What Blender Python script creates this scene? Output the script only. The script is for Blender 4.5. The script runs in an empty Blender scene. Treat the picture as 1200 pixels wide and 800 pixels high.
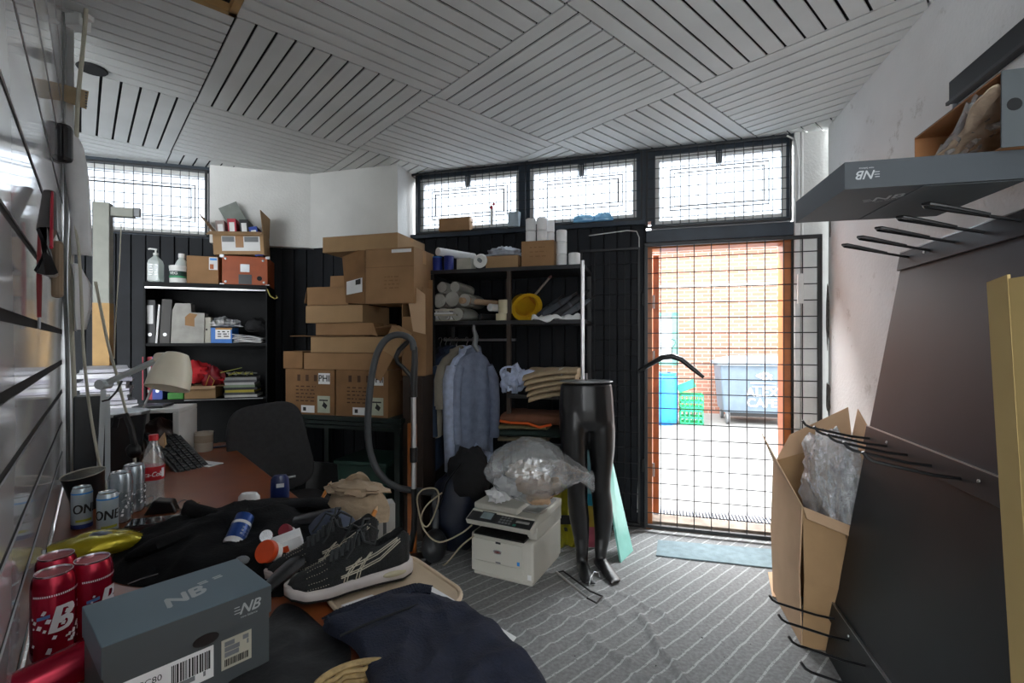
import bpy, bmesh, math, random
from mathutils import Vector, Matrix, noise
sc = bpy.context.scene
col = sc.collection
random.seed(7)
R = math.radians
H = 1.37          # eye height, metres
FPX = 565.0       # focal length in pixels of the 1200x800 frame
# ------------------------------------------------------------------ camera, sky, sun, exposure
cam = bpy.data.cameras.new('camera'); cam.sensor_width = 36; cam.lens = FPX / 1200 * 36
cam.clip_start = .02
cam_o = bpy.data.objects.new('camera', cam); col.objects.link(cam_o)
cam_o.location = (0, 0, H); cam_o.rotation_euler = (R(90), 0, 0); sc.camera = cam_o
w = bpy.data.worlds.new('sky'); sc.world = w; w.use_nodes = True
bg = w.node_tree.nodes['Background']; bg.inputs[0].default_value = (.93, .97, 1, 1); bg.inputs[1].default_value = 2.5
sun = bpy.data.lights.new('sun', 'SUN'); sun.energy = .25; sun.angle = R(4); sun.color = (1, .95, .88)
sun_o = bpy.data.objects.new('sun', sun); col.objects.link(sun_o); sun_o.rotation_euler = (R(38), 0, R(-25))
vs = sc.view_settings; vs.view_transform = 'Standard'; vs.look = 'None'; vs.gamma = 1; vs.use_curve_mapping = False
vs.exposure = 1.7
# ------------------------------------------------------------------ helpers
class MB:
    def __init__(s): s.v = []; s.f = []; s.mi = []; s.m = 0
    def add(s, vs, fs, M=None):
        o = len(s.v)
        s.v += [(M @ Vector(p)) if M else Vector(p) for p in vs]
        for f in fs: s.f.append([i + o for i in f]); s.mi.append(s.m)
        return s
    def box(s, x0, x1, y0, y1, z0, z1, M=None):
        return s.add([(x0,y0,z0),(x1,y0,z0),(x1,y1,z0),(x0,y1,z0),(x0,y0,z1),(x1,y0,z1),(x1,y1,z1),(x0,y1,z1)],
              [(0,3,2,1),(4,5,6,7),(0,1,5,4),(1,2,6,5),(2,3,7,6),(3,0,4,7)], M)
    def prism(s, poly, z0, z1, M=None):
        n = len(poly)
        return s.add([(p[0],p[1],z0) for p in poly] + [(p[0],p[1],z1) for p in poly],
              [list(range(n))[::-1], list(range(n,2*n))] + [(i,(i+1)%n,n+(i+1)%n,n+i) for i in range(n)], M)
    def tube(s, pts, r, n=8, M=None, flat=1.0, closed=False):
        pts = [Vector(p) for p in pts]; k = len(pts)
        rr = r if isinstance(r, (list, tuple)) else [r]*k
        vs = []; up = None
        for i, p in enumerate(pts):
            a = pts[(i-1) % k] if (closed or i) else p; b = pts[(i+1) % k] if (closed or i < k-1) else p
            t = (b-a).normalized() if (b-a).length > 1e-9 else Vector((0,0,1))
            if up is None: up = Vector((0,0,1)) if abs(t.z) < .9 else Vector((1,0,0))
            x = t.cross(up)
            if x.length < 1e-6: x = t.orthogonal()
            x.normalize(); y = x.cross(t).normalized(); up = y
            for j in range(n):
                q = 2*math.pi*j/n
                vs.append(p + x*math.cos(q)*rr[i] + y*math.sin(q)*rr[i]*flat)
        fs = []
        for i in range(k if closed else k-1):
            i2 = (i+1) % k
            for j in range(n): fs.append((i*n+j, i2*n+j, i2*n+(j+1)%n, i*n+(j+1)%n))
        if not closed: fs += [list(range(n)), list(range((k-1)*n, k*n))[::-1]]
        return s.add(vs, fs, M)
    def lathe(s, prof, n=24, M=None, sx=1, sy=1):
        vs = [(r*math.cos(2*math.pi*j/n)*sx, r*math.sin(2*math.pi*j/n)*sy, z) for r, z in prof for j in range(n)]
        fs = [(i*n+j, i*n+(j+1)%n, (i+1)*n+(j+1)%n, (i+1)*n+j) for i in range(len(prof)-1) for j in range(n)]
        if prof[0][0] > 1e-5: fs.append(list(range(n))[::-1])
        if prof[-1][0] > 1e-5: fs.append([(len(prof)-1)*n+j for j in range(n)])
        return s.add(vs, fs, M)
    def grid(s, fn, nu, nv, M=None, closeu=False):
        vs = [fn(i/(nu if closeu else nu-1), j/(nv-1)) for j in range(nv) for i in range(nu)]
        fs = [(j*nu+i, j*nu+(i+1)%nu, (j+1)*nu+(i+1)%nu, (j+1)*nu+i) for j in range(nv-1) for i in range(nu if closeu else nu-1)]
        return s.add(vs, fs, M)
def spath(pts, k=5):      # smooth path through points
    P = [Vector(p) for p in pts]; out = []
    for i in range(len(P)-1):
        p0, p1, p2, p3 = P[max(0,i-1)], P[i], P[i+1], P[min(len(P)-1,i+2)]
        for j in range(k):
            f = j/k; out.append(.5*((2*p1)+(p2-p0)*f+(2*p0-5*p1+4*p2-p3)*f*f+(3*p1-p0-3*p2+p3)*f**3))
    return out+[P[-1]]
def mesh(mb, name, mats, smooth=False, ang=40):
    me = bpy.data.meshes.new(name)
    me.from_pydata([tuple(p) for p in mb.v], [], mb.f)
    for m in (mats if isinstance(mats, (list, tuple)) else [mats]): me.materials.append(m)
    if any(mb.mi): me.polygons.foreach_set('material_index', mb.mi)
    if smooth: me.shade_smooth(); me.set_sharp_from_angle(angle=R(ang))
    me.update(); return me
def obj(name, mb, mats, parent=None, loc=(0,0,0), rz=0, smooth=False, bevel=0, solid=0, sub=0, rot=None, ang=40):
    me = mb if isinstance(mb, bpy.types.Mesh) else mesh(mb, name, mats, smooth, ang)
    o = bpy.data.objects.new(name, me); col.objects.link(o)
    o.location = loc; o.rotation_euler = rot if rot else (0, 0, rz)
    if parent: o.parent = parent
    if solid:
        m = o.modifiers.new('s', 'SOLIDIFY'); m.thickness = solid; m.offset = 0
    if sub:
        m = o.modifiers.new('d', 'SUBSURF'); m.levels = m.render_levels = sub
    if bevel:
        m = o.modifiers.new('b', 'BEVEL'); m.width = bevel; m.segments = 2; m.limit_method = 'ANGLE'; m.angle_limit = R(50)
    return o
def tag(o, label, cat, group=None, kind=None):
    o['label'] = label; o['category'] = cat
    if group: o['group'] = group
    if kind: o['kind'] = kind
    return o
def struct(name, mb, m, label, parent=None, **k):
    o = obj(name, mb, m, parent, **k)
    if not parent: o['kind'] = 'structure'; o['label'] = label; o['category'] = name.split('_')[0]
    return o
def sempty(name, label, loc=(0,0,0), rz=0):
    o = bpy.data.objects.new(name, None); col.objects.link(o); o.location = loc; o.rotation_euler = (0,0,rz)
    o['kind'] = 'structure'; o['label'] = label; o['category'] = name.split('_')[0]; return o
def thing(name, label, cat, loc=(0,0,0), rz=0, group=None, rot=None):
    o = bpy.data.objects.new(name, None); col.objects.link(o); o.location = loc
    o.rotation_euler = rot if rot else (0,0,rz); o.empty_display_size = .05
    return tag(o, label, cat, group)
def single(name, mb, m, label, cat, loc=(0,0,0), rz=0, group=None, **k):
    return tag(obj(name, mb, m, None, loc, rz, **k), label, cat, group)
def L(c):   # '#rrggbb' -> linear
    if not isinstance(c, str): return tuple(c)
    v = [int(c[i:i+2], 16)/255 for i in (1,3,5)]
    return tuple(x/12.92 if x <= .04045 else ((x+.055)/1.055)**2.4 for x in v)
def mat(name, c, rough=.55, metal=0, var=.12, scale=14, bump=0, bscale=None, coat=0, spec=.5, c2=None, trans=0, emit=0):
    m = bpy.data.materials.new(name); m.use_nodes = True; nt = m.node_tree; N = nt.nodes; b = N['Principled BSDF']
    c = L(c); d = L(c2) if c2 else tuple(x*(1-var*2) for x in c)
    tc = N.new('ShaderNodeTexCoord'); nz = N.new('ShaderNodeTexNoise'); nz.inputs['Scale'].default_value = scale; nz.inputs['Detail'].default_value = 5
    nt.links.new(tc.outputs['Object'], nz.inputs['Vector'])
    cr = N.new('ShaderNodeValToRGB'); cr.color_ramp.elements[0].position = .3; cr.color_ramp.elements[1].position = .65
    cr.color_ramp.elements[0].color = (*d, 1); cr.color_ramp.elements[1].color = (*c, 1)
    nt.links.new(nz.outputs['Fac'], cr.inputs[0]); nt.links.new(cr.outputs[0], b.inputs['Base Color'])
    b.inputs['Roughness'].default_value = rough; b.inputs['Metallic'].default_value = metal
    b.inputs['Specular IOR Level'].default_value = spec; b.inputs['Coat Weight'].default_value = coat
    b.inputs['Coat Roughness'].default_value = .08
    if bump:
        n2 = N.new('ShaderNodeTexNoise'); n2.inputs['Scale'].default_value = bscale or scale*4; n2.inputs['Detail'].default_value = 6
        nt.links.new(tc.outputs['Object'], n2.inputs['Vector'])
        bp = N.new('ShaderNodeBump'); bp.inputs['Strength'].default_value = bump; bp.inputs['Distance'].default_value = .01
        nt.links.new(n2.outputs['Fac'], bp.inputs['Height']); nt.links.new(bp.outputs[0], b.inputs['Normal'])
    return m
def clearmat(name, tint=(1,1,1), transp=.7, gloss=.1, rough=.08, diff=(.9,.9,.9), bump=0, bscale=30, translucent=False):
    m = bpy.data.materials.new(name); m.use_nodes = True; nt = m.node_tree; N = nt.nodes
    for n in list(N):
        if n.type == 'BSDF_PRINCIPLED': N.remove(n)
    out = N['Material Output']
    t = N.new('ShaderNodeBsdfTransparent'); t.inputs[0].default_value = (*tint, 1)
    g = N.new('ShaderNodeBsdfGlossy'); g.inputs['Roughness'].default_value = rough
    d = N.new('ShaderNodeBsdfTranslucent' if translucent else 'ShaderNodeBsdfDiffuse'); d.inputs[0].default_value = (*diff, 1)
    m1 = N.new('ShaderNodeMixShader'); m2 = N.new('ShaderNodeMixShader')
    m1.inputs[0].default_value = transp; nt.links.new(d.outputs[0], m1.inputs[1]); nt.links.new(t.outputs[0], m1.inputs[2])
    m2.inputs[0].default_value = gloss; nt.links.new(m1.outputs[0], m2.inputs[1]); nt.links.new(g.outputs[0], m2.inputs[2])
    nt.links.new(m2.outputs[0], out.inputs[0])
    if bump:
        tc = N.new('ShaderNodeTexCoord'); nz = N.new('ShaderNodeTexNoise'); nz.inputs['Scale'].default_value = bscale; nz.inputs['Detail'].default_value = 4
        nz.inputs['Distortion'].default_value = 1.5
        bp = N.new('ShaderNodeBump'); bp.inputs['Strength'].default_value = bump; bp.inputs['Distance'].default_value = .02
        nt.links.new(tc.outputs['Object'], nz.inputs['Vector']); nt.links.new(nz.outputs['Fac'], bp.inputs['Height'])
        nt.links.new(bp.outputs[0], g.inputs['Normal']); nt.links.new(bp.outputs[0], d.inputs['Normal'])
    return m
_tc = {}
def textmesh(body, size=1, ext=.0, font_shear=0, cut=0):
    k = (body, size, ext, font_shear, cut)
    if k in _tc: return _tc[k]
    cu = bpy.data.curves.new('t', 'FONT'); cu.body = body; cu.size = size; cu.extrude = ext; cu.align_x = 'CENTER'; cu.align_y = 'CENTER'
    cu.shear = font_shear; cu.resolution_u = 3
    to = bpy.data.objects.new('t', cu); me = bpy.data.meshes.new_from_object(to)
    bm = bmesh.new(); bm.from_mesh(me)
    if cut:
        bmesh.ops.triangulate(bm, faces=bm.faces)
        xs = [v.co.x for v in bm.verts]; x = min(xs)
        while x < max(xs):
            bmesh.ops.bisect_plane(bm, geom=bm.verts[:]+bm.edges[:]+bm.faces[:], plane_co=(x,0,0), plane_no=(1,0,0)); x += cut
    bm.verts.index_update()
    r = ([v.co.copy() for v in bm.verts], [[v.index for v in f.verts] for f in bm.faces])
    bm.free(); bpy.data.objects.remove(to); bpy.data.curves.remove(cu); bpy.data.meshes.remove(me)
    _tc[k] = r; return r
def text_mb(body, size, M=None, bold=0, shear=0, mb=None):
    v, f = textmesh(body, size, 0, shear); mb = mb or MB()
    if bold:
        for dx, dz in ((-bold,0),(bold,0),(0,bold),(0,-bold)): mb.add([(p.x+dx, p.y+dz, 4e-5*(1+abs(dx)*3+dz*2+ (dx>0)*2+(dz>0)*3)) for p in v], f, M)
    return mb.add([(p.x,p.y,3e-4 if bold else 0) for p in v], f, M)
UPR = Matrix.Rotation(R(90), 4, 'X')     # xy-plane -> upright facing -y
def up(x, y, z, rz=0): return Matrix.Translation((x,y,z)) @ Matrix.Rotation(rz, 4, 'Z') @ UPR
def wraptext(mb, body, size, rad, a0, z, bold=0, shear=0, sy=1):
    v, f = textmesh(body, size, 0, shear, .004)
    for dx in ((-bold, bold, 0) if bold else (0,)):
        mb.add([((rad)*math.sin((p.x+dx)/rad+a0), -(rad)*math.cos((p.x+dx)/rad+a0), z+p.y*sy) for p in v], f)
    return mb
# picture -> place
def ray(x, y): return Vector(((x-600)/FPX, 1, (400-y)/FPX))
def at(x, y, Y): return Vector((0,0,H)) + ray(x, y)*Y
def atz(x, y, z):
    r = ray(x, y); return Vector((0,0,H)) + r*((z-H)/r.z)
class Fr:
    def __init__(s, o, ang):
        s.o = Vector((o[0], o[1], 0)); s.a = ang; s.ex = Vector((math.cos(ang), math.sin(ang), 0)); s.ey = Vector((-math.sin(ang), math.cos(ang), 0))
    def W(s, x, y, z=0): return s.o + s.ex*x + s.ey*y + Vector((0,0,z))
    def inv(s, p): d = Vector(p)-s.o; return Vector((d.dot(s.ex), d.dot(s.ey), p[2]))
    def px(s, x, y, c):       # local point where the pixel's ray meets the plane local-y = c
        r = ray(x, y); Y = (c + s.o.dot(s.ey)) / (r.dot(s.ey)); return s.inv(Vector((0,0,H)) + r*Y)
Y0 = FPX*H/231
FD = Fr((240/FPX*Y0, Y0), R(-15.93))               # wall with the door and transoms: x right, y out of the room
CE = H + 236/FPX*Y0                                # ceiling height
def ceil_pt(x, y): return atz(x, y, CE)
a_, b_ = ceil_pt(110, 185), ceil_pt(250, 198)
FL = Fr((b_.x, b_.y), math.atan2(b_.y-a_.y, b_.x-a_.x))   # wall with the left window
FR = Fr((0, 0), R(-105.93))                        # right-hand wall: x towards the camera, y into the wall
FP = Fr((0, 0), R(130.8))                          # panelled partition: x away from camera, y into the panel
DZ = .76                                           # desk height
def window_fill(name, fr, x, y, z, sx, sz, power, tilt):
    l = bpy.data.lights.new(name, 'AREA'); l.shape = 'RECTANGLE'; l.size = sx; l.size_y = sz; l.energy = power; l.color = (.93,.97,1)
    o = bpy.data.objects.new(name, l); col.objects.link(o); o.location = fr.W(x, y, z); o.rotation_euler = (-R(90-tilt), 0, fr.a); return o
window_fill('transom_fill', FD, -.65, .95, CE+.75, 3.4, .9, 230, 48)      # added lamp above the transoms, boosting the sky light indoors
window_fill('left_window_fill', FL, -1.2, .95, CE+.75, 2.6, .9, 110, 48)  # second added lamp, above the left window, to brighten the room
def dk(x, y, z=DZ): return atz(x, y, z)
# ------------------------------------------------------------------ materials
m_wall = mat('white_plaster', (.72,.72,.70), .8, var=.07, scale=3, bump=.25, bscale=60)
m_slat = mat('ceiling_paint', (.62,.63,.62), .6, var=.06, scale=3)
m_black = mat('matt_black', (.006,.006,.007), .8, var=.1)
m_board = mat('dark_boarding', (.009,.011,.015), .55, var=.2, scale=5, bump=.12, spec=.2)
m_navy = mat('dark_blue_frame_paint', (.022,.036,.055), .45, var=.2, scale=6)
m_iron = mat('black_iron', (.012,.013,.015), .45, var=.2)
m_wood = mat('varnished_orange_wood', '#b5682f', .4, var=.2, scale=8)
m_desk = mat('cherry_desk_laminate', '#8a4a26', .28, var=.18, scale=5, c2='#6e351c')
m_card = mat('cardboard', '#a98862', .85, var=.10, scale=5, bump=.06)
m_card2 = mat('brown_cardboard', '#9c7752', .85, var=.12, scale=5, bump=.06)
m_card3 = mat('dark_cardboard', '#8b6642', .85, var=.14, scale=6, bump=.06)
m_cardp = mat('pale_cardboard', '#c8a786', .85, var=.08, scale=4)
m_tape = mat('brown_tape', '#a97d52', .3, var=.06)
m_white = mat('white_plastic', (.78,.78,.76), .35, var=.05)
m_paper = mat('paper', (.80,.80,.80), .8, var=.06, scale=8)
m_print = mat('black_print', (.015,.015,.015), .7, var=.1)
m_grey = mat('grey_plastic', (.18,.19,.20), .45, var=.1)
m_dgrey = mat('charcoal_plastic', (.03,.032,.035), .4, var=.15)
m_blk = mat('black_plastic', (.010,.010,.011), .3, var=.15)
m_alu = mat('aluminium', (.70,.71,.72), .28, 1, var=.06)
m_steel = mat('dull_steel', (.42,.43,.44), .4, 1, var=.1)
m_glass = clearmat('window_glass', (.96,.98,1), .93, .05, .02)
m_frost = clearmat('patterned_glass', (.46,.48,.50), .75, .03, .1, (.5,.52,.55), translucent=True)
m_blackcloth = mat('black_cloth', (.010,.010,.012), .85, var=.25, scale=30, bump=.3, bscale=90)
m_navycloth = mat('navy_cloth', '#12182a', .85, var=.2, scale=30, bump=.35, bscale=160)
# ================================================================== THE SETTING
CW = .06                                           # wall face in the door-wall frame
xPL = FD.px(482, 300, CW).x                        # where the window wall starts beside the pier
PIER = -.20
xP1 = FD.px(466, 300, PIER).x
WL = -.10
c1 = FL.px(370, 300, WL); xP0 = FD.inv(FL.W(c1.x, WL)).x
xDoorL = FD.px(757, 300, CW).x; xDoorR = FD.px(931, 300, CW).x
PCc = .03
cor = FD.px(968, 300, PCc); YR = FR.inv(FD.W(cor.x, PCc)).y      # right wall plane
zS = FD.px(600, 271, CW).z                         # transom sill
zT = FD.px(840, 266, CW).z                         # transom bottom above door
zH = FD.px(840, 283, CW).z                         # door head underside
zBL = FL.px(190, 277, 0).z
def clip(poly, planes):
    for (px_, py_, nx, ny) in planes:
        out = []
        for i in range(len(poly)):
            p, q = poly[i], poly[(i+1) % len(poly)]
            dp = (p[0]-px_)*nx + (p[1]-py_)*ny; dq = (q[0]-px_)*nx + (q[1]-py_)*ny
            if dp <= 0: out.append(p)
            if (dp < 0 < dq) or (dq < 0 < dp):
                t = dp/(dp-dq); out.append((p[0]+(q[0]-p[0])*t, p[1]+(q[1]-p[1])*t))
        poly = out
        if len(poly) < 3: return []
    return poly
pl = FL.W(0, .06); pd = FD.W(0, CW+.04); pr = FR.W(0, YR+.04)
PLANES = [(pl.x, pl.y, FL.ey.x, FL.ey.y), (pd.x, pd.y, FD.ey.x, FD.ey.y), (pr.x, pr.y, FR.ey.x, FR.ey.y), (0,-3.2,0,-1), (-4.9,0,-1,0)]
CPL = PLANES[:3] + [(0,-.6,0,-1), (-4.9,0,-1,0)]      # ceiling left open just behind the camera so sky light enters the room
# ---- ceiling of square slatted panels laid basket-weave
Ja = ceil_pt(663, 5); J = Vector((Ja.x, Ja.y)); PA = R(41.8); ca = Vector((math.cos(PA), math.sin(PA))); cb = Vector((-ca.y, ca.x))
PS = (ceil_pt(510, 113) - Ja).length
poly = clip([(-6,-4),(6,-4),(6,8),(-6,8)], CPL)
ceiling = struct('ceiling', MB().prism(poly, CE+.03, CE+.10), m_black, 'white slatted panel ceiling laid in a basket-weave pattern')
NS = 12; sw = PS/NS; cnt = 0
for i in range(-5, 5):
    for j in range(-5, 6):
        if (i, j) == (-2, 0): continue
        for k in range(NS):
            lo, hi = k*sw+.0065, (k+1)*sw-.0065
            cs = [(lo,.003),(hi,.003),(hi,PS-.003),(lo,PS-.003)] if (i+j) % 2 == 0 else [(.003,lo),(PS-.003,lo),(PS-.003,hi),(.003,hi)]
            q = [tuple(J + ca*(i*PS+u) + cb*(j*PS+v)) for u, v in cs]
            # skip what cannot be seen: behind the camera or far to the side
            cx = sum(p[0] for p in q)/4; cy = sum(p[1] for p in q)/4
            if cy < .6 or abs(cx)/max(cy,.1) > 1.5: continue
            q = clip(q, PLANES)
            if len(q) < 3: continue
            c0 = Vector((sum(p[0] for p in q)/len(q), sum(p[1] for p in q)/len(q)))
            obj('slat', MB().prism([(p[0]-c0.x, p[1]-c0.y) for p in q], 0, .008), m_slat, ceiling, (c0.x, c0.y, CE + random.uniform(0,.0015))); cnt += 1
            if (i, j) == (2, 1): pass
print('slats', cnt)
poly2 = clip([(-6,-4),(6,-4),(6,.9),(-6,.9)], CPL)
obj('ceiling_board', MB().prism(poly2, CE+.001, CE+.016), m_slat, ceiling)
# opening where one panel is missing, framed with raw battens
m_raw = mat('raw_batten_wood', '#b9925c', .7, var=.2, scale=10)
hp = lambda u, v: J + ca*(-2*PS+u) + cb*(v)
for (u0, u1, v0, v1) in ((0,PS,PS-.03,PS),(PS-.03,PS,0,PS),(0,PS,0,.03),(0,.03,0,PS)):
    q = [tuple(hp(u,v)) for u, v in ((u0,v0),(u1,v0),(u1,v1),(u0,v1))]
    obj('batten', MB().prism(q, CE-.005, CE+.05), m_raw, ceiling)
q0 = hp(PS*.80, PS*.9)
obj('smoke_vent', MB().lathe([(.001,-.004),(.06,-.004),(.065,.002),(.06,.01)], 20), m_black, ceiling, (*ceil_pt(108, 80).xy, CE-.006))
# ---- floor: worn grey carpet with pale lines, wrinkled and torn
m_floor = bpy.data.materials.new('striped_carpet'); m_floor.use_nodes = True
nt = m_floor.node_tree; N = nt.nodes; b = N['Principled BSDF']; b.inputs['Roughness'].default_value = .9; b.inputs['Specular IOR Level'].default_value = .25
tc = N.new('ShaderNodeTexCoord'); dp = N.new('ShaderNodeVectorMath'); dp.operation = 'DOT_PRODUCT'; dp.inputs[1].default_value = (cb.x/.072, cb.y/.072, 0)
nt.links.new(tc.outputs['Object'], dp.inputs[0])
def mth(op, a, v=None, l2=None):
    n = N.new('ShaderNodeMath'); n.operation = op; nt.links.new(a, n.inputs[0])
    if l2: nt.links.new(l2, n.inputs[1])
    elif v is not None: n.inputs[1].default_value = v
    return n.outputs[0]
def nz(sc_, det=5):
    n = N.new('ShaderNodeTexNoise'); n.inputs['Scale'].default_value = sc_; n.inputs['Detail'].default_value = det; nt.links.new(tc.outputs['Object'], n.inputs['Vector']); return n.outputs['Fac']
line = mth('LESS_THAN', mth('FRACT', mth('ADD', dp.outputs['Value'], 0, mth('MULTIPLY', nz(9), .25))), .13)
wear = mth('MULTIPLY', line, 0, mth('GREATER_THAN', nz(110, 2), .40))
r1 = N.new('ShaderNodeValToRGB'); r1.color_ramp.elements[0].color = (.19,.193,.192,1); r1.color_ramp.elements[1].color = (.27,.275,.275,1)
r1.color_ramp.elements[0].position = .35; r1.color_ramp.elements[1].position = .68
nt.links.new(nz(60, 8), r1.inputs[0])
mx = N.new('ShaderNodeMixRGB'); mx.inputs[2].default_value = (.50,.51,.51,1); nt.links.new(r1.outputs[0], mx.inputs[1]); nt.links.new(mth('MULTIPLY', wear, .7), mx.inputs[0])
sp = mth('GREATER_THAN', nz(45, 3), .735); m3 = N.new('ShaderNodeMixRGB'); m3.inputs[2].default_value = (.02,.02,.02,1)
nt.links.new(sp, m3.inputs[0]); nt.links.new(mx.outputs[0], m3.inputs[1]); nt.links.new(m3.outputs[0], b.inputs['Base Color'])
bp = N.new('ShaderNodeBump'); bp.inputs['Strength'].default_value = .5; bp.inputs['Distance'].default_value = .006
nt.links.new(nz(260, 3), bp.inputs['Height']); nt.links.new(bp.outputs[0], b.inputs['Normal'])
fz = lambda *ps: [atz(x, y, 0).xy for x, y in ps]
RID = [(fz((690,693),(722,694),(740,700),(758,712),(776,717),(786,728)), .010, .012),
       (fz((748,720),(760,734),(768,752),(772,762),(790,778),(803,800)), .016, .022),
       (fz((640,702),(668,703),(685,706)), .010, .02), (fz((640,722),(668,726),(692,730)), .012, .03),
       (fz((688,745),(700,757),(716,766),(736,775)), .013, .028), (fz((742,792),(770,795),(795,802)), .012, .02),
       (fz((705,700),(720,712),(728,728)), .007, .02), (fz((560,720),(610,735),(650,760)), .010, .03)]
def segd(p, a, b):
    d = b-a; t = max(0, min(1, (p-a).dot(d)/d.length_squared)); return (p-a-d*t).length
def fh(p):
    h = 0
    for pts, hh, ww in RID:
        dd = min(segd(p, pts[i], pts[i+1]) for i in range(len(pts)-1))
        if dd < ww*4: h = max(h, 1.2*hh*math.exp(-(dd/(ww*.8))**2))
    return h + .003*noise.noise((p.x*4, p.y*4, 0))
def lin(a, b, n): return [a+(b-a)*i/n for i in range(n)]
xs = lin(-5,-.3,12) + lin(-.3,1.6,130) + [1.6,2.2,3]; ys = lin(-3.2,1.55,8) + lin(1.55,3.3,110) + [3.3,3.8,4.4,5.2]
bm = bmesh.new(); vv = [[bm.verts.new((x, y, fh(Vector((x,y))) if -.3<=x<=1.6 and 1.5<y<3.31 else 0)) for x in xs] for y in ys]
for j in range(len(ys)-1):
    for i in range(len(xs)-1): bm.faces.new((vv[j][i], vv[j][i+1], vv[j+1][i+1], vv[j+1][i]))
for (px_, py_, nx, ny) in PLANES:
    bmesh.ops.bisect_plane(bm, geom=bm.verts[:]+bm.edges[:]+bm.faces[:], plane_co=(px_,py_,0), plane_no=(nx,ny,0), clear_outer=True)
me = bpy.data.meshes.new('floor'); bm.to_mesh(me); bm.free(); me.materials.append(m_floor); me.shade_smooth()
floor = struct('floor', me, None, 'worn grey carpet with pale diagonal lines and wrinkles')
# ---- wall_left: boarding, window with grille, plaster
def boards(parent, x0, x1, z0, z1, y, bw=.098, mat_=None):
    n = max(1, round((x1-x0)/bw)); s = (x1-x0)/n
    me_ = mesh(MB().box(.0035, s-.0035, -.012, .006, 0, z1-z0), 'board', mat_ or m_board)
    for k in range(n): obj('board', me_, None, parent, (x0+k*s, y+random.uniform(-.0015,.0015), z0), bevel=.003)
xL0 = -3.4
wl = sempty('wall_left', 'dark boarded wall with white plaster beside the left window', FL.W(0,0), FL.a)
mb = MB(); mb.box(xL0, c1.x+.3, .0, .12, 0, zBL); obj('boarding_back', mb, m_black, wl)
boards(wl, xL0+1.2, c1.x+.02, .08, zBL, -.01)
obj('plaster', MB().box(.0, c1.x+.05, WL, .12, FL.px(300,287,WL).z, CE), m_wall, wl)
obj('plaster', MB().box(xL0, -2.6, .0, .12, zBL, CE+.03), m_wall, wl)
obj('top_rail', MB().box(xL0, .0, -.03, .1, CE-.02, CE+.03), m_navy, wl)
obj('skirting', MB().box(xL0+1.2, c1.x, -.035, -.02, 0, .08), m_navy, wl)
def window(name, label, fr, x0, x1, z0, z1, y, latch=True, pane=m_frost):
    wn = sempty(name, label, fr.W(x0, y), fr.a); ww = x1-x0
    def ring(n, m, i, t, y0, y1, zz=(z0, z1)):
        a, b2 = i, ww-i; c, d = zz[0]+i, zz[1]-i
        mb = MB(); mb.box(a,b2,y0,y1,c,c+t); mb.box(a,b2,y0,y1,d-t,d); mb.box(a,a+t,y0,y1,c+t,d-t); mb.box(b2-t,b2,y0,y1,c+t,d-t)
        return obj(n, mb, m, wn)
    ring('window_frame', m_navy, 0, .03, -.02, .06)
    ring('sash', m_wall, .03, .028, 0, .05)
    obj('pane', MB().box(.058, ww-.058, .02, .026, z0+.058, z1-.058), pane, wn)
    i = .13
    ring('lead_strip', m_iron, i, .006, .012, .018); ring('lead_strip', m_iron, i+.028, .006, .012, .018)
    if latch:
        lt = obj('latch', MB().box(ww/2-.02, ww/2+.02, -.025, .0, z1-.12, z1-.03), m_navy, wn)
        obj('latch_stay', MB().tube([(ww/2-.008,-.02,z1-.15),(ww/2-.008,-.03,z1-.05)], .005), m_steel, lt)
        obj('latch_stay', MB().tube([(ww/2+.008,-.02,z1-.15),(ww/2+.008,-.03,z1-.05)], .005), m_steel, lt)
    return wn
window('window_1', 'wide white-paned window above the bookcase', FL, -2.6, -.0, zBL, CE-.01, .0)
def grille(name, label, fr, x0, x1, z0, z1, y, sx, sz, rad=.0022, fw=.02, cat='grille', mats=None):
    g = thing(name, label, cat, fr.W(x0, y, z0), fr.a); ww, hh = x1-x0, z1-z0
    mm = mats or m_iron
    if fw:
        for (a, b2, c, d) in ((0,ww,0,fw),(0,ww,hh-fw,hh),(0,fw,fw,hh-fw),(ww-fw,ww,fw,hh-fw)):
            obj('frame_bar', MB().box(a, b2, -fw*.6, fw*.6, c, d), mm, g, bevel=.002)
    nv = round(ww/sx); nh = round(hh/sz)
    mv = mesh(MB().tube([(0,0,.002),(0,0,hh-.002)], rad, 5), 'vertical_wire', mm); mh = mesh(MB().tube([(.002,0,0),(ww-.002,0,0)], rad, 5), 'horizontal_wire', mm)
    for k in range(1, nv): obj('vertical_wire', mv, None, g, (ww*k/nv, -rad, 0))
    for k in range(1, nh): obj('horizontal_wire', mh, None, g, (0, rad, hh*k/nh))
    return g
grille('window_grille', 'black wire grille over the window above the bookcase', FL, -2.2, -.03, zBL+.005, CE-.03, -.05, .062, .072, .0028, .016)
# ---- wall_back: white pier between the windows
wb = sempty('wall_back', 'white plaster pier between the two window walls, dark boards below', FD.W(0,0), FD.a)
zPB = FD.px(430, 287, PIER).z
obj('plaster', MB().box(xP0-.03, xP1, PIER, .2, zPB, CE), m_wall, wb)
obj('boarding_back', MB().box(xP0, xP1, PIER+.015, .2, 0, zPB), m_black, wb)
boards(wb, xP0, xP1, .0, zPB, PIER+.01)
obj('pier_side', MB().box(xP1, xP1+.006, PIER+.01, CW, 0, zPB), m_board, wb)
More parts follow.
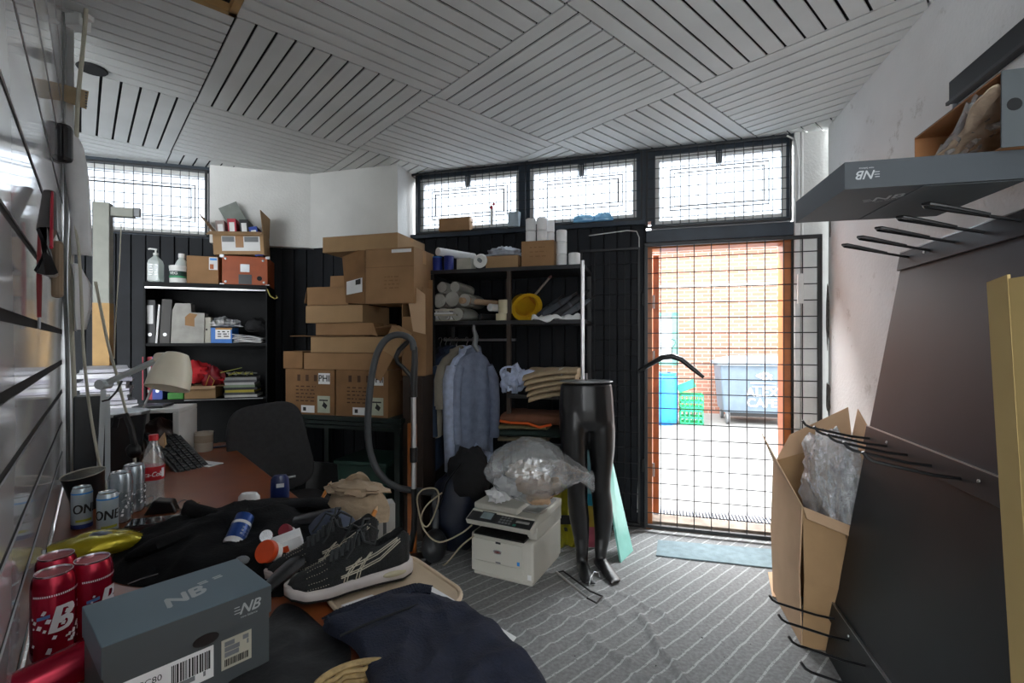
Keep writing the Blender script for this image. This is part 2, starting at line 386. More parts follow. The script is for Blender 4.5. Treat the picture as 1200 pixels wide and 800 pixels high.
# ---- wall_front: window wall with the door
wd = sempty('wall_front', 'dark boarded wall under the transom windows beside the door', FD.W(0,0), FD.a)
obj('boarding_back', MB().box(xP1, xDoorL, CW, CW+.14, 0, zS), m_black, wd)
boards(wd, xPL-.06, xDoorL-.01, .05, zS-.02, CW-.008)
obj('sill', MB().box(xPL-.08, xDoorL, CW-.05, CW+.1, zS-.02, zS+.015), m_navy, wd, bevel=.004)
obj('lintel', MB().box(xDoorL, xDoorR, CW-.03, CW+.12, zH+.012, zT), m_navy, wd, bevel=.004)
obj('top_rail', MB().box(xPL-.1, xDoorR, CW-.03, CW+.1, CE-.02, CE+.03), m_navy, wd)
for (xa, xb, zz, n, lb) in ((489,613,zS,2,'transom window beside the white pier'),(617,751,zS,3,'middle transom window above the metal shelving'),(763,927,zT,4,'transom window above the door')):
    window('window_%d' % n, lb, FD, FD.px(xa,200,CW).x, FD.px(xb,200,CW).x, zz+.01, CE-.02, CW)
xa, xb = FD.px(750,200,CW).x, FD.px(764,200,CW).x
obj('mullion', MB().box(xa-.004, xb+.004, CW-.03, CW+.08, zS, CE-.02), m_navy, wd)
xa, xb = FD.px(612,200,CW).x, FD.px(618,200,CW).x
obj('mullion', MB().box(xa, xb, CW-.03, CW+.08, zS, CE-.02), m_navy, wd)
grille('window_grille', 'black wire grille over the transom windows by the pier', FD, FD.px(487,200,.01).x, FD.px(753,200,.01).x, zS+.01, CE-.012, .012, .058, .068, .0028, .014)
grille('window_grille', 'black wire grille over the transom window above the door', FD, FD.px(757,200,.01).x, FD.px(928,200,.01).x, zT+.01, CE-.012, .012, .06, .068, .0028, .014)
# door opening: orange wooden frame, the leaf swung outwards
d1 = sempty('door_1', 'orange varnished wooden door frame with the door swung open outwards', FD.W(xDoorL, CW), FD.a); dw = xDoorR-xDoorL
x925 = FD.px(917,400,CW).x-xDoorL
obj('door_jamb', MB().box(.0, .045, -.01, .13, 0, zH), m_wood, d1, bevel=.003)
obj('door_jamb', MB().box(x925, x925+.05, -.01, .13, 0, zH), m_wood, d1, bevel=.003)
obj('jamb_stop', MB().box(x925+.05, dw-.005, -.02, .13, 0, zH), m_iron, d1)
obj('door_head', MB().box(.0, dw, -.012, .13, zH-.03, zH+.012), m_wood, d1, bevel=.003)
obj('threshold', MB().box(.0, dw, .0, .16, -.05, .06), mat('worn_threshold_wood', '#85786a', .7, var=.25), d1, bevel=.004)
leaf = obj('door_leaf', MB().box(0, .045, 0, .82, .07, zH-.05), m_wood, d1, (.05, .14, 0), R(6), bevel=.003)
for z in (.35, 1.2, 1.62): obj('hinge', MB().tube([(.0,-.01,z),(0,-.01,z+.1)], .012), m_steel, leaf)
# white trim between door and corner
xt0 = xDoorR; xt1 = cor.x
t1 = struct('trim_1', MB().box(xt0, xt1+.1, PCc, .3, 0, CE), m_wall, 'white plaster reveal between the door and the right wall', loc=FD.W(0,0), rz=FD.a)
obj('cover_strip', MB().box(xt0-.012, xt0+.02, PCc-.02, PCc, 0, CE), m_white, t1, bevel=.003)
obj('conduit', MB().tube([(xt0+.035,PCc-.01,0),(xt0+.035,PCc-.01,CE)], .008), m_white, t1)
obj('cable', MB().tube([(xt0-.06,.0,CE-.02),(xt0-.01,-.01,CE-.06),(xt0+.005,-.01,CE-.2),(xt0+.004,-.01,CE-.6)], .006), m_white, t1, smooth=True)
obj('alarm_contact', MB().box(xt0+.0, xt0+.035, PCc-.05, PCc-.02, 1.62, 1.82), m_white, t1, bevel=.004)
# ---- wall_right: stained white plaster
m_rw = mat('stained_plaster', (.74,.75,.75), .8, var=.06, scale=2.5, bump=.3, bscale=50)
nt = m_rw.node_tree; N = nt.nodes; b = N['Principled BSDF']; src = b.inputs['Base Color'].links[0].from_socket; tc = [n for n in N if n.type == 'TEX_COORD'][0]
n1 = N.new('ShaderNodeTexNoise'); n1.inputs['Scale'].default_value = 6; n1.inputs['Detail'].default_value = 9; n1.inputs['Roughness'].default_value = .7; nt.links.new(tc.outputs['Object'], n1.inputs['Vector'])
cr = N.new('ShaderNodeValToRGB'); cr.color_ramp.elements[0].position = .61; cr.color_ramp.elements[1].position = .76; nt.links.new(n1.outputs['Fac'], cr.inputs[0])
mx = N.new('ShaderNodeMixRGB'); mx.inputs[2].default_value = (.33,.31,.28,1); nt.links.new(cr.outputs[0], mx.inputs[0]); nt.links.new(src, mx.inputs[1]); nt.links.new(mx.outputs[0], b.inputs['Base Color'])
wr = struct('wall_right', MB().box(-FR.inv(FD.W(cor.x,PCc)).x*0 - 3.6, 3.2, YR, YR+.1, 0, CE+.02), m_rw, 'white plaster wall with scuffs and damp stains on the right', loc=(0,0,0), rz=FR.a)
m_dam = mat('exposed_grey_plaster', (.22,.20,.18), .9, var=.4, scale=40)
xc = FR.inv(FD.W(cor.x,PCc)).x
for k, (zz, hh, ww) in enumerate(((1.55,.38,.03),(1.0,.22,.035),(.78,.16,.025),(2.35,.2,.012),(2.1,.12,.01))):
    pts = []
    for i in range(14):
        q = 2*math.pi*i/14; rr = 1+.45*noise.noise((math.cos(q)*2, math.sin(q)*2, k*7.3)); pts.append((ww*rr*math.cos(q), hh/2*rr*math.sin(q)))
    obj('plaster_damage', MB().prism(pts, 0, .003, Matrix.Translation((xc+.04+.01*k, YR-.001, zz)) @ UPR), m_dam, wr)
# far-left return of the room, out of the doorway's light
struct('wall_side', MB().box(-5.0, -4.9, -3.2, 4.4, 0, CE+.02), m_wall, 'plain white end wall far behind the partition')
# ---- partition of glossy white slats with black grooves
m_gloss = mat('glossy_white_laminate', (.72,.72,.74), .08, var=.04, scale=3, coat=.3)
PW = .106; pFar = FP.inv(atz(74, 800, DZ)*1).x
pc = -PW
kk = (74-600)/FPX
Yf = None
# far end of the panel: where the ray through x=74 meets the partition plane
pt = FP.px(74, 400, PW); pFar = pt.x
pn = sempty('wall_partition', 'glossy white slatted display panel with black grooves beside the desk', FP.W(0, PW), FP.a)
obj('groove_back', MB().box(-.25, pFar, .0035, .03, DZ-.02, CE), m_black, pn)
gz = [H+v for v in (-.59,-.46,-.335,-.205,-.085,.04,.20,.39,.58,.77,.96,1.15,1.33)]
zs_ = [DZ-.01] + gz + [CE]
for k in range(len(zs_)-1):
    obj('slat', MB().box(-.25, pFar, 0, .003, zs_[k]+.010, zs_[k+1]-.010), m_gloss, pn)
obj('end_post', MB().box(pFar, pFar+.03, -.035, .03, 0, CE), m_alu, pn, bevel=.003)
obj('end_post', MB().box(pFar+.03, pFar+.07, -.02, .03, 0, CE), m_white, pn, bevel=.003)
# ================================================================== OUTDOORS
m_conc = mat('yard_concrete', (.30,.295,.285), .85, var=.12, scale=2.5, bump=.2, bscale=40)
gnd = struct('ground', MB().box(-7, 7, CW+.16, 9, -.16, -.06), m_conc, 'pale concrete yard outside the door', loc=FD.W(0,0), rz=FD.a)
m_brick = bpy.data.materials.new('brickwork'); m_brick.use_nodes = True
nt = m_brick.node_tree; N = nt.nodes; b = N['Principled BSDF']; b.inputs['Roughness'].default_value = .85
tc = N.new('ShaderNodeTexCoord'); sx = N.new('ShaderNodeSeparateXYZ'); cx_ = N.new('ShaderNodeCombineXYZ'); nt.links.new(tc.outputs['Object'], sx.inputs[0])
nt.links.new(sx.outputs[0], cx_.inputs[0]); nt.links.new(sx.outputs[2], cx_.inputs[1])
bk = N.new('ShaderNodeTexBrick'); bk.inputs['Color1'].default_value = (*L('#a57564'),1); bk.inputs['Color2'].default_value = (*L('#986856'),1); bk.inputs['Mortar'].default_value = (*L('#b3a396'),1)
bk.inputs['Scale'].default_value = 1; bk.inputs['Brick Width'].default_value = .225; bk.inputs['Row Height'].default_value = .075; bk.inputs['Mortar Size'].default_value = .007
nt.links.new(cx_.outputs[0], bk.inputs['Vector']); nt.links.new(bk.outputs[0], b.inputs['Base Color'])
yb = 6.7
bp0 = FD.px(850, 292, yb)
bw = sempty('wall_outside', 'orange brick building across the yard', FD.W(0, yb), FD.a)
xw0, xw1 = FD.px(762,400,yb).x, FD.px(795,400,yb).x; zw0, zw1 = FD.px(780,428,yb).z, FD.px(780,366,yb).z
obj('brickwork', MB().box(-6, xw0, 0,.3,-.1,bp0.z).box(xw1,6,0,.3,-.1,bp0.z).box(xw0,xw1,0,.3,-.1,zw0).box(xw0,xw1,0,.3,zw1,bp0.z), m_brick, bw)
obj('string_course', MB().box(-6, 6, -.02, 0, FD.px(850,336,yb).z, FD.px(850,332,yb).z), mat('pale_stone', (.7,.66,.6), .8), bw)
obj('fascia', MB().box(-6, 6, -.08, .3, bp0.z, bp0.z+.35), m_white, bw)
ow = sempty('window_5', 'teal-framed window in the brick building across the yard', FD.W(xw0, yb), FD.a)
m_teal = mat('teal_paint', '#6fae9f', .5)
mb = MB(); ww, hh = xw1-xw0, zw1-zw0
mb.box(0,ww,.0,.08,zw0,zw0+.07).box(0,ww,.0,.08,zw1-.07,zw1).box(0,.06,.0,.08,zw0,zw1).box(ww-.12,ww,.0,.08,zw0,zw1)
obj('window_frame', mb, m_teal, ow); obj('pane', MB().box(.06,ww-.12,.05,.06,zw0+.07,zw1-.07), mat('pale_glass', (.6,.66,.68), .1), ow)
# ribbed metal grating at the step
g0 = FD.px(770, 588, CW+.2); gr = thing('step_grating', 'ribbed metal step grating outside the door', 'grating', FD.W(xDoorL+.02, CW+.17, -.06), FD.a)
nr = 38; m_gal = mat('galvanised_steel', (.50,.52,.56), .4, .8, var=.1)
me_ = mesh(MB().box(0,.012,0,.42,.01,.05), 'grating_bar', m_gal)
for k in range(nr): obj('grating_bar', me_, None, gr, ((dw-.06)*k/(nr-1), 0, 0))
obj('grating_tray', MB().box(-.01, dw-.03, -.005, .43, 0, .012), m_grey, gr)
# ---- things in the yard
def frY(fr, p): return fr.W(p[0], p[1], 0)
m_bin = mat('slate_blue_bin_plastic', '#6d7c8a', .5, var=.1, scale=6); m_chalk = mat('white_paint_marks', (.85,.85,.85), .7)
p = atz(844, 497, -.06); q = FD.inv(p); bn = thing('wheeled_waste_bin', 'large slate grey wheeled waste bin lettered ALEX CAFE in the yard', 'bin', FD.W(q.x, q.y, -.06), FD.a)
bwid, bhei = 1.32, 1.2
def tap(z): return .06*(1-(z-.2)/.85)
mb = MB(); mb.add([(tap(.2),.0+tap(.2),.2),(bwid-tap(.2),tap(.2),.2),(bwid-tap(.2),.85,.2),(tap(.2),.85,.2),(0,0,1.05),(bwid,0,1.05),(bwid,.95,1.05),(0,.95,1.05)],
   [(0,3,2,1),(4,5,6,7),(0,1,5,4),(1,2,6,5),(2,3,7,6),(3,0,4,7)]); obj('body', mb, m_bin, bn, bevel=.03)
lid = obj('lid', MB().grid(lambda u, v: (-.05+u*(bwid+.1), -.05+v*1.05, 1.07+.11*math.sin(math.pi*min(1,max(0,v)))**.6*(1-abs(2*u-1)**6)), 14, 10).box(-.05,bwid+.05,-.06,1.0,1.02,1.08), mat('bin_lid_plastic', '#8e9aa6', .5), bn, smooth=True)
for (x, y) in ((.13,.1),(bwid-.13,.1),(.13,.8),(bwid-.13,.8)):
    wh = obj('wheel', MB().lathe([(.02,-.025),(.1,-.025),(.1,.025),(.02,.025)], 20, Matrix.Rotation(R(90),4,'Y')), m_grey, bn, (x, y, .1)); obj('fork', MB().box(-.035,.035,-.02,.02,.02,.12), m_steel, wh)
obj('underframe', MB().box(.15,bwid-.15,.1,.8,.14,.2), m_blk, bn)
mt = Matrix.Rotation(R(-3), 4, 'X')
def bin_text(t, s, x, z, **k): return text_mb(t, s, up(x, tap(z)-.012, z), **k)
obj('lettering', bin_text('ALEX', .21, bwid*.5, .56, bold=.004), m_chalk, bn); obj('lettering', bin_text('CAFE', .20, bwid*.5, .38, bold=.004), m_chalk, bn)
obj('recycling_print', bin_text('<D:', .16, bwid*.52, .84, bold=.01), m_chalk, bn)
obj('print_band', MB().box(bwid*.36,bwid*.66,-.001,.004,.715,.735).box(bwid*.38,bwid*.66,-.0,.006,.655,.67), m_chalk, bn)
p = FD.inv(atz(777, 497, -.06))
br = thing('plastic_barrel', 'bright blue plastic barrel against the brick wall', 'barrel', FD.W(p.x, p.y+.1, -.06), FD.a)
m_blue = mat('blue_plastic', '#2f8fe0', .4, var=.1)
obj('body', MB().lathe([(.20,0),(.235,.03),(.25,.12),(.25,.75),(.235,.82),(.21,.86),(.2,.86)], 24), m_blue, br, smooth=True)
obj('rim', MB().lathe([(.20,.855),(.225,.86),(.225,.885),(.19,.885)], 24), m_blue, br)
obj('bung', MB().lathe([(.03,.886),(.03,.9),(.001,.9)], 12, Matrix.Translation((.1,0,0))), m_blk, br)
m_grn = mat('bright_green_plastic', '#2fc27e', .45)
p = FD.inv(atz(797, 497, -.06))
def crate(loc, rot, label):
    t = thing('bottle_crate', label, 'crate', loc, group='green crates in the yard', rot=rot); W_, D_, H_ = .38, .3, .26
    obj('floor_panel', MB().box(0,W_,0,D_,0,.015), m_grn, t)
    for z in (0,.1,.22): 
        mb = MB().box(0,W_,0,.015,z,z+.035).box(0,W_,D_-.015,D_,z,z+.035).box(0,.015,0,D_,z,z+.035).box(W_-.015,W_,0,D_,z,z+.035); obj('band', mb, m_grn, t)
    for k in range(6):
        x = k*(W_-.018)/5; obj('slat', MB().box(x,x+.018,0,.012,0,H_-.01), m_grn, t); obj('slat', MB().box(x,x+.018,D_-.012,D_,0,H_-.01), m_grn, t)
    return t
crate(FD.W(p.x,p.y,-.06), (0,0,FD.a), 'green bottle crate on the ground beside the blue barrel'); crate(FD.W(p.x+.005,p.y+.005,.205), (0,0,FD.a+.03), 'green bottle crate stacked on another crate')
single('crate_lid', MB().box(0,.3,0,.02,0,.14).box(0,.3,.02,.05,0,.02), m_grn, 'broken green crate piece leaning on the crates', 'crate piece', FD.W(p.x, p.y+.1, .47), 0, rot=(R(-10),R(-24),FD.a))
# ---- steel mesh gate in front of the door
xg0, xg1 = FD.px(755,400,0).x, FD.px(963,400,0).x; zg = FD.px(840,281,0).z
gate = grille('security_gate', 'black steel mesh gate standing across the open door', FD, xg0, xg1, .03, zg, 0, .112, .11, .0036, .024, 'gate')
for z in (.4, 1.6): obj('gate_hinge', MB().tube([(-.01,0,z),(-.01,0,z+.09)], .012), m_iron, gate)
sp0 = FD.px(680,400,.02).x
grille('mesh_screen', 'black wire mesh panel fixed over the dark boards', FD, sp0, xg0-.03, .03, zg-.02, .022, .112, .11, .0034, .016, 'grille')
obj_c = single('wall_cable', MB().tube([FD.px(x,y,.03) for x, y in ((690,276),(735,270),(746,271),(749,278),(749,400),(748,560),(747,600))], .004, 6), m_white, 'thin white cable running along the dark boards to the floor', 'cable', FD.W(0,0), FD.a, smooth=True)
def hanger(name, label, M, mats, wdt=.44, clip=False):
    t = thing(name, label, 'hanger'); t.matrix_world = M
    pts = [(-wdt/2, 0, -.13),(-wdt*.36,0,-.085),(-wdt*.15,0,-.018),(0,0,.0),(wdt*.15,0,-.018),(wdt*.36,0,-.085),(wdt/2,0,-.13)]
    obj('arm', MB().tube(pts, [.012,.017,.02,.024,.02,.017,.012], 10, flat=1.0), mats, t, smooth=True)
    obj('hook', MB().tube([(0,0,.02),(0,0,.06),(.012,0,.075),(.022,0,.09),(.015,0,.11),(-.005,0,.118),(-.02,0,.108)], .0028, 6), m_steel, t, smooth=True)
    return t
pp = FD.px(787, 417, -.035)
hanger('clothes_hanger', 'black wooden clothes hanger hooked on the door gate', Matrix.Translation(FD.W(pp.x, -.035, pp.z)) @ Matrix.Rotation(FD.a-.1,4,'Z') @ Matrix.Rotation(R(4),4,'Y'), m_blk)
# doormat strips
m_mat = mat('pale_blue_carpet_offcut', '#7d8f95', .95, var=.14, scale=18, bump=.4, bscale=200)
def flat_poly(pix, z): 
    ps = [atz(x, y, z) for x, y in pix]; c = sum(ps, Vector())/len(ps); return c, [(p.x-c.x, p.y-c.y) for p in ps]
c0, pl_ = flat_poly(((771,634),(905,645),(918,652),(917,668),(845,660),(769,652)), 0)
dm = thing('carpet_strip', 'pale blue-grey carpet strip lying before the door gate', 'doormat', (c0.x,c0.y,.003))
obj('strip', MB().prism(pl_, 0, .007), m_mat, dm); 
e = atz(918,650,.0)-c0; f_ = atz(918,668,0)-c0
obj('rolled_end', MB().tube([(e.x+.02,e.y+.04,.025),(f_.x+.02,f_.y,.025)], .024, 10), m_mat, dm, smooth=True)
c0, pl_ = flat_poly(((760,606),(930,625),(930,636),(757,618)), 0)
single('carpet_offcut', MB().prism(pl_, .0, .006), m_mat, 'pale blue carpet offcut under the gate at the threshold', 'doormat', (c0.x,c0.y,.004))
# ---- right: leaning hook panel
SS = 1.054; wz = lambda z: 1.033-(1.742-z)*.166
th = math.atan(.166); m_panel = mat('blue_black_panel', (.014,.017,.022), .5, var=.25, scale=2, spec=.35)
rk = thing('hook_display_panel', 'tall blue-black display panel with rows of hooks leaning on the right wall', 'display panel', FR.W(-2.42, wz(0), 0), rot=(-th, 0, FR.a))
PH = 1.742/math.cos(th)
obj('panel', MB().box(0, 1.0, 0, .018, 0.004, PH), m_panel, rk, bevel=.002)
for zt, nh, loop in ((PH, 5, 1), (1.017, 5, 0), (.225, 5, 0)):
    rl = obj('rail', MB().box(0, 1.0, -.012, -.001, zt-.075, zt), m_panel, rk, bevel=.0015)
    obj('rail_edge', MB().box(0, 1.0, -.013, -.001, zt+.0005, zt+.004), m_steel, rl)
    for k in range(2): obj('screw', MB().lathe([(.006,0),(.005,.003),(.001,.004)], 10, Matrix.Translation((.2+.55*k,-.012,zt-.03)) @ Matrix.Rotation(R(90),4,'X')), m_steel, rl)
    for k in range(nh):
        x = .05+.155*k + (.03 if zt > 1.5 else 0)
        pts = [(x,-.01,zt-.045),(x,-.08,zt-.05),(x,-.235,zt-.045),(x,-.255,zt-.038),(x,-.27,zt-.022)]
        if loop: pts = [(x,-.01,zt-.03),(x,-.2,zt-.015),(x,-.245,zt-.012),(x+.012,-.256,zt-.008),(x+.026,-.245,zt-.008),(x+.03,-.2,zt-.014),(x+.03,-.10,zt-.028)]
        obj('hook', MB().tube(pts, .0052, 7), m_blk, rk, smooth=True)
# shoe box parts on the top hooks
m_sbox = mat('slate_shoebox_card', '#474d50', .6, var=.06, scale=6); m_sbox2 = mat('grey_shoebox_lid', '#5b6d78', .5, var=.05, scale=5)
m_sbox3 = mat('dark_shoebox_lid', '#3a4045', .55, var=.05, scale=5)
m_logo = mat('silver_logo_print', '#a9aeb0', .5, var=.05)
def nb_logo(mb, M, s):
    text_mb('NB', s, M @ Matrix.Translation((0,0,0)), bold=s*.02, shear=.35, mb=mb)
    for k in range(3): mb.box(-s*.95, -s*.62+k*s*.05, -s*.0+ s*(.22-.2*k), s*(.27-.2*k), 0, .0004, M)
    text_mb('new balance', s*.22, M @ Matrix.Translation((0,-s*.52,0)), mb=mb); return mb
A_ = FR.inv(Vector((.970,1.405,0))); 
zb1 = 1.37+.443
sl = thing('shallow_shoe_box', 'upturned slate grey shoe box lid with silver logo lying across the top hooks', 'box lid', FR.W(A_.x, A_.y, zb1), FR.a+R(3))
LX, LY, LZ = .41, .45, .079
obj('tray', MB().box(-LX,0,0,LY,0,.004).box(-LX,0,0,.004,.004,LZ).box(-LX,0,LY-.004,LY,.004,LZ).box(-LX,-LX+.004,.004,LY-.004,.004,LZ).box(-.004,0,.004,LY-.004,.004,LZ), m_sbox3, sl)
flip = Matrix.Rotation(R(180),4,'Z')
obj('logo', nb_logo(MB(), Matrix.Translation((.0006,.055,LZ*.5)) @ Matrix.Rotation(R(90),4,'Z') @ UPR @ flip, .035), m_logo, sl)
obj('logo', nb_logo(MB(), Matrix.Translation((-.12,.16,-.0006)) @ Matrix.Rotation(R(60),4,'Z') @ Matrix.Rotation(R(180),4,'X'), .06), m_logo, sl)
obj('inner_flap', MB().box(-LX+.01,-.01,.2,LY-.01,-.0025,-.0005), m_sbox, sl)
B_ = FR.inv(Vector((1.325,1.302,0))); zb2 = zb1+LZ+.001
s2 = thing('shoe_box', 'open slate shoe box lying on its side on the upturned lid, crumpled tissue inside', 'box', FR.W(B_.x, B_.y, zb2), FR.a)
BL, BD, BH = .45, YR-B_.y-.012, 2.10-zb2
m_inner = mat('box_inner_card', '#a8744a', .85, var=.08)
obj('side', MB().box(-BL,0,0,BD,BH-.004,BH), [m_inner], s2); obj('side', MB().box(-BL,0,0,BD,0,.004), m_inner, s2)
obj('back', MB().box(-BL,0,BD-.004,BD,.004,BH-.004), m_inner, s2)
obj('end', MB().box(-BL,-BL+.004,0,BD-.004,.004,BH-.004), m_inner, s2)
nend = obj('end', MB().box(-.004,0.001,-.002,BD-.004,.0,BH), m_sbox, s2)
obj('outer_skin', MB().box(-BL,0,0,BD,BH,BH+.002), m_sbox, s2)
obj('thumb_hole', MB().lathe([(.001,.0),(.017,0),(.017,.002),(.001,.002)], 16, Matrix.Translation((.0,.025,BH*.55)) @ Matrix.Rotation(R(90),4,'Y')), m_black, s2)
lab = obj('size_label', MB().box(.001,.0018,.06,.13,.02,.13), m_paper, s2)
obj('barcode', MB().box(.0018,.0022,.07,.12,.03,.05).box(.0018,.0022,.07,.12,.075,.085).box(.0018,.0022,.07,.11,.1,.108), m_print, lab)
m_tissue = mat('crumpled_tissue', '#c9b49c', .6, var=.12, scale=20, bump=.5, bscale=40)
def crumple(u, v, s=1.0, k=0): return noise.noise((u*7+k, v*7, k*3.1))*.6+abs(noise.noise((u*15+k, v*13, k)))*.6
obj('tissue', MB().grid(lambda u, v: (-BL*.97+u*BL*.93, -.005+v*BD*.8-.015*math.sin(u*9)*(1-v), .012+.165*(u**.7)*(1-.35*v)+.022*crumple(u,v)), 30, 16), m_tissue, s2, smooth=True, solid=.002)
m_cling = clearmat('clear_plastic_film', (1,1,1), .62, .3, .12, (.85,.87,.88), bump=.8, bscale=18)
obj('plastic_film', MB().grid(lambda u, v: (-BL*.8+u*BL*.6, -.012+v*BD*.5, .04+.15*u**.8*(1-.4*v)+.03*crumple(u,v,1,4)), 26, 14), m_cling, s2, smooth=True)
bar = thing('wall_rail', 'dark grey metal rail fixed high on the right wall', 'rail', FR.W(-2.22, YR, 2.27), FR.a)
obj('channel', MB().box(0,1.3,-.03,-.001,0,.085), m_panel, bar, bevel=.003); obj('lip', MB().box(0,1.3,-.04,-.03,-.004,.008), m_iron, bar); obj('end_bracket', MB().box(.0,.006,-.02,-.001,-.06,.0), m_steel, bar)
# folded kraft sheet standing at the near end
m_kraft = mat('yellow_kraft_board', '#a8905c', .8, var=.08, scale=4)
kb = thing('folded_cardboard_sheet', 'tall yellowish kraft cardboard sheet standing beside the hook panel', 'cardboard', FR.W(-1.43,.78,0), FR.a)
def kq(n, s0t, s1t, s0b, s1b, dwt, dwb):
    P = lambda s, w_, z: (1.43-s, w_-.78, z)
    v = [P(s0b,.69,0),P(s1b,.69+dwb,0),P(s1t,.78+dwt,1.522),P(s0t,.78,1.512)]; nrm = Vector((0,.006,0))
    obj(n, MB().add(v+[tuple(Vector(x)+nrm) for x in v], [(0,1,2,3),(7,6,5,4),(0,4,5,1),(1,5,6,2),(2,6,7,3),(3,7,4,0)]), m_kraft, kb)
kq('leaf', 1.43, 1.36, 1.13, 1.07, .0, .0); kq('leaf', 1.36, .85, 1.07, .6, .10, .10)
# crushed open carton full of plastic wrap
ct = thing('crushed_carton', 'tall crushed open carton stuffed with clear plastic wrap beside the hook panel', 'carton', FR.W(-2.5,.66,0), FR.a)
foot = [(.06,.0),(-.42,-.01),(-.42,.36),(.06,.36)]
tops = [.63,.72,.86,.50]
for k in range(len(foot)):
    a, b2 = foot[k], foot[(k+1) % len(foot)]; za, zb_ = tops[k], tops[(k+1) % len(foot)]
    bul = Vector((.025 if k == 3 else 0, -.012 if k == 0 else 0, 0))
    v = [Vector((*a,0)), Vector((*b2,0)), Vector((*b2,zb_*.5))+bul, Vector((*a,za*.5))+bul, Vector((*b2,zb_)), Vector((*a,za))]
    obj('side_panel', MB().add(v, [(0,1,2,3),(3,2,4,5)]), m_cardp if k == 0 else m_card, ct, solid=.005)  # left panel in paler card: light from the door put into its colour
obj('flap', MB().add([(.062,0,.63),(.062,.36,.50),(.085,.35,.46),(.088,.01,.585)], [(0,1,2,3)]), m_cardp, ct, solid=.004)
obj('flap', MB().add([(.06,0,.63),(-.42,-.01,.72),(-.46,-.06,.86),(-.10,-.05,.76)], [(0,1,2,3)]), m_cardp, ct, solid=.004)
obj('flap', MB().add([(-.42,-.0,.72),(-.42,.36,.86),(-.47,.36,1.02),(-.46,.08,.86)], [(0,1,2,3)]), m_cardp, ct, solid=.004)
obj('flap', MB().add([(-.42,.36,.86),(.0,.36,.60),(.0,.37,.80),(-.40,.38,1.02)], [(0,1,2,3)]), m_cardp, ct, solid=.004)
mb = MB()
for k in range(9): mb.box(.083-.001*k, .0845-.001*k, .03+.012*k, .038+.012*k, .30-.012*k, .31-.012*k)
pr_ = obj('print', mb, m_card3, ct)
def blob(fn, nu=40, nv=24): return MB().grid(fn, nu, nv, closeu=True)
def blobfn(rx, ry, rz_, amp, fr_, seed, flat=.0):
    def f(u, v):
        q = 2*math.pi*u; t = math.pi*(v*.998+.001); d = Vector((math.cos(q)*math.sin(t), math.sin(q)*math.sin(t), math.cos(t)))
        n = 1 + amp*(noise.noise(d*fr_+Vector((seed,0,0))) + .8*abs(noise.noise(d*fr_*2.1+Vector((0,seed,0)))) - .2)
        z = d.z*rz_*n
        return (d.x*rx*n, d.y*ry*n, max(z, -flat) if flat else z)
    return f
m_wrap = clearmat('clear_bubble_wrap', (1,1,1), .66, .25, .12, (.82,.86,.9), bump=1, bscale=22)
obj('plastic_wrap', blob(blobfn(.16,.12,.24,.45,2.2,3.3)), m_wrap, ct, (-.17,.19,.68), smooth=True)
obj('plastic_wrap', blob(blobfn(.13,.07,.24,.5,2.6,8.1)), m_wrap, ct, (-.06,.19,.55), smooth=True)
c0, pl_ = flat_poly(((900,672),(921,671),(930,708),(905,700)), 0); single('cardboard_scrap', MB().prism(pl_,0,.004), m_cardp, 'pale cardboard scrap on the carpet beside the crushed carton', 'cardboard', (c0.x,c0.y,.006))
c0, pl_ = flat_poly(((915,686),(929,682),(933,735),(925,722)), 0); single('cardboard_scrap', MB().prism(pl_,0,.004), m_card, 'narrow brown cardboard scrap at the foot of the crushed carton', 'cardboard', (c0.x,c0.y,.011), rot=(R(0),0,0))
# ---- mannequin legs
mY = 2.9
def mp(x, y, dy=0): return at(x, y, mY+dy)
def ringpath(path, n=14):     # path: (centre, rx, ry)
    mb = MB(); vs_ = []
    for c, rx, ry in path:
        for j in range(n):
            q = 2*math.pi*j/n; vs_.append((c.x+rx*math.cos(q), c.y+ry*math.sin(q), c.z))
    k = len(path); fs = [(i*n+j, i*n+(j+1)%n, (i+1)*n+(j+1)%n, (i+1)*n+j) for i in range(k-1) for j in range(n)] + [list(range(n))[::-1], [(k-1)*n+j for j in range(n)]]
    return vs_, fs
mb = MB(); k = mY/FPX
base = Vector((at(692,600,mY).x, mY, 0))
def Bp(x, y, dy=0): return mp(x, y, dy)-base
mb.add(*ringpath([(Bp(687,449), 30*k, .095),(Bp(687,462), 31.5*k,.105),(Bp(687,478), 32.5*k,.115),(Bp(688,492), 32.5*k,.11),(Bp(688,503), 28*k,.08)]))
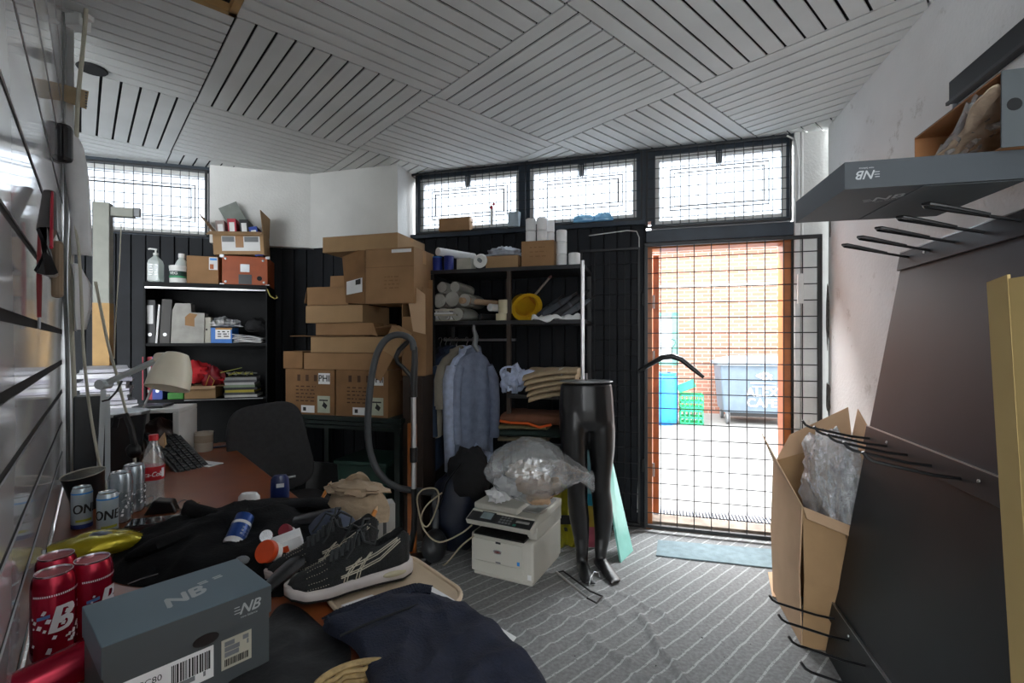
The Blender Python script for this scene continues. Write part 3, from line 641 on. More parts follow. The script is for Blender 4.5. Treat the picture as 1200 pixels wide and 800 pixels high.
for sgn, pts in ((-1,[(674,466,11,.07),(672,480,15,.092),(672,500,17,.10),(673,525,15.5,.088),(675,548,13.5,.075),(676,562,12,.066),(676,574,11.5,.064),(677,590,12,.066),(679,608,11.8,.064),(681,628,9.5,.05),(682,645,7.6,.042),(682,658,7,.04)]),
                 (1,[(700,466,11,.07),(702,480,15,.092),(704,500,17,.10),(705,525,15.5,.088),(705,545,13,.075),(704,560,12,.066),(704,574,11.5,.064),(706,590,12,.066),(707,608,11.5,.064),(706,628,9.3,.05),(704,645,7.6,.042),(704,655,7,.04)])):
    mb.add(*ringpath([(Bp(x,y,.01*sgn+ (.02 if 585<y<630 else 0)), r*k, ry) for x, y, r, ry in pts]))
    an = Bp(*pts[-1][:2]); toe = (Vector(atz(691,689,0)) if sgn < 0 else Vector(atz(722,684,0)))-base
    d = Vector((toe.x-an.x, toe.y-an.y, 0)); ln = .24; d.normalize(); sd = Vector((-d.y, d.x, 0)); hz = an.z
    heel = Vector((an.x, an.y, 0))-d*.055
    secs = [(0,.026,.012,.05),(.02,.033,.0,hz*.8+.02),(.06,.034,.0,hz+.02),(.11,.036,.0,.075),(.16,.043,.0,.05),(.20,.045,.0,.036),(.235,.038,.0,.026),(.25,.02,.004,.018)]
    vs_ = []; n = 10
    for s_, hw, z0, z1 in secs:
        for j in range(n):
            q = 2*math.pi*j/n; vs_.append(heel + d*s_ + sd*hw*math.cos(q) + Vector((0,0,(z0+z1)/2+(z1-z0)/2*math.sin(q))))
    kk = len(secs); mb.add(vs_, [(i*n+j, i*n+(j+1)%n, (i+1)*n+(j+1)%n, (i+1)*n+j) for i in range(kk-1) for j in range(n)] + [list(range(n))[::-1], [(kk-1)*n+j for j in range(n)]])
    for t in range(5):
        o_ = heel + d*(.242-.006*t) + sd*(-sgn*(.034-.0165*t)); rr = .012-.0012*t
        mb.add(*ringpath([(o_+Vector((0,0,z)), r_, r_*1.5) for z, r_ in ((.002,rr*.6),(.008,rr),(.016,rr),(.022,rr*.55))], 8))
m_mann = mat('gloss_black_mannequin', (.010,.010,.011), .34, var=.1, coat=.1)
mq = thing('mannequin_legs', 'glossy black headless mannequin legs standing beside the printer', 'mannequin', base)
o = obj('legs', mb, m_mann, mq)
md = o.modifiers.new('r','REMESH'); md.mode = 'VOXEL'; md.voxel_size = .0065; md.use_smooth_shade = True
md = o.modifiers.new('s','SMOOTH'); md.factor = .6; md.iterations = 22
wp = Bp(687,447); obj('waist_plate', MB().lathe([(.001,0),(.158,0),(.16,.003),(.158,.006),(.001,.006)], 32, Matrix.Translation(wp), 1, .62), m_steel, mq); obj('waist_spigot', MB().tube([(wp.x,wp.y,wp.z),(wp.x,wp.y,wp.z+.05)], .008), m_steel, mq)
# trouser hanger on the floor by the feet
hg = thing('trouser_hanger', 'black and chrome trouser hanger lying on the carpet at the mannequin feet', 'hanger', (*atz(680,692,0).xy, .012))
q = [atz(x,y,0)-atz(680,692,0) for x, y in ((652,674),(660,672),(692,696),(706,702),(699,710),(688,704),(652,674))]
obj('frame', MB().tube([v+Vector((0,0,.004)) for v in q[:6]], .005, 7), m_blk, hg, smooth=True)
obj('clamp_bar', MB().tube([q[0]+Vector((0,0,.008)), q[5]+Vector((0,0,.008))], .007, 8), m_alu, hg, smooth=True)
e0 = atz(690,690,0)-atz(680,692,0); obj('hook', MB().tube([e0,e0+Vector((.01,0,.05)),e0+Vector((.03,0,.085)),e0+Vector((.055,0,.08)),e0+Vector((.06,0,.055))], .003, 6), m_alu, hg, smooth=True)
# ---- printer
p0 = atz(552,672,0); p1 = atz(625,690,0); pa = math.atan2(p1.y-p0.y, p1.x-p0.x); PWd = (p1-p0).length
m_pr = mat('ivory_printer_plastic', '#c9c6bb', .4, var=.04, scale=4); m_pr2 = mat('grey_printer_plastic', '#9c9c98', .45, var=.05)
pr = thing('printer', 'ivory office multifunction printer standing on the carpet', 'printer', (p0.x,p0.y,.0), pa); D_ = .44; pr.scale = (1, 1, .83)
obj('body', MB().box(0,PWd,.0,D_,.03,.30).box(.01,PWd-.01,.01,D_,.0,.03), m_pr, pr, bevel=.012)
obj('paper_drawer', MB().box(.03,PWd-.06,-.006,.0,.04,.115), m_pr, pr, bevel=.003); dd = obj('front_door', MB().box(.03,PWd-.06,-.008,.0,.12,.27), m_pr, pr, bevel=.004)
obj('door_handle', MB().box(PWd*.42,PWd*.5,-.0095,-.007,.255,.268), m_dgrey, dd); obj('drawer_handle', MB().box(PWd*.42,PWd*.5,-.0095,-.007,.122,.132), m_grey, dd)
bd = obj('badge', MB().lathe([(.001,.0),(.028,0),(.026,.004),(.001,.004)], 20, Matrix.Translation((PWd*.45,-.008,.20)) @ UPR, 1, .55), m_alu, dd, smooth=True)
obj('badge_print', text_mb('OKI', .018, up(PWd*.45,-.0127,.20), bold=.0006), mat('red_print', '#8a1f22', .5), dd)
obj('energy_sticker', MB().box(PWd*.76,PWd*.80,-.0092,-.008,.135,.16), m_blue, dd); obj('size_sticker', MB().box(PWd-.035,PWd-.012,-.001,.0,.05,.085), m_paper, pr)
obj('output_tray', MB().box(.03,PWd-.05,.0,.30,.30,.312), m_blk, pr, rot=(R(3),0,0)); obj('rear_tower', MB().box(.0,PWd,.26,D_,.30,.41), m_pr, pr); obj('side_post', MB().box(PWd-.06,PWd,.05,D_,.30,.40), m_pr, pr, bevel=.006); obj('side_post', MB().box(0,.02,.1,D_,.30,.40), m_pr, pr)
sn = obj('scanner', MB().box(-.005,PWd+.005,.02,D_,.40,.455), m_pr, pr, bevel=.008)
cp = obj('control_panel', MB().box(-.01,PWd+.01,-.045,.05,-.02,.025), m_pr, pr, (0,0,.405), bevel=.008, rot=(R(24),0,0))
obj('panel_face', MB().box(.0,PWd,-.042,.045,.0255,.028), m_dgrey, cp, bevel=.002)
sc_ = obj('screen', MB().box(.07,.16,-.03,.04,.028,.034), m_dgrey, cp, bevel=.003); obj('screen_glass', MB().box(.08,.15,-.022,.032,.034,.0345), mat('grey_lcd', '#93a3a6', .2), sc_)
for k in range(12): obj('key', MB().box(.20+.02*(k%4),.214+.02*(k%4),-.03+.022*(k//4),-.017+.022*(k//4),.028,.0305), m_grey, cp)
obj('key', MB().box(.30,.38,-.005,.012,.028,.0305), m_pr2, cp); obj('start_key', MB().box(.29,.31,-.034,-.02,.028,.0305), mat('green_key','#2f8f7d',.4), cp)
obj('document_feeder', MB().box(.0,PWd*.72,.03,D_-.02,.455,.50), m_pr, pr, bevel=.012); obj('feeder_tray', MB().box(PWd*.3,PWd*.98,.1,D_-.06,.456,.468), m_pr2, pr, bevel=.004)
# big clear bag of packaging on the printer
bc = at(622, 552, 2.80); bb = thing('plastic_bag', 'large knotted clear plastic bag of scrap packaging resting on the printer', 'bag', (bc.x, bc.y, .417))
m_bag = clearmat('clear_refuse_bag', (.95,.96,.97), .66, .2, .12, (.6,.62,.63), bump=.9, bscale=9)
def bagfn(u, v):
    q = 2*math.pi*u; t = math.pi*(v*.998+.001); d = Vector((math.cos(q)*math.sin(t), math.sin(q)*math.sin(t), math.cos(t)))
    n = 1+.10*noise.noise(d*2.2+Vector((5,0,0)))+.07*abs(noise.noise(d*6))+.05*noise.noise(d*9)
    x = d.x*.26*n; y = d.y*.17*n; z = .02+.185+d.z*.185*n*(1-.25*abs(d.x))
    if d.x > .55: s_ = (d.x-.55)/.45; x += .09*s_**1.5; y *= (1-.6*s_); z += -.01*s_+ (.17-z)*.4*s_
    return (x, y, max(z, .006+.01*abs(noise.noise((x*9,y*9,1)))))
obj('bag_skin', blob(bagfn, 64, 36), m_bag, bb, smooth=True, ang=180)
obj('bag_neck', MB().grid(lambda u, v: (.29+.07*v, .05*math.cos(u*6.283)*(.4+v)+.008*math.sin(u*31)*v, .15+.045*math.sin(u*6.283)*(.3+1.1*v)-.01*v), 25, 8), m_bag, bb, smooth=True)
for k, (x, y, z, r_, mm) in enumerate(((-.13,0,.10,.075,m_paper),(.02,-.02,.13,.08,m_cardp),(.11,.03,.10,.065,m_card),(-.05,.05,.18,.07,m_tissue),(-.19,-.02,.07,.05,m_paper),(.05,-.06,.07,.055,m_cardp))):
    obj('packing_scrap', blob(blobfn(r_*1.2,r_,r_*.8,.5,2.4,k*5.7), 18, 12), mm, bb, (x,y,z), smooth=True)
# boards leaning behind the mannequin
m_cyan = mat('pale_turquoise_acrylic', '#8fd0c4', .25, var=.05)
lp0 = atz(727,659,0); lp1 = atz(741,645,0)
lb = thing('acrylic_sheet', 'pale turquoise acrylic sheet leaning on the dark wall behind the mannequin', 'sheet', (lp0.x,lp0.y,.0))
ta = at(708,545,3.12)-lp0; tb = at(716,536,3.30)-lp0; q1 = lp1-lp0
obj('sheet', MB().add([(0,0,0), q1, tb, ta], [(0,1,2,3)]), m_cyan, lb, solid=.012)
m_cols = [mat('poster_%d' % i, c_, .5) for i, c_ in enumerate(('#8fc4cf','#2f9fc0','#c7a72f','#c25a6f'))]
pb = thing('colour_poster_board', 'narrow colour-printed board standing behind the mannequin legs', 'board', (*atz(694,642,0).xy, 0))
for k, (z0, z1) in enumerate(((.36,.75),(.28,.36),(.14,.28),(.005,.14))): obj('colour_band', MB().box(-.03,.045,0,.008,z0,z1), m_cols[k], pb)
yb_ = thing('yellow_bag', 'crumpled yellow shopping bag standing behind the printer', 'bag', (*atz(660,640,0).xy, 0))
obj('bag', MB().grid(lambda u, v: (-.08+.16*u+.01*math.sin(v*9), .02*math.sin(u*12+v*4)+.012*noise.noise((u*6,v*6,1)), .0+.42*v), 16, 16), mat('yellow_plastic','#a9a32a',.4), yb_, solid=.003, smooth=True); obj('print', MB().box(-.05,.05,-.034,-.03,.16,.22), m_blk, yb_)
# ================================================================== METAL SHELVING AGAINST THE DARK WALL
CF, CB = -.40, .02
xs0, xs1 = FD.px(504,340,CF).x, FD.px(685,340,CF).x
z1 = FD.px(683,309,CF).z; z2 = FD.px(683,374,CF).z; z3 = FD.px(660,464,CF).z; z4 = FD.px(640,519,CF).z
su = thing('shelving_unit', 'dark metal shelving unit with a bare steel post beside the mannequin', 'shelving', FD.W(0,0), FD.a)
m_shelf = mat('dark_shelf_metal', (.016,.017,.019), .4, var=.2)
xm = FD.px(594,420,CF).x
for z in (z1, z2): obj('shelf', MB().box(xs0, xs1, CF, CB, z-.028, z), m_shelf, su, bevel=.002)
for z in (z3, z4, .12): obj('shelf', MB().box(xm, xs1, CF, CB, z-.025, z), m_shelf, su, bevel=.002)
obj('post', MB().tube([(xs1-.012,CF-.014,0),(xs1-.012,CF-.014,z1+.02)], .013, 12), m_alu, su, smooth=True)
for (x, y) in ((xs0+.015,CF+.015),(xs1-.015,CB-.015),(xs0+.015,CB-.015),(xm+.012,CF+.015)): obj('post', MB().box(x-.014,x+.014,y-.014,y+.014,0,z1-.028 if x < xm+.05 and x > xs0+.1 else z1-.03), m_shelf if x != xm+.012 else mat('brown_post','#3b2f26',.5), su)
zr = FD.px(540,398,-.2).z
obj('clothes_rail', MB().tube([(xs0+.02,-.2,zr),(xm+.01,-.2,zr)], .011, 10), m_steel, su, smooth=True)
def S(x, y, c): v = FD.px(x, y, c); return v
def onS(x, z, c): v = FD.px(x, 400, c); return FD.W(v.x, c, z)
def wpx(x0, x1, c): return FD.px(x1,400,c).x-FD.px(x0,400,c).x
def hpx(x, y0, y1, c): return FD.px(x,y0,c).z-FD.px(x,y1,c).z
def carton(label, x0, x1, yt, yb2, c, depth, m=None, z=None, fr=FD, name='cardboard_box', tape=True, rz=0, cat='box', group=None, seam=True):
    a = fr.px(x0, yb2, c); w_ = fr.px(x1, yb2, c).x-a.x; h_ = fr.px(x0, yt, c).z-a.z
    if z is not None: zz = z
    else: zz = a.z
    t = thing(name, label, cat, fr.W(a.x, c, zz), fr.a+rz, group)
    m = m or m_card
    obj('body', MB().box(0,w_,0,depth,0,h_-.004), m, t, bevel=.003)
    obj('top_flap', MB().box(.001,w_-.001,0,depth/2-.0015,h_-.0039,h_), m, t); obj('top_flap', MB().box(.001,w_-.001,depth/2+.0015,depth-.001,h_-.0039,h_), m, t)
    if tape: obj('tape', MB().box(w_*.0-.0006,w_+.0006,depth/2-.024,depth/2+.024,h_*.75,h_+.0008), m_tape, t)
    t['w'] = w_; t['h'] = h_; return t, w_, h_, zz
def printlines(t, x0, x1, z0, z1, n, y=-.0006, m=None):
    mb = MB()
    for k in range(n):
        z = z1-(z1-z0)*k/max(1,n-1); a = x0; rnd = random.Random(k*7+n)
        while a < x1:
            l = rnd.uniform(.01,.035); mb.box(a, min(x1,a+l), y, y+.0004, z-.004, z+.004); a += l+rnd.uniform(.006,.02)
    return obj('print', mb, m or m_card3, t)
# ---- top shelf
def roll(label, x, z, r_, h_, c, name='toilet_roll', m=None, group=None):
    t = thing(name, label, 'paper roll', onS(x, z, c), FD.a, group)
    obj('paper', MB().lathe([(.018,0),(r_-.004,0),(r_,.004),(r_,h_-.004),(r_-.004,h_),(.018,h_),(.018,0)], 22), m or m_paper, t, smooth=True)
    obj('core', MB().lathe([(.0185,.001),(.0185,h_-.001),(.0165,h_-.001),(.0165,.001)], 14), m_card, t); return t
cA, wA, hA, zA = carton('brown carton with faint scribbles carrying toilet rolls', 611, 649, 280, 310, -.36, .25, m_card2, z1+.001)
printlines(cA, .06, wA-.05, hA*.4, hA*.75, 3)
for (x, lev) in ((622,0),(622,1),(635,0),(635,1)):
    roll(('upper' if lev else 'lower')+' toilet roll of the '+('pier-side' if x < 630 else 'middle')+' stack on the scribbled carton', x, zA+hA+.001+lev*.087, .036, .085, -.28, group='toilet rolls on the carton')
for (x, lev) in ((644,0),(644,1)): roll(('upper' if lev else 'lower')+' toilet roll of the rear stack on the scribbled carton', x, zA+hA+.001+lev*.087, .036, .085, -.19, group='toilet rolls on the carton')
for lev in range(3): roll(('bottom','middle','top')[lev]+' toilet roll of the column beside the scribbled carton', 658, z1+.001+lev*.084, .037, .083, -.31, group='toilet rolls in a column')
roll('single white toilet roll at the shelf end by the steel post', 673, z1+.001, .041, .088, -.31)
cF, wF, hF, zF = carton('flat taped carton on the top metal shelf', 569, 607, 296, 311, -.34, .22, m_card, z1+.001)
gb = thing('grey_plastic_bag', 'crumpled grey-white plastic bag lying on the flat taped carton', 'bag', onS(590, zF+hF+.001, -.25), FD.a)
obj('bag', blob(blobfn(.13,.09,.045,.5,2.5,2.2,.02), 30, 14), mat('grey_film','#aab0bb',.35,bump=.6,bscale=30), gb, (0,0,.025), smooth=True)
m_navyt = mat('royal_blue_tin','#1e2f86',.35)
for k, x in enumerate((512.5, 526)):
    t = thing('blue_tin', ('royal blue tin with lighter lid at the shelf end', 'royal blue tin beside the small cream carton')[k], 'tin', onS(x, z1+.001, -.34), FD.a, 'blue tins on the top shelf')
    obj('body', MB().lathe([(.033,0),(.036,.003),(.036,.095),(.034,.098)], 20), m_navyt, t, smooth=True); obj('lid', MB().lathe([(.037,.098),(.037,.106),(.001,.106)], 20), m_navyt if k else m_blue, t)
pr_t = thing('paper_roll', 'white wallpaper roll lying across the blue tins', 'paper roll', onS(513, z1+.137, -.39), FD.a-R(8))
obj('roll', MB().lathe([(.014,0),(.03,0),(.03,.34),(.014,.34)], 18, Matrix.Rotation(R(68),4,'Z') @ Matrix.Rotation(R(90),4,'Y')), m_paper, pr_t, smooth=True)
single('cream_box', MB().box(0,.11,0,.12,0,.09), mat('cream_card','#b9b6a8',.7), 'small cream carton on the top shelf beside the blue tins', 'box', onS(535, z1+.001, -.33), FD.a, bevel=.003)
rl_ = thing('plastic_reel', 'round white plastic reel standing on edge on the top shelf', 'reel', onS(563, z1+.0535, -.385), FD.a)
Mx = Matrix.Rotation(R(80),4,'X')
obj('flange', MB().lathe([(.012,0),(.05,0),(.053,.004),(.05,.01),(.04,.012),(.036,.004),(.012,.004)], 26, Mx), m_white, rl_, smooth=True); obj('hub', MB().lathe([(.008,0),(.014,0),(.014,.03),(.008,.03)], 16, Mx), m_grey, rl_)
# on the window sill
cS, wS, hS, zS_ = carton('small brown carton on the sill before the transom window', 514, 550, 262, 277, -.03, .08, m_card2, zS+.016)
single('grey_packet', MB().grid(lambda u, v: (.09*u, .02*math.sin(u*3)*v, .115*v), 8, 8), mat('pale_blue_packet','#aebdc6',.4), 'pale grey packet propped on the sill beside the toilet rolls', 'packet', FD.W(FD.px(596,270,.0).x, -.01, zS+.018), FD.a, solid=.03)
bb_ = thing('blue_plastic_bundle', 'light blue plastic pouches lying on the sill above the dark boards', 'packet', FD.W(FD.px(692,262,0).x, -.005, zS+.016), FD.a)
m_lb = clearmat('sky_blue_film', (.7,.9,1), .25, .15, .2, (.25,.6,.9)); obj('pouch', blob(blobfn(.085,.03,.035,.25,2,1.4,.02), 24, 12), m_lb, bb_, (-.05,0,.022), smooth=True); obj('pouch', blob(blobfn(.075,.03,.04,.3,2,6.4,.02), 24, 12), m_lb, bb_, (.09,0,.022), smooth=True)
st_ = thing('red_sticker', 'red and white paper flag stuck on the transom window grille', 'sticker', FD.W(FD.px(576,243,-.005).x, -.008, FD.px(576,243,-.005).z), FD.a); obj('strip', MB().box(-.01,.014,0,.002,-.14,-.005), m_paper, st_); obj('dot', MB().lathe([(.001,0),(.014,0),(.014,.003),(.001,.003)], 10, UPR), mat('red','#b02030',.5), st_); obj('dot', MB().lathe([(.001,0),(.011,0),(.011,.003),(.001,.003)], 10, Matrix.Translation((.02,0,.022)) @ UPR), mat('red_','#b02030',.5), st_)
# ---- second shelf
ps = thing('paper_pile', 'uneven pile of white papers on the second metal shelf', 'papers', onS(503, z2+.001, CF+.02), FD.a)
for k in range(7): obj('sheaf', MB().box(0,.21-.01*(k%3),0,.2,0,.011), m_paper if k % 3 else mat('cream_sheaf','#c4bca8',.8), ps, (random.uniform(-.02,.02), random.uniform(-.01,.02), k*.0125), R(random.uniform(-5,5)))
m_bub = clearmat('bubble_film_roll', (1,1,.97), .35, .2, .25, (.9,.88,.8), bump=.9, bscale=60)
br_ = thing('bubble_wrap_rolls', 'bundle of translucent bubble wrap rolls on the second metal shelf', 'wrap roll', onS(541, z2+.001, -.2), FD.a)
for k, (x, z, r_) in enumerate(((-.07,.05,.05),(.04,.05,.05),(-.1,.15,.055),(.0,.16,.06),(.095,.15,.05),(.02,.245,.04),(-.08,.245,.04))):
    obj('roll', MB().grid(lambda u, v, r_=r_: ((r_*(1-.25*((v*3)%1)*0))*math.cos(u*6.283)*(1+.05*math.sin(u*30)), -.16+.3*v, r_*math.sin(u*6.283)*(1+.05*math.sin(u*30))), 26, 6, closeu=True).lathe([(.012,-.16),(r_*.9,-.16)],16,Matrix.Rotation(R(-90),4,'X')), m_bub, br_, (x,-.02,z), smooth=True)
for (x, y, l, r_, ang, tilt, mm, lb_) in ((540,352,.36,.022,62,-28,m_cardp,'cream cardboard tube poking from the second shelf'),(562,371,.4,.021,60,8,m_dgrey,'charcoal cardboard tube lying on the second shelf'),(574,360,.4,.026,64,6,m_paper,'grey-ended paper tube lying on the second shelf')):
    c_ = CF+.0; v = FD.px(x, y, c_); zz = max(v.z, z2+r_+.001)
    t = thing('cardboard_tube', lb_, 'tube', FD.W(v.x, c_, zz), FD.a)
    M_ = Matrix.Rotation(R(ang),4,'Z') @ Matrix.Rotation(R(90),4,'Y')
    obj('tube', MB().lathe([(r_*.72,0),(r_,0),(r_,l),(r_*.72,l),(r_*.72,0)], 18, M_), mm, t, smooth=True)
    obj('tube_end', MB().lathe([(r_*.7,.01),(.001,.01)], 16, M_), m_black, t)
m_ctape = mat('cream_tape_roll','#cabf9f',.5)
for k in range(3):
    t = thing('tape_roll', ('bottom','middle','top')[k]+' cream masking tape roll of the stack beside the hard hat', 'tape', onS(592-(.0 if k else 3), z2+.001+k*.048, -.36), FD.a, 'stacked tape rolls')
    obj('tape', MB().lathe([(.035,0),(.048,0),(.048,.047),(.035,.047),(.035,0)], 24), m_ctape, t, smooth=True); obj('core', MB().lathe([(.0352,.0),(.0352,.047),(.033,.047),(.033,0)], 20), m_card2, t)
m_yel = mat('yellow_hard_hat','#d1a521',.35,var=.08); m_ora = mat('orange_hat_lining','#b0521a',.6)
hh_ = thing('hard_hat', 'yellow hard hat tipped on its side on the second metal shelf', 'helmet', onS(617, z2+.10, -.26)); hh_.scale = (.88,.88,.88); hh_.rotation_euler = (Matrix.Rotation(FD.a,3,'Z') @ Vector((-.62,.62,.40)).to_track_quat('Z','Y').to_matrix()).to_euler()
prof = [(.001,.135),(.05,.130),(.085,.108),(.105,.07),(.112,.02),(.114,0),(.14,-.008),(.142,-.012),(.108,-.006),(.10,.02),(.09,.07),(.06,.105),(.001,.118)]
obj('shell', MB().lathe(prof[:10], 32, None, 1, .85), m_yel, hh_, smooth=True); obj('lining', MB().lathe(prof[9:], 32, None, 1, .85), m_ora, hh_, smooth=True)
for dx in (-.03,0,.03): obj('ridge', MB().tube([(dx,-.08,.075),(dx,-.05,.112),(dx,0,.132),(dx,.05,.112),(dx,.08,.075)], .007, 6), m_yel, hh_, smooth=True)
m_stick = mat('grey_wood_stick','#8a7d72',.7)
a = FD.px(619,347,-.3); b2 = FD.px(641,324,-.3)
tk = thing('wooden_stick', 'wooden tool handle with red-brown tip rising behind the hard hat', 'handle', FD.W(a.x,-.22,a.z), FD.a); d_ = Vector((b2.x-a.x, -.0, b2.z-a.z))
obj('shaft', MB().tube([Vector((0,0,-.02))-d_*.3, d_], .014, 10, flat=.6), m_stick, tk, smooth=True); obj('tip', MB().tube([d_, d_*1.12], .017, 10, flat=.6), mat('tip_red','#5b332b',.6), tk, smooth=True)
m_umb = [mat('umbrella_grey','#3b4048',.7), mat('umbrella_dark','#23262b',.7), mat('umbrella_slate','#4a4f55',.6)]
for k, (xa, ya, xb2, yb2, lb_) in enumerate(((640,366,668,346,'slate grey folded umbrella on the second shelf beside the hard hat'),(650,370,682,344,'charcoal folded umbrella on top of the umbrella heap by the steel post'),(658,372,690,350,'black furled umbrella reaching past the steel post'),(632,371,652,350,'grey crumpled rain cover beside the hard hat'))):
    c_ = -.34+.03*k; a = FD.px(xa,ya,c_); b2 = FD.px(xb2,yb2,c_); a.z = max(a.z, z2+.03)
    t = thing('folded_umbrella', lb_, 'umbrella', FD.W(a.x,c_,a.z), FD.a, 'umbrellas on the second shelf'); d_ = b2-a; d_.y = .06
    obj('canopy', MB().tube([d_*-.15, d_*.0, d_*.35, d_*.7, d_*1.0], [.02,.028,.026,.021,.012], 9), m_umb[k % 3], t, smooth=True, ang=20); obj('handle', MB().tube([d_*1.0, d_*1.22], .008, 8), m_blk, t, smooth=True); obj('strap', MB().tube([d_*.5-Vector((.002,0,.001)), d_*.56], .026, 9), m_umb[(k+1) % 3], t)
wc = thing('white_rag', 'crumpled white rag hanging over the second shelf edge', 'cloth', onS(650, z2+.002, CF+.02), FD.a)
obj('cloth', MB().grid(lambda u, v: (-.16+.34*u, -.015+.10*v-.03*math.sin(u*5), .012+.03*abs(noise.noise((u*5,v*4,2)))+.012*math.sin(u*14+v*5)+(-.02 if v < .1 else 0)), 36, 12), m_paper, wc, smooth=True, solid=.004)
# ---- folded garments on the lower shelves
def folded(label, x0, x1, z, h_, c, m, droop=0, rz=0, depth=.3, group=None, name='folded_garment', cat='clothing', seed=0):
    a = FD.px(x0,400,c).x; w_ = FD.px(x1,400,c).x-a
    def f(u, v):
        q = 2*math.pi*v; sx = abs(math.cos(q))**.35*math.copysign(1,math.cos(q)); sz = abs(math.sin(q))**.8*math.copysign(1,math.sin(q))
        x = w_*u; n = noise.noise((u*3+seed, v*4, seed))
        return (x, depth/2*(1+sx*(1+.03*n)), h_/2*(1+sz)*(1+.12*n) - droop*(1-u)**2*(1-sx)*.5 + .004*noise.noise((u*9,v*9,seed)))
    t = thing(name, label, cat, FD.W(a, c, z), FD.a+rz, group)
    o = obj('cloth', MB().grid(lambda u, v: f(v, u), 26, 22, closeu=True), m, t, smooth=True, ang=60)
    mb = MB(); ring = [f(1, k/25) for k in range(26)]; mb.add(ring, [list(range(26))]); obj('fold_edge', mb, m, t); obj('fold_edge', MB().add([f(0, k/25) for k in range(26)], [list(range(26))[::-1]]), m, t)
    return t
m_khaki = mat('khaki_cotton','#b5a081',.9,var=.1,scale=30,bump=.3); m_wfur = mat('white_trim','#c9c6bd',.9,bump=.6)
for k in range(5):
    t = folded(('bottom','second lowest','middle','second highest','topmost')[k]+' khaki folded fleece of the pile beside the crumpled shirt', 612+3*(4-k)*.6, 668+2*k, z3+.002+.037*k, .037, CF-.04, m_khaki, .06, R(0), .28, 'khaki folded pile', seed=k*3.3)
    obj('white_lining', MB().grid(lambda u, v: (t['w_'] if 'w_' in t else .25+.012*math.sin(v*9), .02+.2*u, .003+.034*v), 8, 5), m_wfur, t, solid=.008)
bs = thing('crumpled_shirt', 'crumpled blue-grey shirt on the shelf beside the khaki pile', 'clothing', onS(600, z3+.001, CF+.06), FD.a)
m_bshirt = mat('pale_blue_shirt','#bcc8e2',.85,var=.12,scale=25,bump=.3,bscale=90)
obj('cloth', blob(blobfn(.085,.11,.10,.35,2.6,4.4,.09), 36, 22), m_bshirt, bs, (0,.02,.09), smooth=True); obj('collar', MB().grid(lambda u, v: (.055*math.cos(u*6.283)*(1+.25*v), -.07+.02*math.sin(u*6.283*2), .13+.045*math.sin(u*6.283)*(1+.3*v)+.01), 22, 5, closeu=True), m_bshirt, bs, solid=.004, smooth=True); obj('sleeve', MB().tube([(.05,-.03,.1),(.13,-.0,.13),(.2,.05,.12)], [.05,.045,.03], 10), m_bshirt, bs, smooth=True)
for k, (lb_, m_, h_, x0, x1) in enumerate((('olive folded trousers at the bottom of the folded pile', mat('olive_cotton','#6b6450',.9), .035, 583, 640),('dark green folded jumper in the middle of the folded pile', mat('dark_green_knit','#20302b',.9), .05, 585, 668),('khaki folded top under the orange-trimmed jacket', mat('khaki_dark','#7a7152',.9), .035, 584, 640),('brown folded jacket on top of the lower folded pile', mat('rust_brown_cloth','#6d4531',.9), .075, 586, 662))):
    zz = z4+.002+sum((.035,.05,.035,.075)[:k]); t = folded(lb_, x0, x1, zz, h_, CF-.02-.005*k, m_, .01, 0, .32, seed=k*2.1+9)
    if k == 3: obj('orange_trim', MB().tube([(.0,-.004,.02),(.08,-.008,.012),(.2,-.006,.012),(.28,-.008,-.01),(.36,-.004,.012)], .009, 7), mat('orange_trim','#d85a1a',.7), t, smooth=True)
# ---- garments on hangers under the second shelf
def garment(name, label, x, c, m, hw, length, th_, rz, sleeve=None, seed=0, group=None, mh=None, zoff=0):
    t = thing(name, label, 'clothing', onS(x, zr+zoff, c), FD.a+rz, group)
    def f(u, v):
        q = 2*math.pi*u; s_ = min(1, v/.10); w_ = .05+(hw-.05)*math.sin(s_*math.pi/2)+(.02*v); tt = .03+(th_-.03)*min(1,v/.25)
        fold = .010*math.sin(q*7+seed)*min(1,v*2)+.012*noise.noise((math.cos(q)*2+seed, math.sin(q)*2, v*2))
        x_ = w_*math.cos(q); return (x_+fold*.4, tt*math.sin(q)+fold, -.09-.11*s_*abs(math.cos(q))**.7*(1)-(length-.2)*max(0,(v-.06)/.94))
    obj('body', MB().grid(f, 56, 24, closeu=True), m, t, smooth=True, ang=70)
    for sg in (-1, 1):
        obj('sleeve', MB().tube([(sg*(hw-.03),0,-.20),(sg*(hw+.012),-.008,-.30),(sg*(hw+.02),-.02,-.48),(sg*(hw+.015),-.03,-(sleeve or .7)+.08),(sg*(hw+.012),-.03,-(sleeve or .7))], [.05,.06,.052,.045,.047], 12, flat=.75), m, t, smooth=True, ang=60)
    obj('collar', MB().grid(lambda u, v: (.07*math.cos(u*6.283)*(1-.15*v), .045*math.sin(u*6.283), -.10+.045*v-.015*math.cos(u*12.566)), 20, 4, closeu=True), m, t, solid=.006, smooth=True)
    obj('hanger_hook', MB().tube([(0,0,-.08),(0,0,-.03),(.012,0,-.012),(.018,0,.004),(.008,0,.018),(-.008,0,.018),(-.016,0,.006)], .0025, 6), m_alu, t, smooth=True)
    return t
m_nv1 = mat('navy_wool','#1c2540',.85,var=.2,scale=25); m_nv2 = mat('blue_black_wool','#24344a',.85,var=.15,scale=25); m_nv3 = mat('black_wool','#0f1116',.85); m_bei = mat('stone_cotton','#8f887a',.85); m_gsh = mat('grey_blue_shirt','#8f9ab2',.85,var=.12,scale=20,bump=.3,bscale=70)
garment('hanging_jacket', 'black jacket on the rail beside the open carton', 516, -.2, m_nv3, .20, 1.0, .03, R(70), .72, 1)
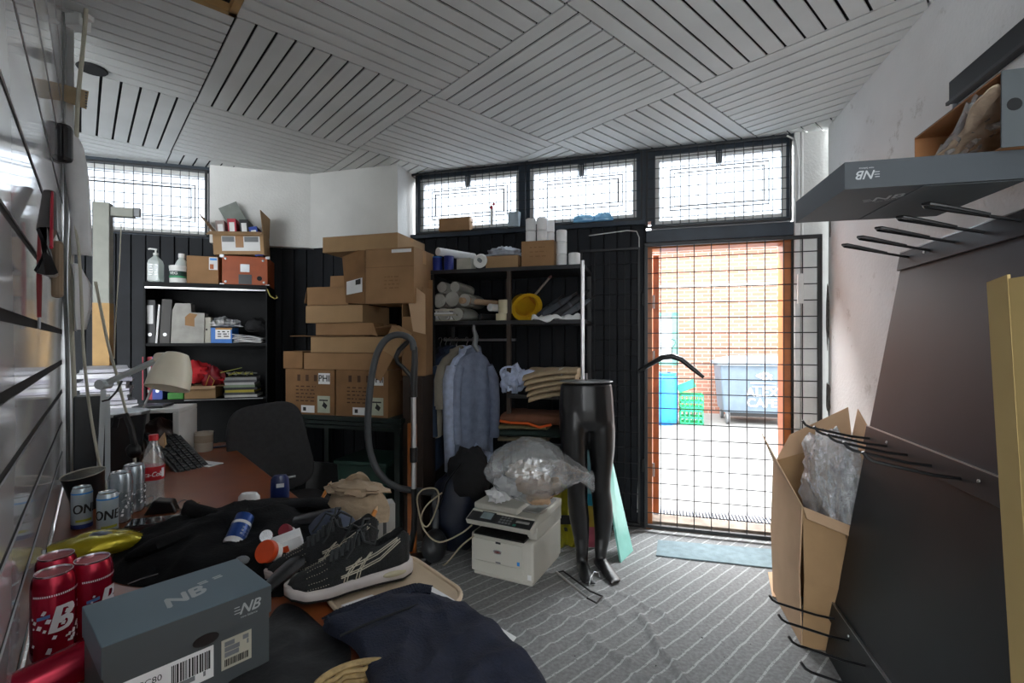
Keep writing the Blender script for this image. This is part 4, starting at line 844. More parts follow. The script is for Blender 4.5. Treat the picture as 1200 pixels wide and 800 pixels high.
garment('hanging_jacket', 'navy jacket on the rail next to the black jacket', 522, -.2, m_nv1, .20, 1.0, .03, R(69), .7, 2)
garment('hanging_jacket', 'blue-black jacket on the rail before the stone shirt', 527.5, -.2, m_nv2, .20, .98, .03, R(68), .7, 3)
garment('hanging_shirt', 'stone coloured shirt between the jackets and the blue shirts', 535, -.2, m_bei, .19, .72, .025, R(66), .5, 4)
garment('hanging_shirt', 'pale blue long-sleeved shirt at the front of the rail', 547, -.2, m_bshirt, .18, .92, .035, R(64), .95, 5)
garment('hanging_shirt', 'grey-blue shirt hanging last on the rail', 555, -.2, m_gsh, .165, .88, .035, R(58), .75, 6)
hk = single('scarf', MB().tube([FD.px(x,y,-.36) for x, y in ((556,378),(555,385),(558,395),(556,404),(561,412))], [.008,.014,.02,.022,.012], 9), m_grey, 'grey twisted scarf hanging from the second shelf edge', 'scarf', FD.W(0,0), FD.a, smooth=True)
bgp = atz(541, 652, 0); hb = thing('holdall', 'dark navy and black holdall on the floor under the hanging clothes', 'bag', (bgp.x, bgp.y+.12, 0), FD.a)
obj('lower_bag', blob(blobfn(.17,.14,.27,.12,2,2.7,.24), 30, 18), mat('deep_navy_nylon','#101a2e',.5), hb, (-.06,0,.24), smooth=True); obj('upper_bag', blob(blobfn(.15,.13,.20,.2,2,7.7), 30, 18), m_blackcloth, hb, (.03,.02,.47), smooth=True); obj('strap', MB().tube([(-.12,-.13,.3),(-.05,-.16,.48),(.04,-.14,.6)], .014, 8, flat=.4), m_blk, hb, smooth=True)
cp_ = [(495,645),(520,664),(545,655),(560,628)]
single('power_cable', MB().tube(spath([at(x,y,Y_) for x, y, Y_ in ((555,628,2.78),(540,640,2.85),(520,662,2.95),(505,657,3.05),(490,645,3.1))]), .005, 6), mat('cream_cable','#b8ad92',.5), 'cream power cable trailing on the floor to the printer', 'cable', smooth=True)
single('looped_cable', MB().tube(spath([at(x,y,Y_) for x, y, Y_ in ((553,615,2.8),(540,625,2.85),(515,635,2.9),(498,622,2.92),(491,600,2.92),(489,582,2.92),(497,573,2.92),(511,573,2.92),(514,585,2.92),(508,605,2.92),(500,617,2.92),(493,608,2.93),(500,592,2.95),(518,577,3.0))]), .005, 6), mat('cream_cable2','#b8ad92',.5), 'looped cream cable hanging beside the vacuum wand', 'cable', smooth=True)
# ================================================================== GREEN TABLE WITH CARTONS
m_dgreen = mat('dark_green_metal','#12211d',.45,var=.15); m_gtub = mat('bottle_green_plastic','#27463c',.45)
TC = -.68; zt = FD.px(420,489,TC).z; xt_0 = FD.px(338,489,TC).x; xt_1 = FD.px(469,489,TC).x
gt = thing('work_table', 'dark green metal table under the stacked cartons', 'table', FD.W(0,0), FD.a)
obj('top', MB().box(xt_0,xt_1,TC,PIER-.03,zt-.03,zt), m_dgreen, gt, bevel=.003)
for k in range(2): obj('front_rail', MB().box(xt_0,xt_1,TC+.01,TC+.03,zt-.06-.03*k,zt-.036-.03*k), m_dgreen, gt)
for x in (xt_0+.03, xt_1-.03):
    for y in (TC+.03, PIER-.07): obj('leg', MB().box(x-.02,x+.02,y-.02,y+.02,0,zt-.03), m_dgreen, gt)
t = thing('storage_tub', 'bottle green plastic tub under the dark green table', 'tub', FD.W(xt_0+.36, TC+.06), FD.a)
obj('body', MB().add([(.02,.02,0),(.38,.02,0),(.38,.32,0),(.02,.32,0),(0,0,.5),(.4,0,.5),(.4,.36,.5),(0,.36,.5)], [(0,3,2,1),(4,5,6,7),(0,1,5,4),(1,2,6,5),(2,3,7,6),(3,0,4,7)]), m_gtub, t, bevel=.015); obj('rim', MB().box(-.015,.415,-.015,.375,.49,.52), m_gtub, t, bevel=.008)
t = thing('dark_monitor', 'black flat monitor stored under the dark green table', 'monitor', FD.W(xt_0+.02, TC+.12, .0), rot=(R(-8),0,FD.a))
obj('screen', MB().box(0,.34,0,.03,.22,.46), m_blk, t, bevel=.004); obj('stand', MB().box(.14,.2,.02,.05,.0,.24).box(.06,.28,-.04,.1,0,.012), m_blk, t)
LBL = []
def phi(label, x0, x1, yt, yb2, c, depth):
    t, w_, h_, zz = carton(label, x0, x1, yt, yb2, c, depth, m_card3, zt+.001, group=None)
    l1 = obj('address_label', MB().box(w_*.68,w_*.91,-.0012,0,h_*.68,h_*.92), m_paper, t); obj('lettering', text_mb('PHI', h_*.2, up(w_*.795,-.0018,h_*.80), bold=.0012), m_print, l1)
    l2 = obj('handling_label', MB().box(w_*.66,w_*.91,-.0012,0,h_*.05,h_*.42), mat('pale_label','#b9bda8',.7), t)
    mb = MB().box(w_*.70,w_*.87,-.0018,-.0012,h_*.31,h_*.34).box(w_*.78,w_*.79,-.0018,-.0012,h_*.2,h_*.34); mb.prism([(0,0),(.03,-.02),(.045,.005),(.015,.03)], 0, .0005, up(w_*.755,-.0016,h_*.2)); obj('hand_icon', mb, m_print, l2)
    l3 = obj('barcode_label', MB().box(w_*.33,w_*.6,-.0012,0,h_*.04,h_*.2), m_paper, t); obj('barcode', MB().box(w_*.37,w_*.43,-.0018,-.0012,h_*.08,h_*.16), m_print, l3)
    printlines(t, w_*.22, w_*.62, h_*.3, h_*.62, 5, m=mat('brown_ink','#4a2f18',.8))
    for k in range(3): obj('icon', MB().box(w_*(.25+.17*k),w_*(.31+.17*k),-.001,-.0004,h_*.74,h_*.88), mat('brown_ink_','#4a2f18',.8), t)
    return t, w_, h_, zz
_, wB, hB, zB = phi('carton marked PHI on the green table beside the bookcase', 334.5, 392, 433, 485, -.66, .38)
phi('carton marked PHI on the green table behind the vacuum hose', 393.5, 455, 434, 488, -.66, .38)
zz = zt+hB+.003
c3, w3, h3, _ = carton('flat carton lying on the two PHI cartons', 356, 447, 413, 432, -.66, .34, m_card2, zz)
carton('small water-stained carton beside the flat carton above PHI', 332, 354.5, 411, 431, -.64, .3, m_card3, zz); zz += h3+.003
c4, w4, h4, _ = carton('second flat carton up, between two flat cartons', 364, 450, 393, 411, -.66, .34, m_card, zz); zz += h4+.012
single('brown_paper_sheet', MB().grid(lambda u, v: (-.17+.62*u, .3*v, .003*math.sin(u*12)), 14, 4), m_card3, 'thin brown cardboard sheet sticking out of the flat carton stack', 'cardboard', FD.W(FD.px(364,392,-.66).x, -.67, zz-.006), FD.a, solid=.004)
c5, w5, h5, _ = carton('third flat carton up with a torn corner', 370, 437, 374, 388, -.65, .33, m_card2, zz); obj('torn_flap', MB().add([(w5,0,.0),(w5,0,h5),(w5+.05,-.02,-.01)], [(0,1,2)]), m_card2, c5, solid=.004); zz += h5+.003
c6, w6, h6, _ = carton('shallow wide carton under the open carton', 358, 425, 353, 373, -.66, .36, m_card, zz); zz += h6+.003
def opencarton(label, x0, x1, yt, yb2, c, depth, z, m, flaps, rz=0, fr=FD, name='open_cardboard_box', hh=None):
    a = fr.px(x0, yb2, c); w_ = fr.px(x1, yb2, c).x-a.x; h_ = hh or fr.px(x0, yt, c).z-a.z
    t = thing(name, label, 'box', fr.W(a.x, c, z), fr.a+rz); T = .005
    mb = MB().box(0,w_,0,depth,0,T).box(0,w_,0,T,T,h_).box(0,w_,depth-T,depth,T,h_).box(0,T,T,depth-T,T,h_).box(w_-T,w_,T,depth-T,T,h_); obj('body', mb, m, t)
    fl = depth*.45
    for s_, ang in flaps.items():
        ca_, sa = math.cos(R(ang)), math.sin(R(ang))      # angle from horizontal-outward to upright
        if s_ == 'f': v = [(0,0,h_),(w_,0,h_),(w_,-fl*ca_,h_+fl*sa),(0,-fl*ca_,h_+fl*sa)]
        if s_ == 'b': v = [(0,depth,h_),(w_,depth,h_),(w_,depth+fl*ca_,h_+fl*sa),(0,depth+fl*ca_,h_+fl*sa)]
        if s_ == 'l': v = [(0,0,h_),(0,depth,h_),(-fl*ca_,depth,h_+fl*sa),(-fl*ca_,0,h_+fl*sa)]
        if s_ == 'r': v = [(w_,0,h_),(w_,depth,h_),(w_+fl*ca_,depth,h_+fl*sa),(w_+fl*ca_,0,h_+fl*sa)]
        obj('flap', MB().add(v, [(0,1,2,3)]), m, t, solid=.004)
    return t, w_, h_
c7, w7, h7 = opencarton('open carton with raised flaps on the shallow wide carton', 360, 408, 333, 354, -.66, .26, zz, m_card2, {'b':86,'l':-78,'r':70})
obj('recycle_mark', text_mb('O', .05, up(w7*.52,.254,h7+.06), bold=.002), m_card3, c7)
# big carton
c8, w8, h8, z8 = carton('large square carton under the wide flat one beside the pier', 428, 485, 290, 354, -.66, .32, m_card2, zz)
printlines(c8, w8*.4, w8*.72, h8*.28, h8*.48, 4); obj('panel_seam', MB().box(0,w8,-.0012,0,h8*.655,h8*.665), m_card3, c8); obj('tape', MB().box(w8*.55,w8*.95,-.0012,0,h8*.91,h8*.97), m_paper, c8)
fl8 = obj('side_flap', MB().add([(0,0,h8*.0),(0,0,h8*.98),(-.04,-.02,h8*.98),(-.15,-.05,h8*.86),(-.12,-.05,h8*.02)], [(0,1,2,3,4)]), m_card3, c8, solid=.004)
l8 = obj('shipping_label', MB().add([(-.11,-.052,h8*.16),(-.012,-.012,h8*.22),(-.012,-.012,h8*.48),(-.11,-.052,h8*.40)], [(0,1,2,3)]), m_paper, c8, (0,-.006,0))
obj('barcode', MB().add([(-.05,-.0355,h8*.34),(-.018,-.0225,h8*.36),(-.018,-.0225,h8*.46),(-.05,-.0355,h8*.43)], [(0,1,2,3)]), m_print, l8)
c9, w9, h9, z9 = carton('wide flat carton on top of the carton stack against the pier', 378, 466, 271, 289, -.62, .42, m_card, z8+h8+.002, rz=R(0))
# tall open carton right of the stack and the leaning one below it
b0 = FD.px(471, 440, -.62)
tc_ = thing('tall_open_carton', 'tall open carton with a long drooping flap beside the shelving', 'box', FD.W(b0.x, -.62, b0.z), FD.a+R(4))
hT = FD.px(471,325,-.62).z-b0.z; wT = wpx(471,495,-.62)
mb = MB().box(0,wT,0,.005,0,hT*.6).box(0,.005,0,.18,0,hT).box(wT-.005,wT,0,.18,0,hT*.9).box(0,wT,.175,.18,0,hT).box(0,wT,0,.18,0,.005); obj('body', mb, m_card2, tc_)
obj('flap', MB().add([(.02,-.002,hT*.99),(wT+.02,-.01,hT*.82),(wT+.03,-.03,hT*.42),(wT*.62,-.03,hT*.45)], [(0,1,2,3)]), m_cardp, tc_, solid=.004)
obj('flap', MB().add([(wT*.62,-.01,hT*.45),(wT+.03,-.01,hT*.42),(wT+.02,-.002,.0),(wT*.5,-.002,0)], [(0,1,2,3)]), m_card2, tc_, solid=.004)
# a support box under the tall carton
sb_z = b0.z-.002
t = thing('side_cabinet', 'narrow dark brown chest under the tall open carton', 'cabinet', FD.W(b0.x-.005, -.60, 0), FD.a); obj('carcass', MB().box(.004,wT*1.0,0,.18,0,sb_z), mat('dark_brown_board','#2a1d14',.6), t, bevel=.003); obj('door', MB().box(.006,wT*1.0-.006,-.012,0,.05,sb_z-.01), mat('dark_brown_board_','#33241a',.6), t, bevel=.002)
q0 = FD.px(452, 412, -.70)
lt = thing('tipped_carton', 'small carton tipped over with open flaps in front of the flat stack', 'box', FD.W(q0.x, -.70, q0.z), rot=(0, R(28), FD.a))
obj('body', MB().box(0,.11,-.08,.02,.02,.2), m_card, lt, bevel=.002); obj('flap', MB().add([(0,-.08,.2),(0,.02,.2),(-.10,.02,.13),(-.10,-.08,.13)], [(0,1,2,3)]), m_card2, lt, solid=.004); obj('flap', MB().add([(0,-.081,.02),(.11,-.081,.02),(.11,-.1,-.16),(.0,-.1,-.16)], [(0,1,2,3)]), m_card2, lt, solid=.004)
# wooden plank and vacuum cleaner
pk = atz(478, 640, 0); a = at(474,600,3.05); 
single('wooden_plank', MB().box(-.03,.03,-.009,.009,0,.84), m_wood, 'brown wooden plank standing behind the vacuum wand', 'plank', (at(483,500,3.12).x, 3.12, 0), FD.a, bevel=.003)
VY = 2.95
vc = thing('vacuum_cleaner', 'vacuum cleaner with grey hose and silver wand leaning before the cartons', 'vacuum cleaner', (*at(484,640,VY).xy, 0)); vo = Vector((*at(484,640,VY).xy, 0))
V = lambda x, y, dY=0: at(x,y,VY+dY)-vo
obj('wand', MB().tube([V(484.5,463), V(485,572)], .0165, 12), m_alu, vc, smooth=True); obj('collar', MB().tube([V(484.7,524), V(484.8,541)], .024, 12), m_blk, vc, smooth=True)
obj('lower_wand', MB().tube([V(485,572),V(486,600),V(485,620),V(480,645,.0)], .0185, 12), m_blk, vc, smooth=True)
hz_ = obj('floor_head', MB().box(-.13,.13,-.05,.06,0.0,.05), m_blk, vc, tuple(Vector((V(480,645).x, V(480,645).y, .001))), R(20), bevel=.012)
obj('handle', MB().tube([V(484.5,465),V(484.5,445),V(486,425),V(486,408),V(482,398),V(476,402),V(468,410),V(464,418),V(466,425),V(474,432),V(481,440),V(484,446)], [.024,.024,.02,.018,.017,.016,.016,.015,.013,.013,.014,.016], 10), m_blk, vc, smooth=True)
obj('hose', MB().tube(spath([V(485,410),V(483,400),V(476,394),V(466,392),V(456,395),V(447,404),V(440,420),V(435,445),V(432,475),V(431,505),V(434,530),V(443,552),V(458,567),V(474,573,.05),V(490,575,.12),V(508,578,.2)], 3), .0205, 14), mat('grey_hose','#4b4e51',.45,var=.1), vc, smooth=True)
obj('canister', blob(blobfn(.08,.11,.10,.03,1.5,1,.09), 28, 16), m_dgrey, vc, tuple(Vector((*(at(509,640,3.02)-vo).xy, .091))), smooth=True); obj('hose', MB().tube([V(508,578,.2),V(511,600,.15),V(510,625,.1)], .0205, 12), mat('grey_hose_','#4b4e51',.45), vc, smooth=True)
# ================================================================== OFFICE CHAIR
m_chair = mat('charcoal_upholstery','#38383a',.9,var=.1,scale=40,bump=.2,bscale=150)
chp = at(335, 520, 2.75); oc = thing('office_chair', 'charcoal upholstered office swivel chair between the desk and the green table', 'chair', (chp.x-.14, chp.y+.08, -.0), R(38))
def slab(fnx, n=26): pass
def backfn(u, v):
    q = 2*math.pi*u; t = (v-.5)*2; sx = math.copysign(abs(math.cos(q))**.5, math.cos(q)); sz = math.copysign(abs(math.sin(q))**.5, math.sin(q)); r_ = (1-abs(t)**6)**.35 if abs(t) < 1 else 0
    x = .215*sx*r_*(1-.08*sz); z = .26*sz*r_; y = .045*t*(1)-.05*(x/.2)**2+ .035*math.cos(z*8)
    return (x, y, z)
obj('backrest', MB().grid(backfn, 40, 12, closeu=True), m_chair, oc, (0,.0,.745), smooth=True, ang=80, rot=(R(-12),R(-6),0))
def seatfn(u, v):
    q = 2*math.pi*u; t = (v-.5)*2; sx = math.copysign(abs(math.cos(q))**.5, math.cos(q)); sy = math.copysign(abs(math.sin(q))**.5, math.sin(q)); r_ = (1-abs(t)**6)**.35 if abs(t) < 1 else 0
    return (.24*sx*r_, .23*sy*r_, .045*t)
obj('seat', MB().grid(seatfn, 40, 12, closeu=True), m_chair, oc, (.03,-.27,.455), smooth=True, ang=80)
obj('back_bracket', MB().tube([(0,.04,.75),(0,.08,.6),(0,.02,.43),(.0,-.2,.40)], .02, 8, flat=.5), m_blk, oc, smooth=True); obj('lever', MB().tube([(-.2,-.1,.58),(.12,-.12,.585)], .008, 8), m_steel, oc); obj('column', MB().tube([(.03,-.27,.08),(.03,-.27,.41)], .028, 12), m_blk, oc, smooth=True)
for k in range(5):
    q = k*2*math.pi/5; lg = obj('base_arm', MB().tube([(.03,-.27,.1),(.03+.28*math.cos(q),-.27+.28*math.sin(q),.075)], [.025,.015], 8), m_blk, oc, smooth=True)
    obj('caster', MB().lathe([(.001,-.018),(.026,-.018),(.026,.018),(.001,.018)], 14, Matrix.Translation((.03+.28*math.cos(q),-.27+.28*math.sin(q),.027)) @ Matrix.Rotation(q,4,'Z') @ Matrix.Rotation(R(90),4,'X')), m_blk, lg)
# ================================================================== BOOKCASE UNDER THE LEFT WINDOW
BF = -.40; zb_top = FL.px(240,332,BF).z; xb0, xb1 = FL.px(168,400,BF).x, FL.px(313,400,BF).x
bz2 = FL.px(240,402,BF).z; bz3 = FL.px(240,467,BF).z
m_bc = mat('black_metal_bookcase', (.005,.0055,.0065), .6, var=.2, spec=.2)
bc_ = thing('bookcase', 'black metal bookcase under the left window', 'bookcase', FL.W(0,0), FL.a)
obj('top', MB().box(xb0,xb1,BF,-.04,zb_top-.028,zb_top), m_bc, bc_, bevel=.002); obj('edge_strip', MB().box(xb0+.01,xb1-.01,BF-.004,BF,zb_top-.045,zb_top-.034), m_alu, bc_)
for z in (bz2, bz3, .42, .08): obj('shelf', MB().box(xb0+.012,xb1-.012,BF+.005,-.05,z-.02,z), m_bc, bc_); 
obj('edge_strip', MB().box(xb0+.25,xb1-.03,BF+.001,BF+.005,bz3-.012,bz3-.006), m_steel, bc_)
for x in (xb0, xb1-.012): obj('side_panel', MB().box(x,x+.012,BF,-.04,0,zb_top-.028), m_bc, bc_)
obj('back_panel', MB().box(xb0,xb1,-.046,-.04,0,zb_top-.028), m_bc, bc_)
def onB(x, z, c=BF+.03): v = FL.px(x,400,c); return FL.W(v.x, c, z)
def wb_(x0, x1, c=BF+.03): return FL.px(x1,400,c).x-FL.px(x0,400,c).x
m_bot = clearmat('milky_bottle_plastic', (.9,.95,.93), .3, .1, .2, (.72,.78,.76), translucent=False)
t = thing('pump_bottle', 'milky hand sanitiser pump bottle on top of the bookcase', 'bottle', onB(182.5, zb_top+.001), FL.a)
obj('body', MB().lathe([(.03,0),(.046,.004),(.046,.13),(.04,.155),(.016,.185),(.014,.195)], 4, Matrix.Rotation(R(45),4,'Z'), 1.25, .9), m_bot, t, bevel=.006); pm = obj('pump', MB().lathe([(.016,.195),(.016,.21),(.006,.212),(.006,.235)], 12), m_white, t); obj('nozzle', MB().tube([(.008,0,.236),(-.04,0,.240),(-.046,0,.234)], .006, 8), m_white, pm, smooth=True)
printlines(t, -.03, .03, .05, .12, 5, -.0445, m_steel)
t = thing('white_bottle', 'milky capped bottle behind the white tub on the bookcase', 'bottle', onB(213, zb_top+.001, BF+.14), FL.a)
obj('body', MB().lathe([(.05,0),(.053,.005),(.053,.12),(.03,.175),(.02,.19),(.02,.2)], 20), m_bot, t, smooth=True); obj('cap', MB().lathe([(.022,.2),(.022,.23),(.001,.23)], 16), m_white, t)
t = thing('white_tub', 'white lidded tub with green label on top of the bookcase', 'tub', onB(209, zb_top+.001, BF+.06), FL.a)
obj('body', MB().lathe([(.05,0),(.054,.004),(.056,.105),(.058,.106),(.058,.125),(.05,.128),(.001,.128)], 26), m_white, t, smooth=True); obj('label', MB().lathe([(.0556,.035),(.0564,.085)], 26), mat('green_label','#1f3f38',.5), t); obj('label_band', MB().lathe([(.0562,.036),(.0566,.05)], 26), mat('green_band','#3f9a6c',.5), t); obj('lettering', wraptext(MB(), 'VEG', .03, .0572, -.25, .068, bold=.0008), m_paper, t)
def cartonB(label, x0, x1, yt, z, c, depth, m, name='cardboard_box'):
    a = FL.px(x0,330,c); w_ = FL.px(x1,330,c).x-a.x; h_ = FL.px(x0,yt,c).z-z
    t = thing(name, label, 'box', FL.W(a.x,c,z), FL.a); obj('body', MB().box(0,w_,0,depth,0,h_), m, t, bevel=.003); return t, w_, h_
t, w_, h_ = cartonB('plain brown carton with energy label on top of the bookcase', 218.5, 256, 299, zb_top+.001, BF+.05, .22, m_card2); l_ = obj('energy_label', MB().box(w_*.7,w_*.97,-.001,0,h_*.52,h_*.97), m_paper, t); obj('label_print', MB().box(w_*.73,w_*.85,-.0016,-.001,h_*.55,h_*.72), mat('orange_print','#c06a3a',.6), l_); obj('label_print', MB().box(w_*.73,w_*.95,-.0016,-.001,h_*.86,h_*.94), m_blue, l_)
m_oc = mat('burnt_orange_fibreboard','#a04a1c',.55,var=.1)
t, w_, h_ = cartonB('burnt orange storage box with metal corners on the bookcase', 260, 313.5, 299, zb_top+.001, BF+.02, .3, m_oc, 'orange_storage_box'); wO, hO, tO = w_, h_, t
for (x, z) in ((.08,.1),(.92,.1),(.08,.9),(.9,.87)): obj('rivet', MB().lathe([(.009,0),(.008,.004),(.001,.005)], 12, up(w_*x,-.0,h_*z)), m_steel, t, smooth=True)
for x, z in ((0,0),(w_,0),(w_,h_),(0,h_)): obj('corner_cap', MB().box(x-.014,x+.014,-.003,.02,max(0,z-.014),z+.006), m_steel, t)
obj('label_holder', MB().box(w_*.4,w_*.6,-.003,0,h_*.45,h_*.72), m_steel, t); obj('pull_cutout', MB().box(w_*.36,w_*.65,-.002,0,h_*.02,h_*.36), m_dgrey, t); obj('finger_hole', MB().lathe([(.001,.002),(.018,.002),(.018,0)], 16, up(w_*.82,-.0,h_*.24)), m_black, t)
single('bent_hook', MB().tube([(0,0,0),(.02,0,-.05),(.05,0,-.07),(.07,0,-.06),(.06,0,-.045)], .005, 6), mat('brass','#a69a55',.4), 'small brass hook hanging at the bookcase corner', 'hook', FL.W(xb1+.002, BF, zb_top-.03), FL.a, smooth=True)
oz = zb_top+hO+.003; ocx = FL.px(240,300,BF+.04).x
ob = thing('open_binder_box', 'open carton full of ring binders tilted on the orange storage box', 'box', FL.W(ocx+.06, BF+.03, oz+.004), rot=(0,R(-3),FL.a))
ow_, oh_, od = .34, .17, .26; T = .005
obj('body', MB().box(0,ow_,0,od,0,T).box(0,ow_,0,T,T,oh_).box(0,ow_,od-T,od,T,oh_).box(0,T,T,od-T,T,oh_).box(ow_-T,ow_,T,od-T,T,oh_), m_card, ob)
obj('flap', MB().add([(-.02,0,oh_),(ow_,0,oh_),(ow_-.01,-.045,oh_-.03),(-.03,-.045,oh_-.03)], [(0,1,2,3)]), m_card, ob, solid=.004); obj('flap', MB().add([(0,0,oh_),(0,od,oh_),(-.09,od,oh_+.13),(-.08,0,oh_+.13)], [(0,1,2,3)]), m_card2, ob, solid=.004); obj('flap', MB().add([(ow_,0,oh_),(ow_,od,oh_),(ow_+.015,od,oh_+.16),(ow_-.01,0,oh_+.17)], [(0,1,2,3)]), m_card, ob, solid=.004)
l_ = obj('label', MB().box(ow_*.17,ow_*.93,-.0012,0,oh_*.15,oh_*.80), m_paper, ob); obj('label_print', MB().box(ow_*.18,ow_*.42,-.0018,-.0012,oh_*.55,oh_*.78).box(ow_*.62,ow_*.9,-.0018,-.0012,oh_*.55,oh_*.78), m_grey, l_); obj('tape', MB().box(ow_*.44,ow_*.6,-.002,0,oh_*.3,oh_*.85), m_tape, l_)
m_red = mat('red_binder','#b01f35',.5); m_bkb = mat('black_binder','#14151a',.5); m_dbl = mat('blue_binder','#1d3f9f',.5)
def binder(label, loc, rot, m, h_=.31, w_=.065, d=.27, lab=True, group=None):
    t = thing('ring_binder', label, 'binder', loc, rot=rot, group=group); obj('cover', MB().box(0,.003,0,d,0,h_).box(w_-.003,w_,0,d,0,h_).box(0,w_,0,.003,0,h_), m, t); obj('pages', MB().box(.006,w_-.006,.006,d-.01,.006,h_-.02), m_paper, t)
    if lab: obj('spine_label', MB().box(w_*.2,w_*.8,-.001,0,h_*.45,h_*.88), m_paper, t)
    obj('finger_ring', MB().lathe([(.008,0),(.012,0),(.012,.002),(.008,.002)], 16, up(w_/2,-.0005,h_*.2)), m_steel, t); return t
for k, (dx, m_, tilt, lb_, dz) in enumerate(((.03,mat('mauve_folder','#9b8a86',.6),-6,'faded mauve folder in the open binder box',.0),(.10,m_red,-4,'crimson ring binder in the open binder box',.02),(.185,m_bkb,-5,'black ring binder in the open binder box',.02),(.275,m_dbl,-12,'dark blue folder slanting in the open binder box',-.03))):
    binder(lb_, FL.W(ocx+.06+dx, BF+.045, oz+.035+dz), (0,R(tilt),FL.a), m_, .225, .058, .2)
single('grey_folder', MB().box(0,.14,0,.006,0,.26), mat('sage_grey_card','#7c827c',.6), 'sage grey folder leaning on the wall above the binder box', 'folder', FL.W(ocx+.16, BF+.24, oz+.17), 0, rot=(R(0),R(-28),FL.a))
# second level of the bookcase
zz = bz2+.001
binder('black ring binder standing at the bookcase end', onB(169.5, zz), (0,0,FL.a), m_bkb)
single('white_folder', MB().box(0,.012,0,.24,0,.28), m_paper, 'thin white folder beside the black binder in the bookcase', 'folder', onB(181.8, zz), 0, rot=(0,R(4),FL.a))
binder('dark brown ring binder with a yellow sticker', onB(186.5, zz), (0,R(3),FL.a), mat('brown_black_binder','#2a2622',.5), .32, lab=False)
mf = thing('magazine_file', 'torn white card magazine file with brown paper patch in the bookcase', 'file', onB(200, zz, BF+.01), FL.a)
obj('file', MB().prism([(0,0),(.21,0),(.215,.22),(.13,.225),(.125,.29),(.03,.29),(.01,.24)], 0, .09, up(0,.09,0)), mat('white_grey_card','#a8a6a0',.8), mf); obj('brown_patch', MB().prism([(0,0),(.06,-.01),(.06,.05),(.08,.08),(.03,.09),(.0,.06)], 0, .001, up(.09,-.0005,.13)), m_card2, mf)
t = thing('white_folder_box', 'narrow off-white box file next to the torn file', 'file', onB(237, zz, BF+.02), FL.a); obj('box', MB().box(0,.055,0,.24,0,.19), mat('offwhite_card','#b5b2a6',.8), t, bevel=.002); obj('finger_hole', MB().lathe([(.001,.001),(.007,.001),(.007,0)], 12, up(.028,-.0005,.1)), m_black, t)
t = thing('blue_carton', 'blue and yellow product box in the bookcase', 'box', onB(247, zz, BF+.02), FL.a); obj('box', MB().box(0,.14,0,.2,0,.115), mat('azure_card','#1f6fc4',.5), t, bevel=.002); l_ = obj('label', MB().box(.03,.13,-.001,0,.03,.10), m_paper, t); obj('label_band', MB().box(.03,.14,-.0014,-.0006,.10,.114), mat('ochre','#b0803a',.6), t); printlines(l_, .045,.12,.05,.085,3,-.0018,m_print)
t = thing('clear_film_heap', 'crumpled clear film lying on the blue product box', 'film', onB(258, zz+.117, BF+.1), FL.a); obj('film', blob(blobfn(.14,.08,.04,.6,2.5,1.9,.02), 30, 14), m_cling, t, (0,0,.025), smooth=True)
ph = thing('white_paper_heap', 'slumped sheaf of white papers in the bookcase', 'papers', onB(273, zz, BF+.02), FL.a)
for k in range(6): obj('sheet', MB().grid(lambda u, v: (.19*u, .2*v, .012*k*(1-.5*u)+.01*math.sin(u*5+k)*(.3)), 10, 3), m_paper, ph, (random.uniform(-.01,.01),0,.008), R(random.uniform(-6,6)), solid=.004)
t = thing('black_cloth_bundle', 'black cloth bundle on the white papers in the bookcase', 'cloth', onB(302, zz+.085, BF+.1), FL.a); obj('cloth', blob(blobfn(.08,.07,.06,.35,2,3.9,.045), 24, 14), m_blackcloth, t, (0,0,.045), smooth=True)
# third level
zz = bz3+.001
binder('red ring binder behind the lamp shade', onB(166.5, zz), (0,0,FL.a), m_red); binder('blue ring binder behind the lamp shade', onB(178.3, zz), (0,0,FL.a), m_dbl)
t = thing('green_pack', 'bright green pack at the foot of the blue binder', 'packet', onB(196, zz, BF+.0), FL.a); obj('pack', MB().box(0,.1,0,.12,0,.05), mat('leaf_green','#3f8f35',.5), t, bevel=.006)
ct_ = thing('carton_tray', 'low open carton tray of cables in the bookcase', 'box', onB(216, zz, BF+.01), FL.a); obj('tray', MB().box(0,.2,0,.2,0,.005).box(0,.2,0,.005,.005,.09).box(0,.2,.195,.2,.005,.09).box(0,.005,.005,.195,.005,.09).box(.195,.2,.005,.195,.005,.09), m_card, ct_); obj('flap', MB().add([(.2,0,.09),(.2,.2,.09),(.27,.2,.10),(.27,0,.09)], [(0,1,2,3)]), m_card2, ct_, solid=.004); obj('flap', MB().add([(0,0,.09),(.2,0,.09),(.2,-.03,.07),(0,-.03,.07)],[(0,1,2,3)]), m_cardp, ct_, solid=.004)
t = thing('red_cloth', 'bright red cloth spilling over the carton tray', 'cloth', onB(228, zz+.09, BF+.1), FL.a); obj('cloth', blob(blobfn(.12,.07,.09,.4,2.2,5.2,.06), 30, 16), mat('scarlet_cloth','#b5161f',.8), t, (0,0,.08), smooth=True); obj('tail', MB().grid(lambda u, v: (.05+.16*u, -.07+.06*v, .10-.07*u+.02*math.sin(v*5)), 8, 6), mat('scarlet_cloth_','#b5161f',.8), t, solid=.01, smooth=True)
t = thing('red_net_bag', 'dark red bag with gold string in the bookcase', 'bag', onB(249, zz+.07, BF+.08), FL.a); obj('bag', blob(blobfn(.07,.06,.09,.4,2.4,9.2,.06), 24, 14), mat('claret_foil','#7d1220',.4), t, (0,0,.07), smooth=True); obj('string', MB().tube([(-.03,-.06,.02),(0,-.075,.1),(.03,-.07,.06),(.01,-.075,.0)], .003, 6), mat('gold_string','#c09a3a',.4), t, smooth=True)
cols = ['#8d8d8d','#4c4c52','#b9b9b9','#7f8f77','#303238','#b5a63c','#45464a','#c9c9c4']
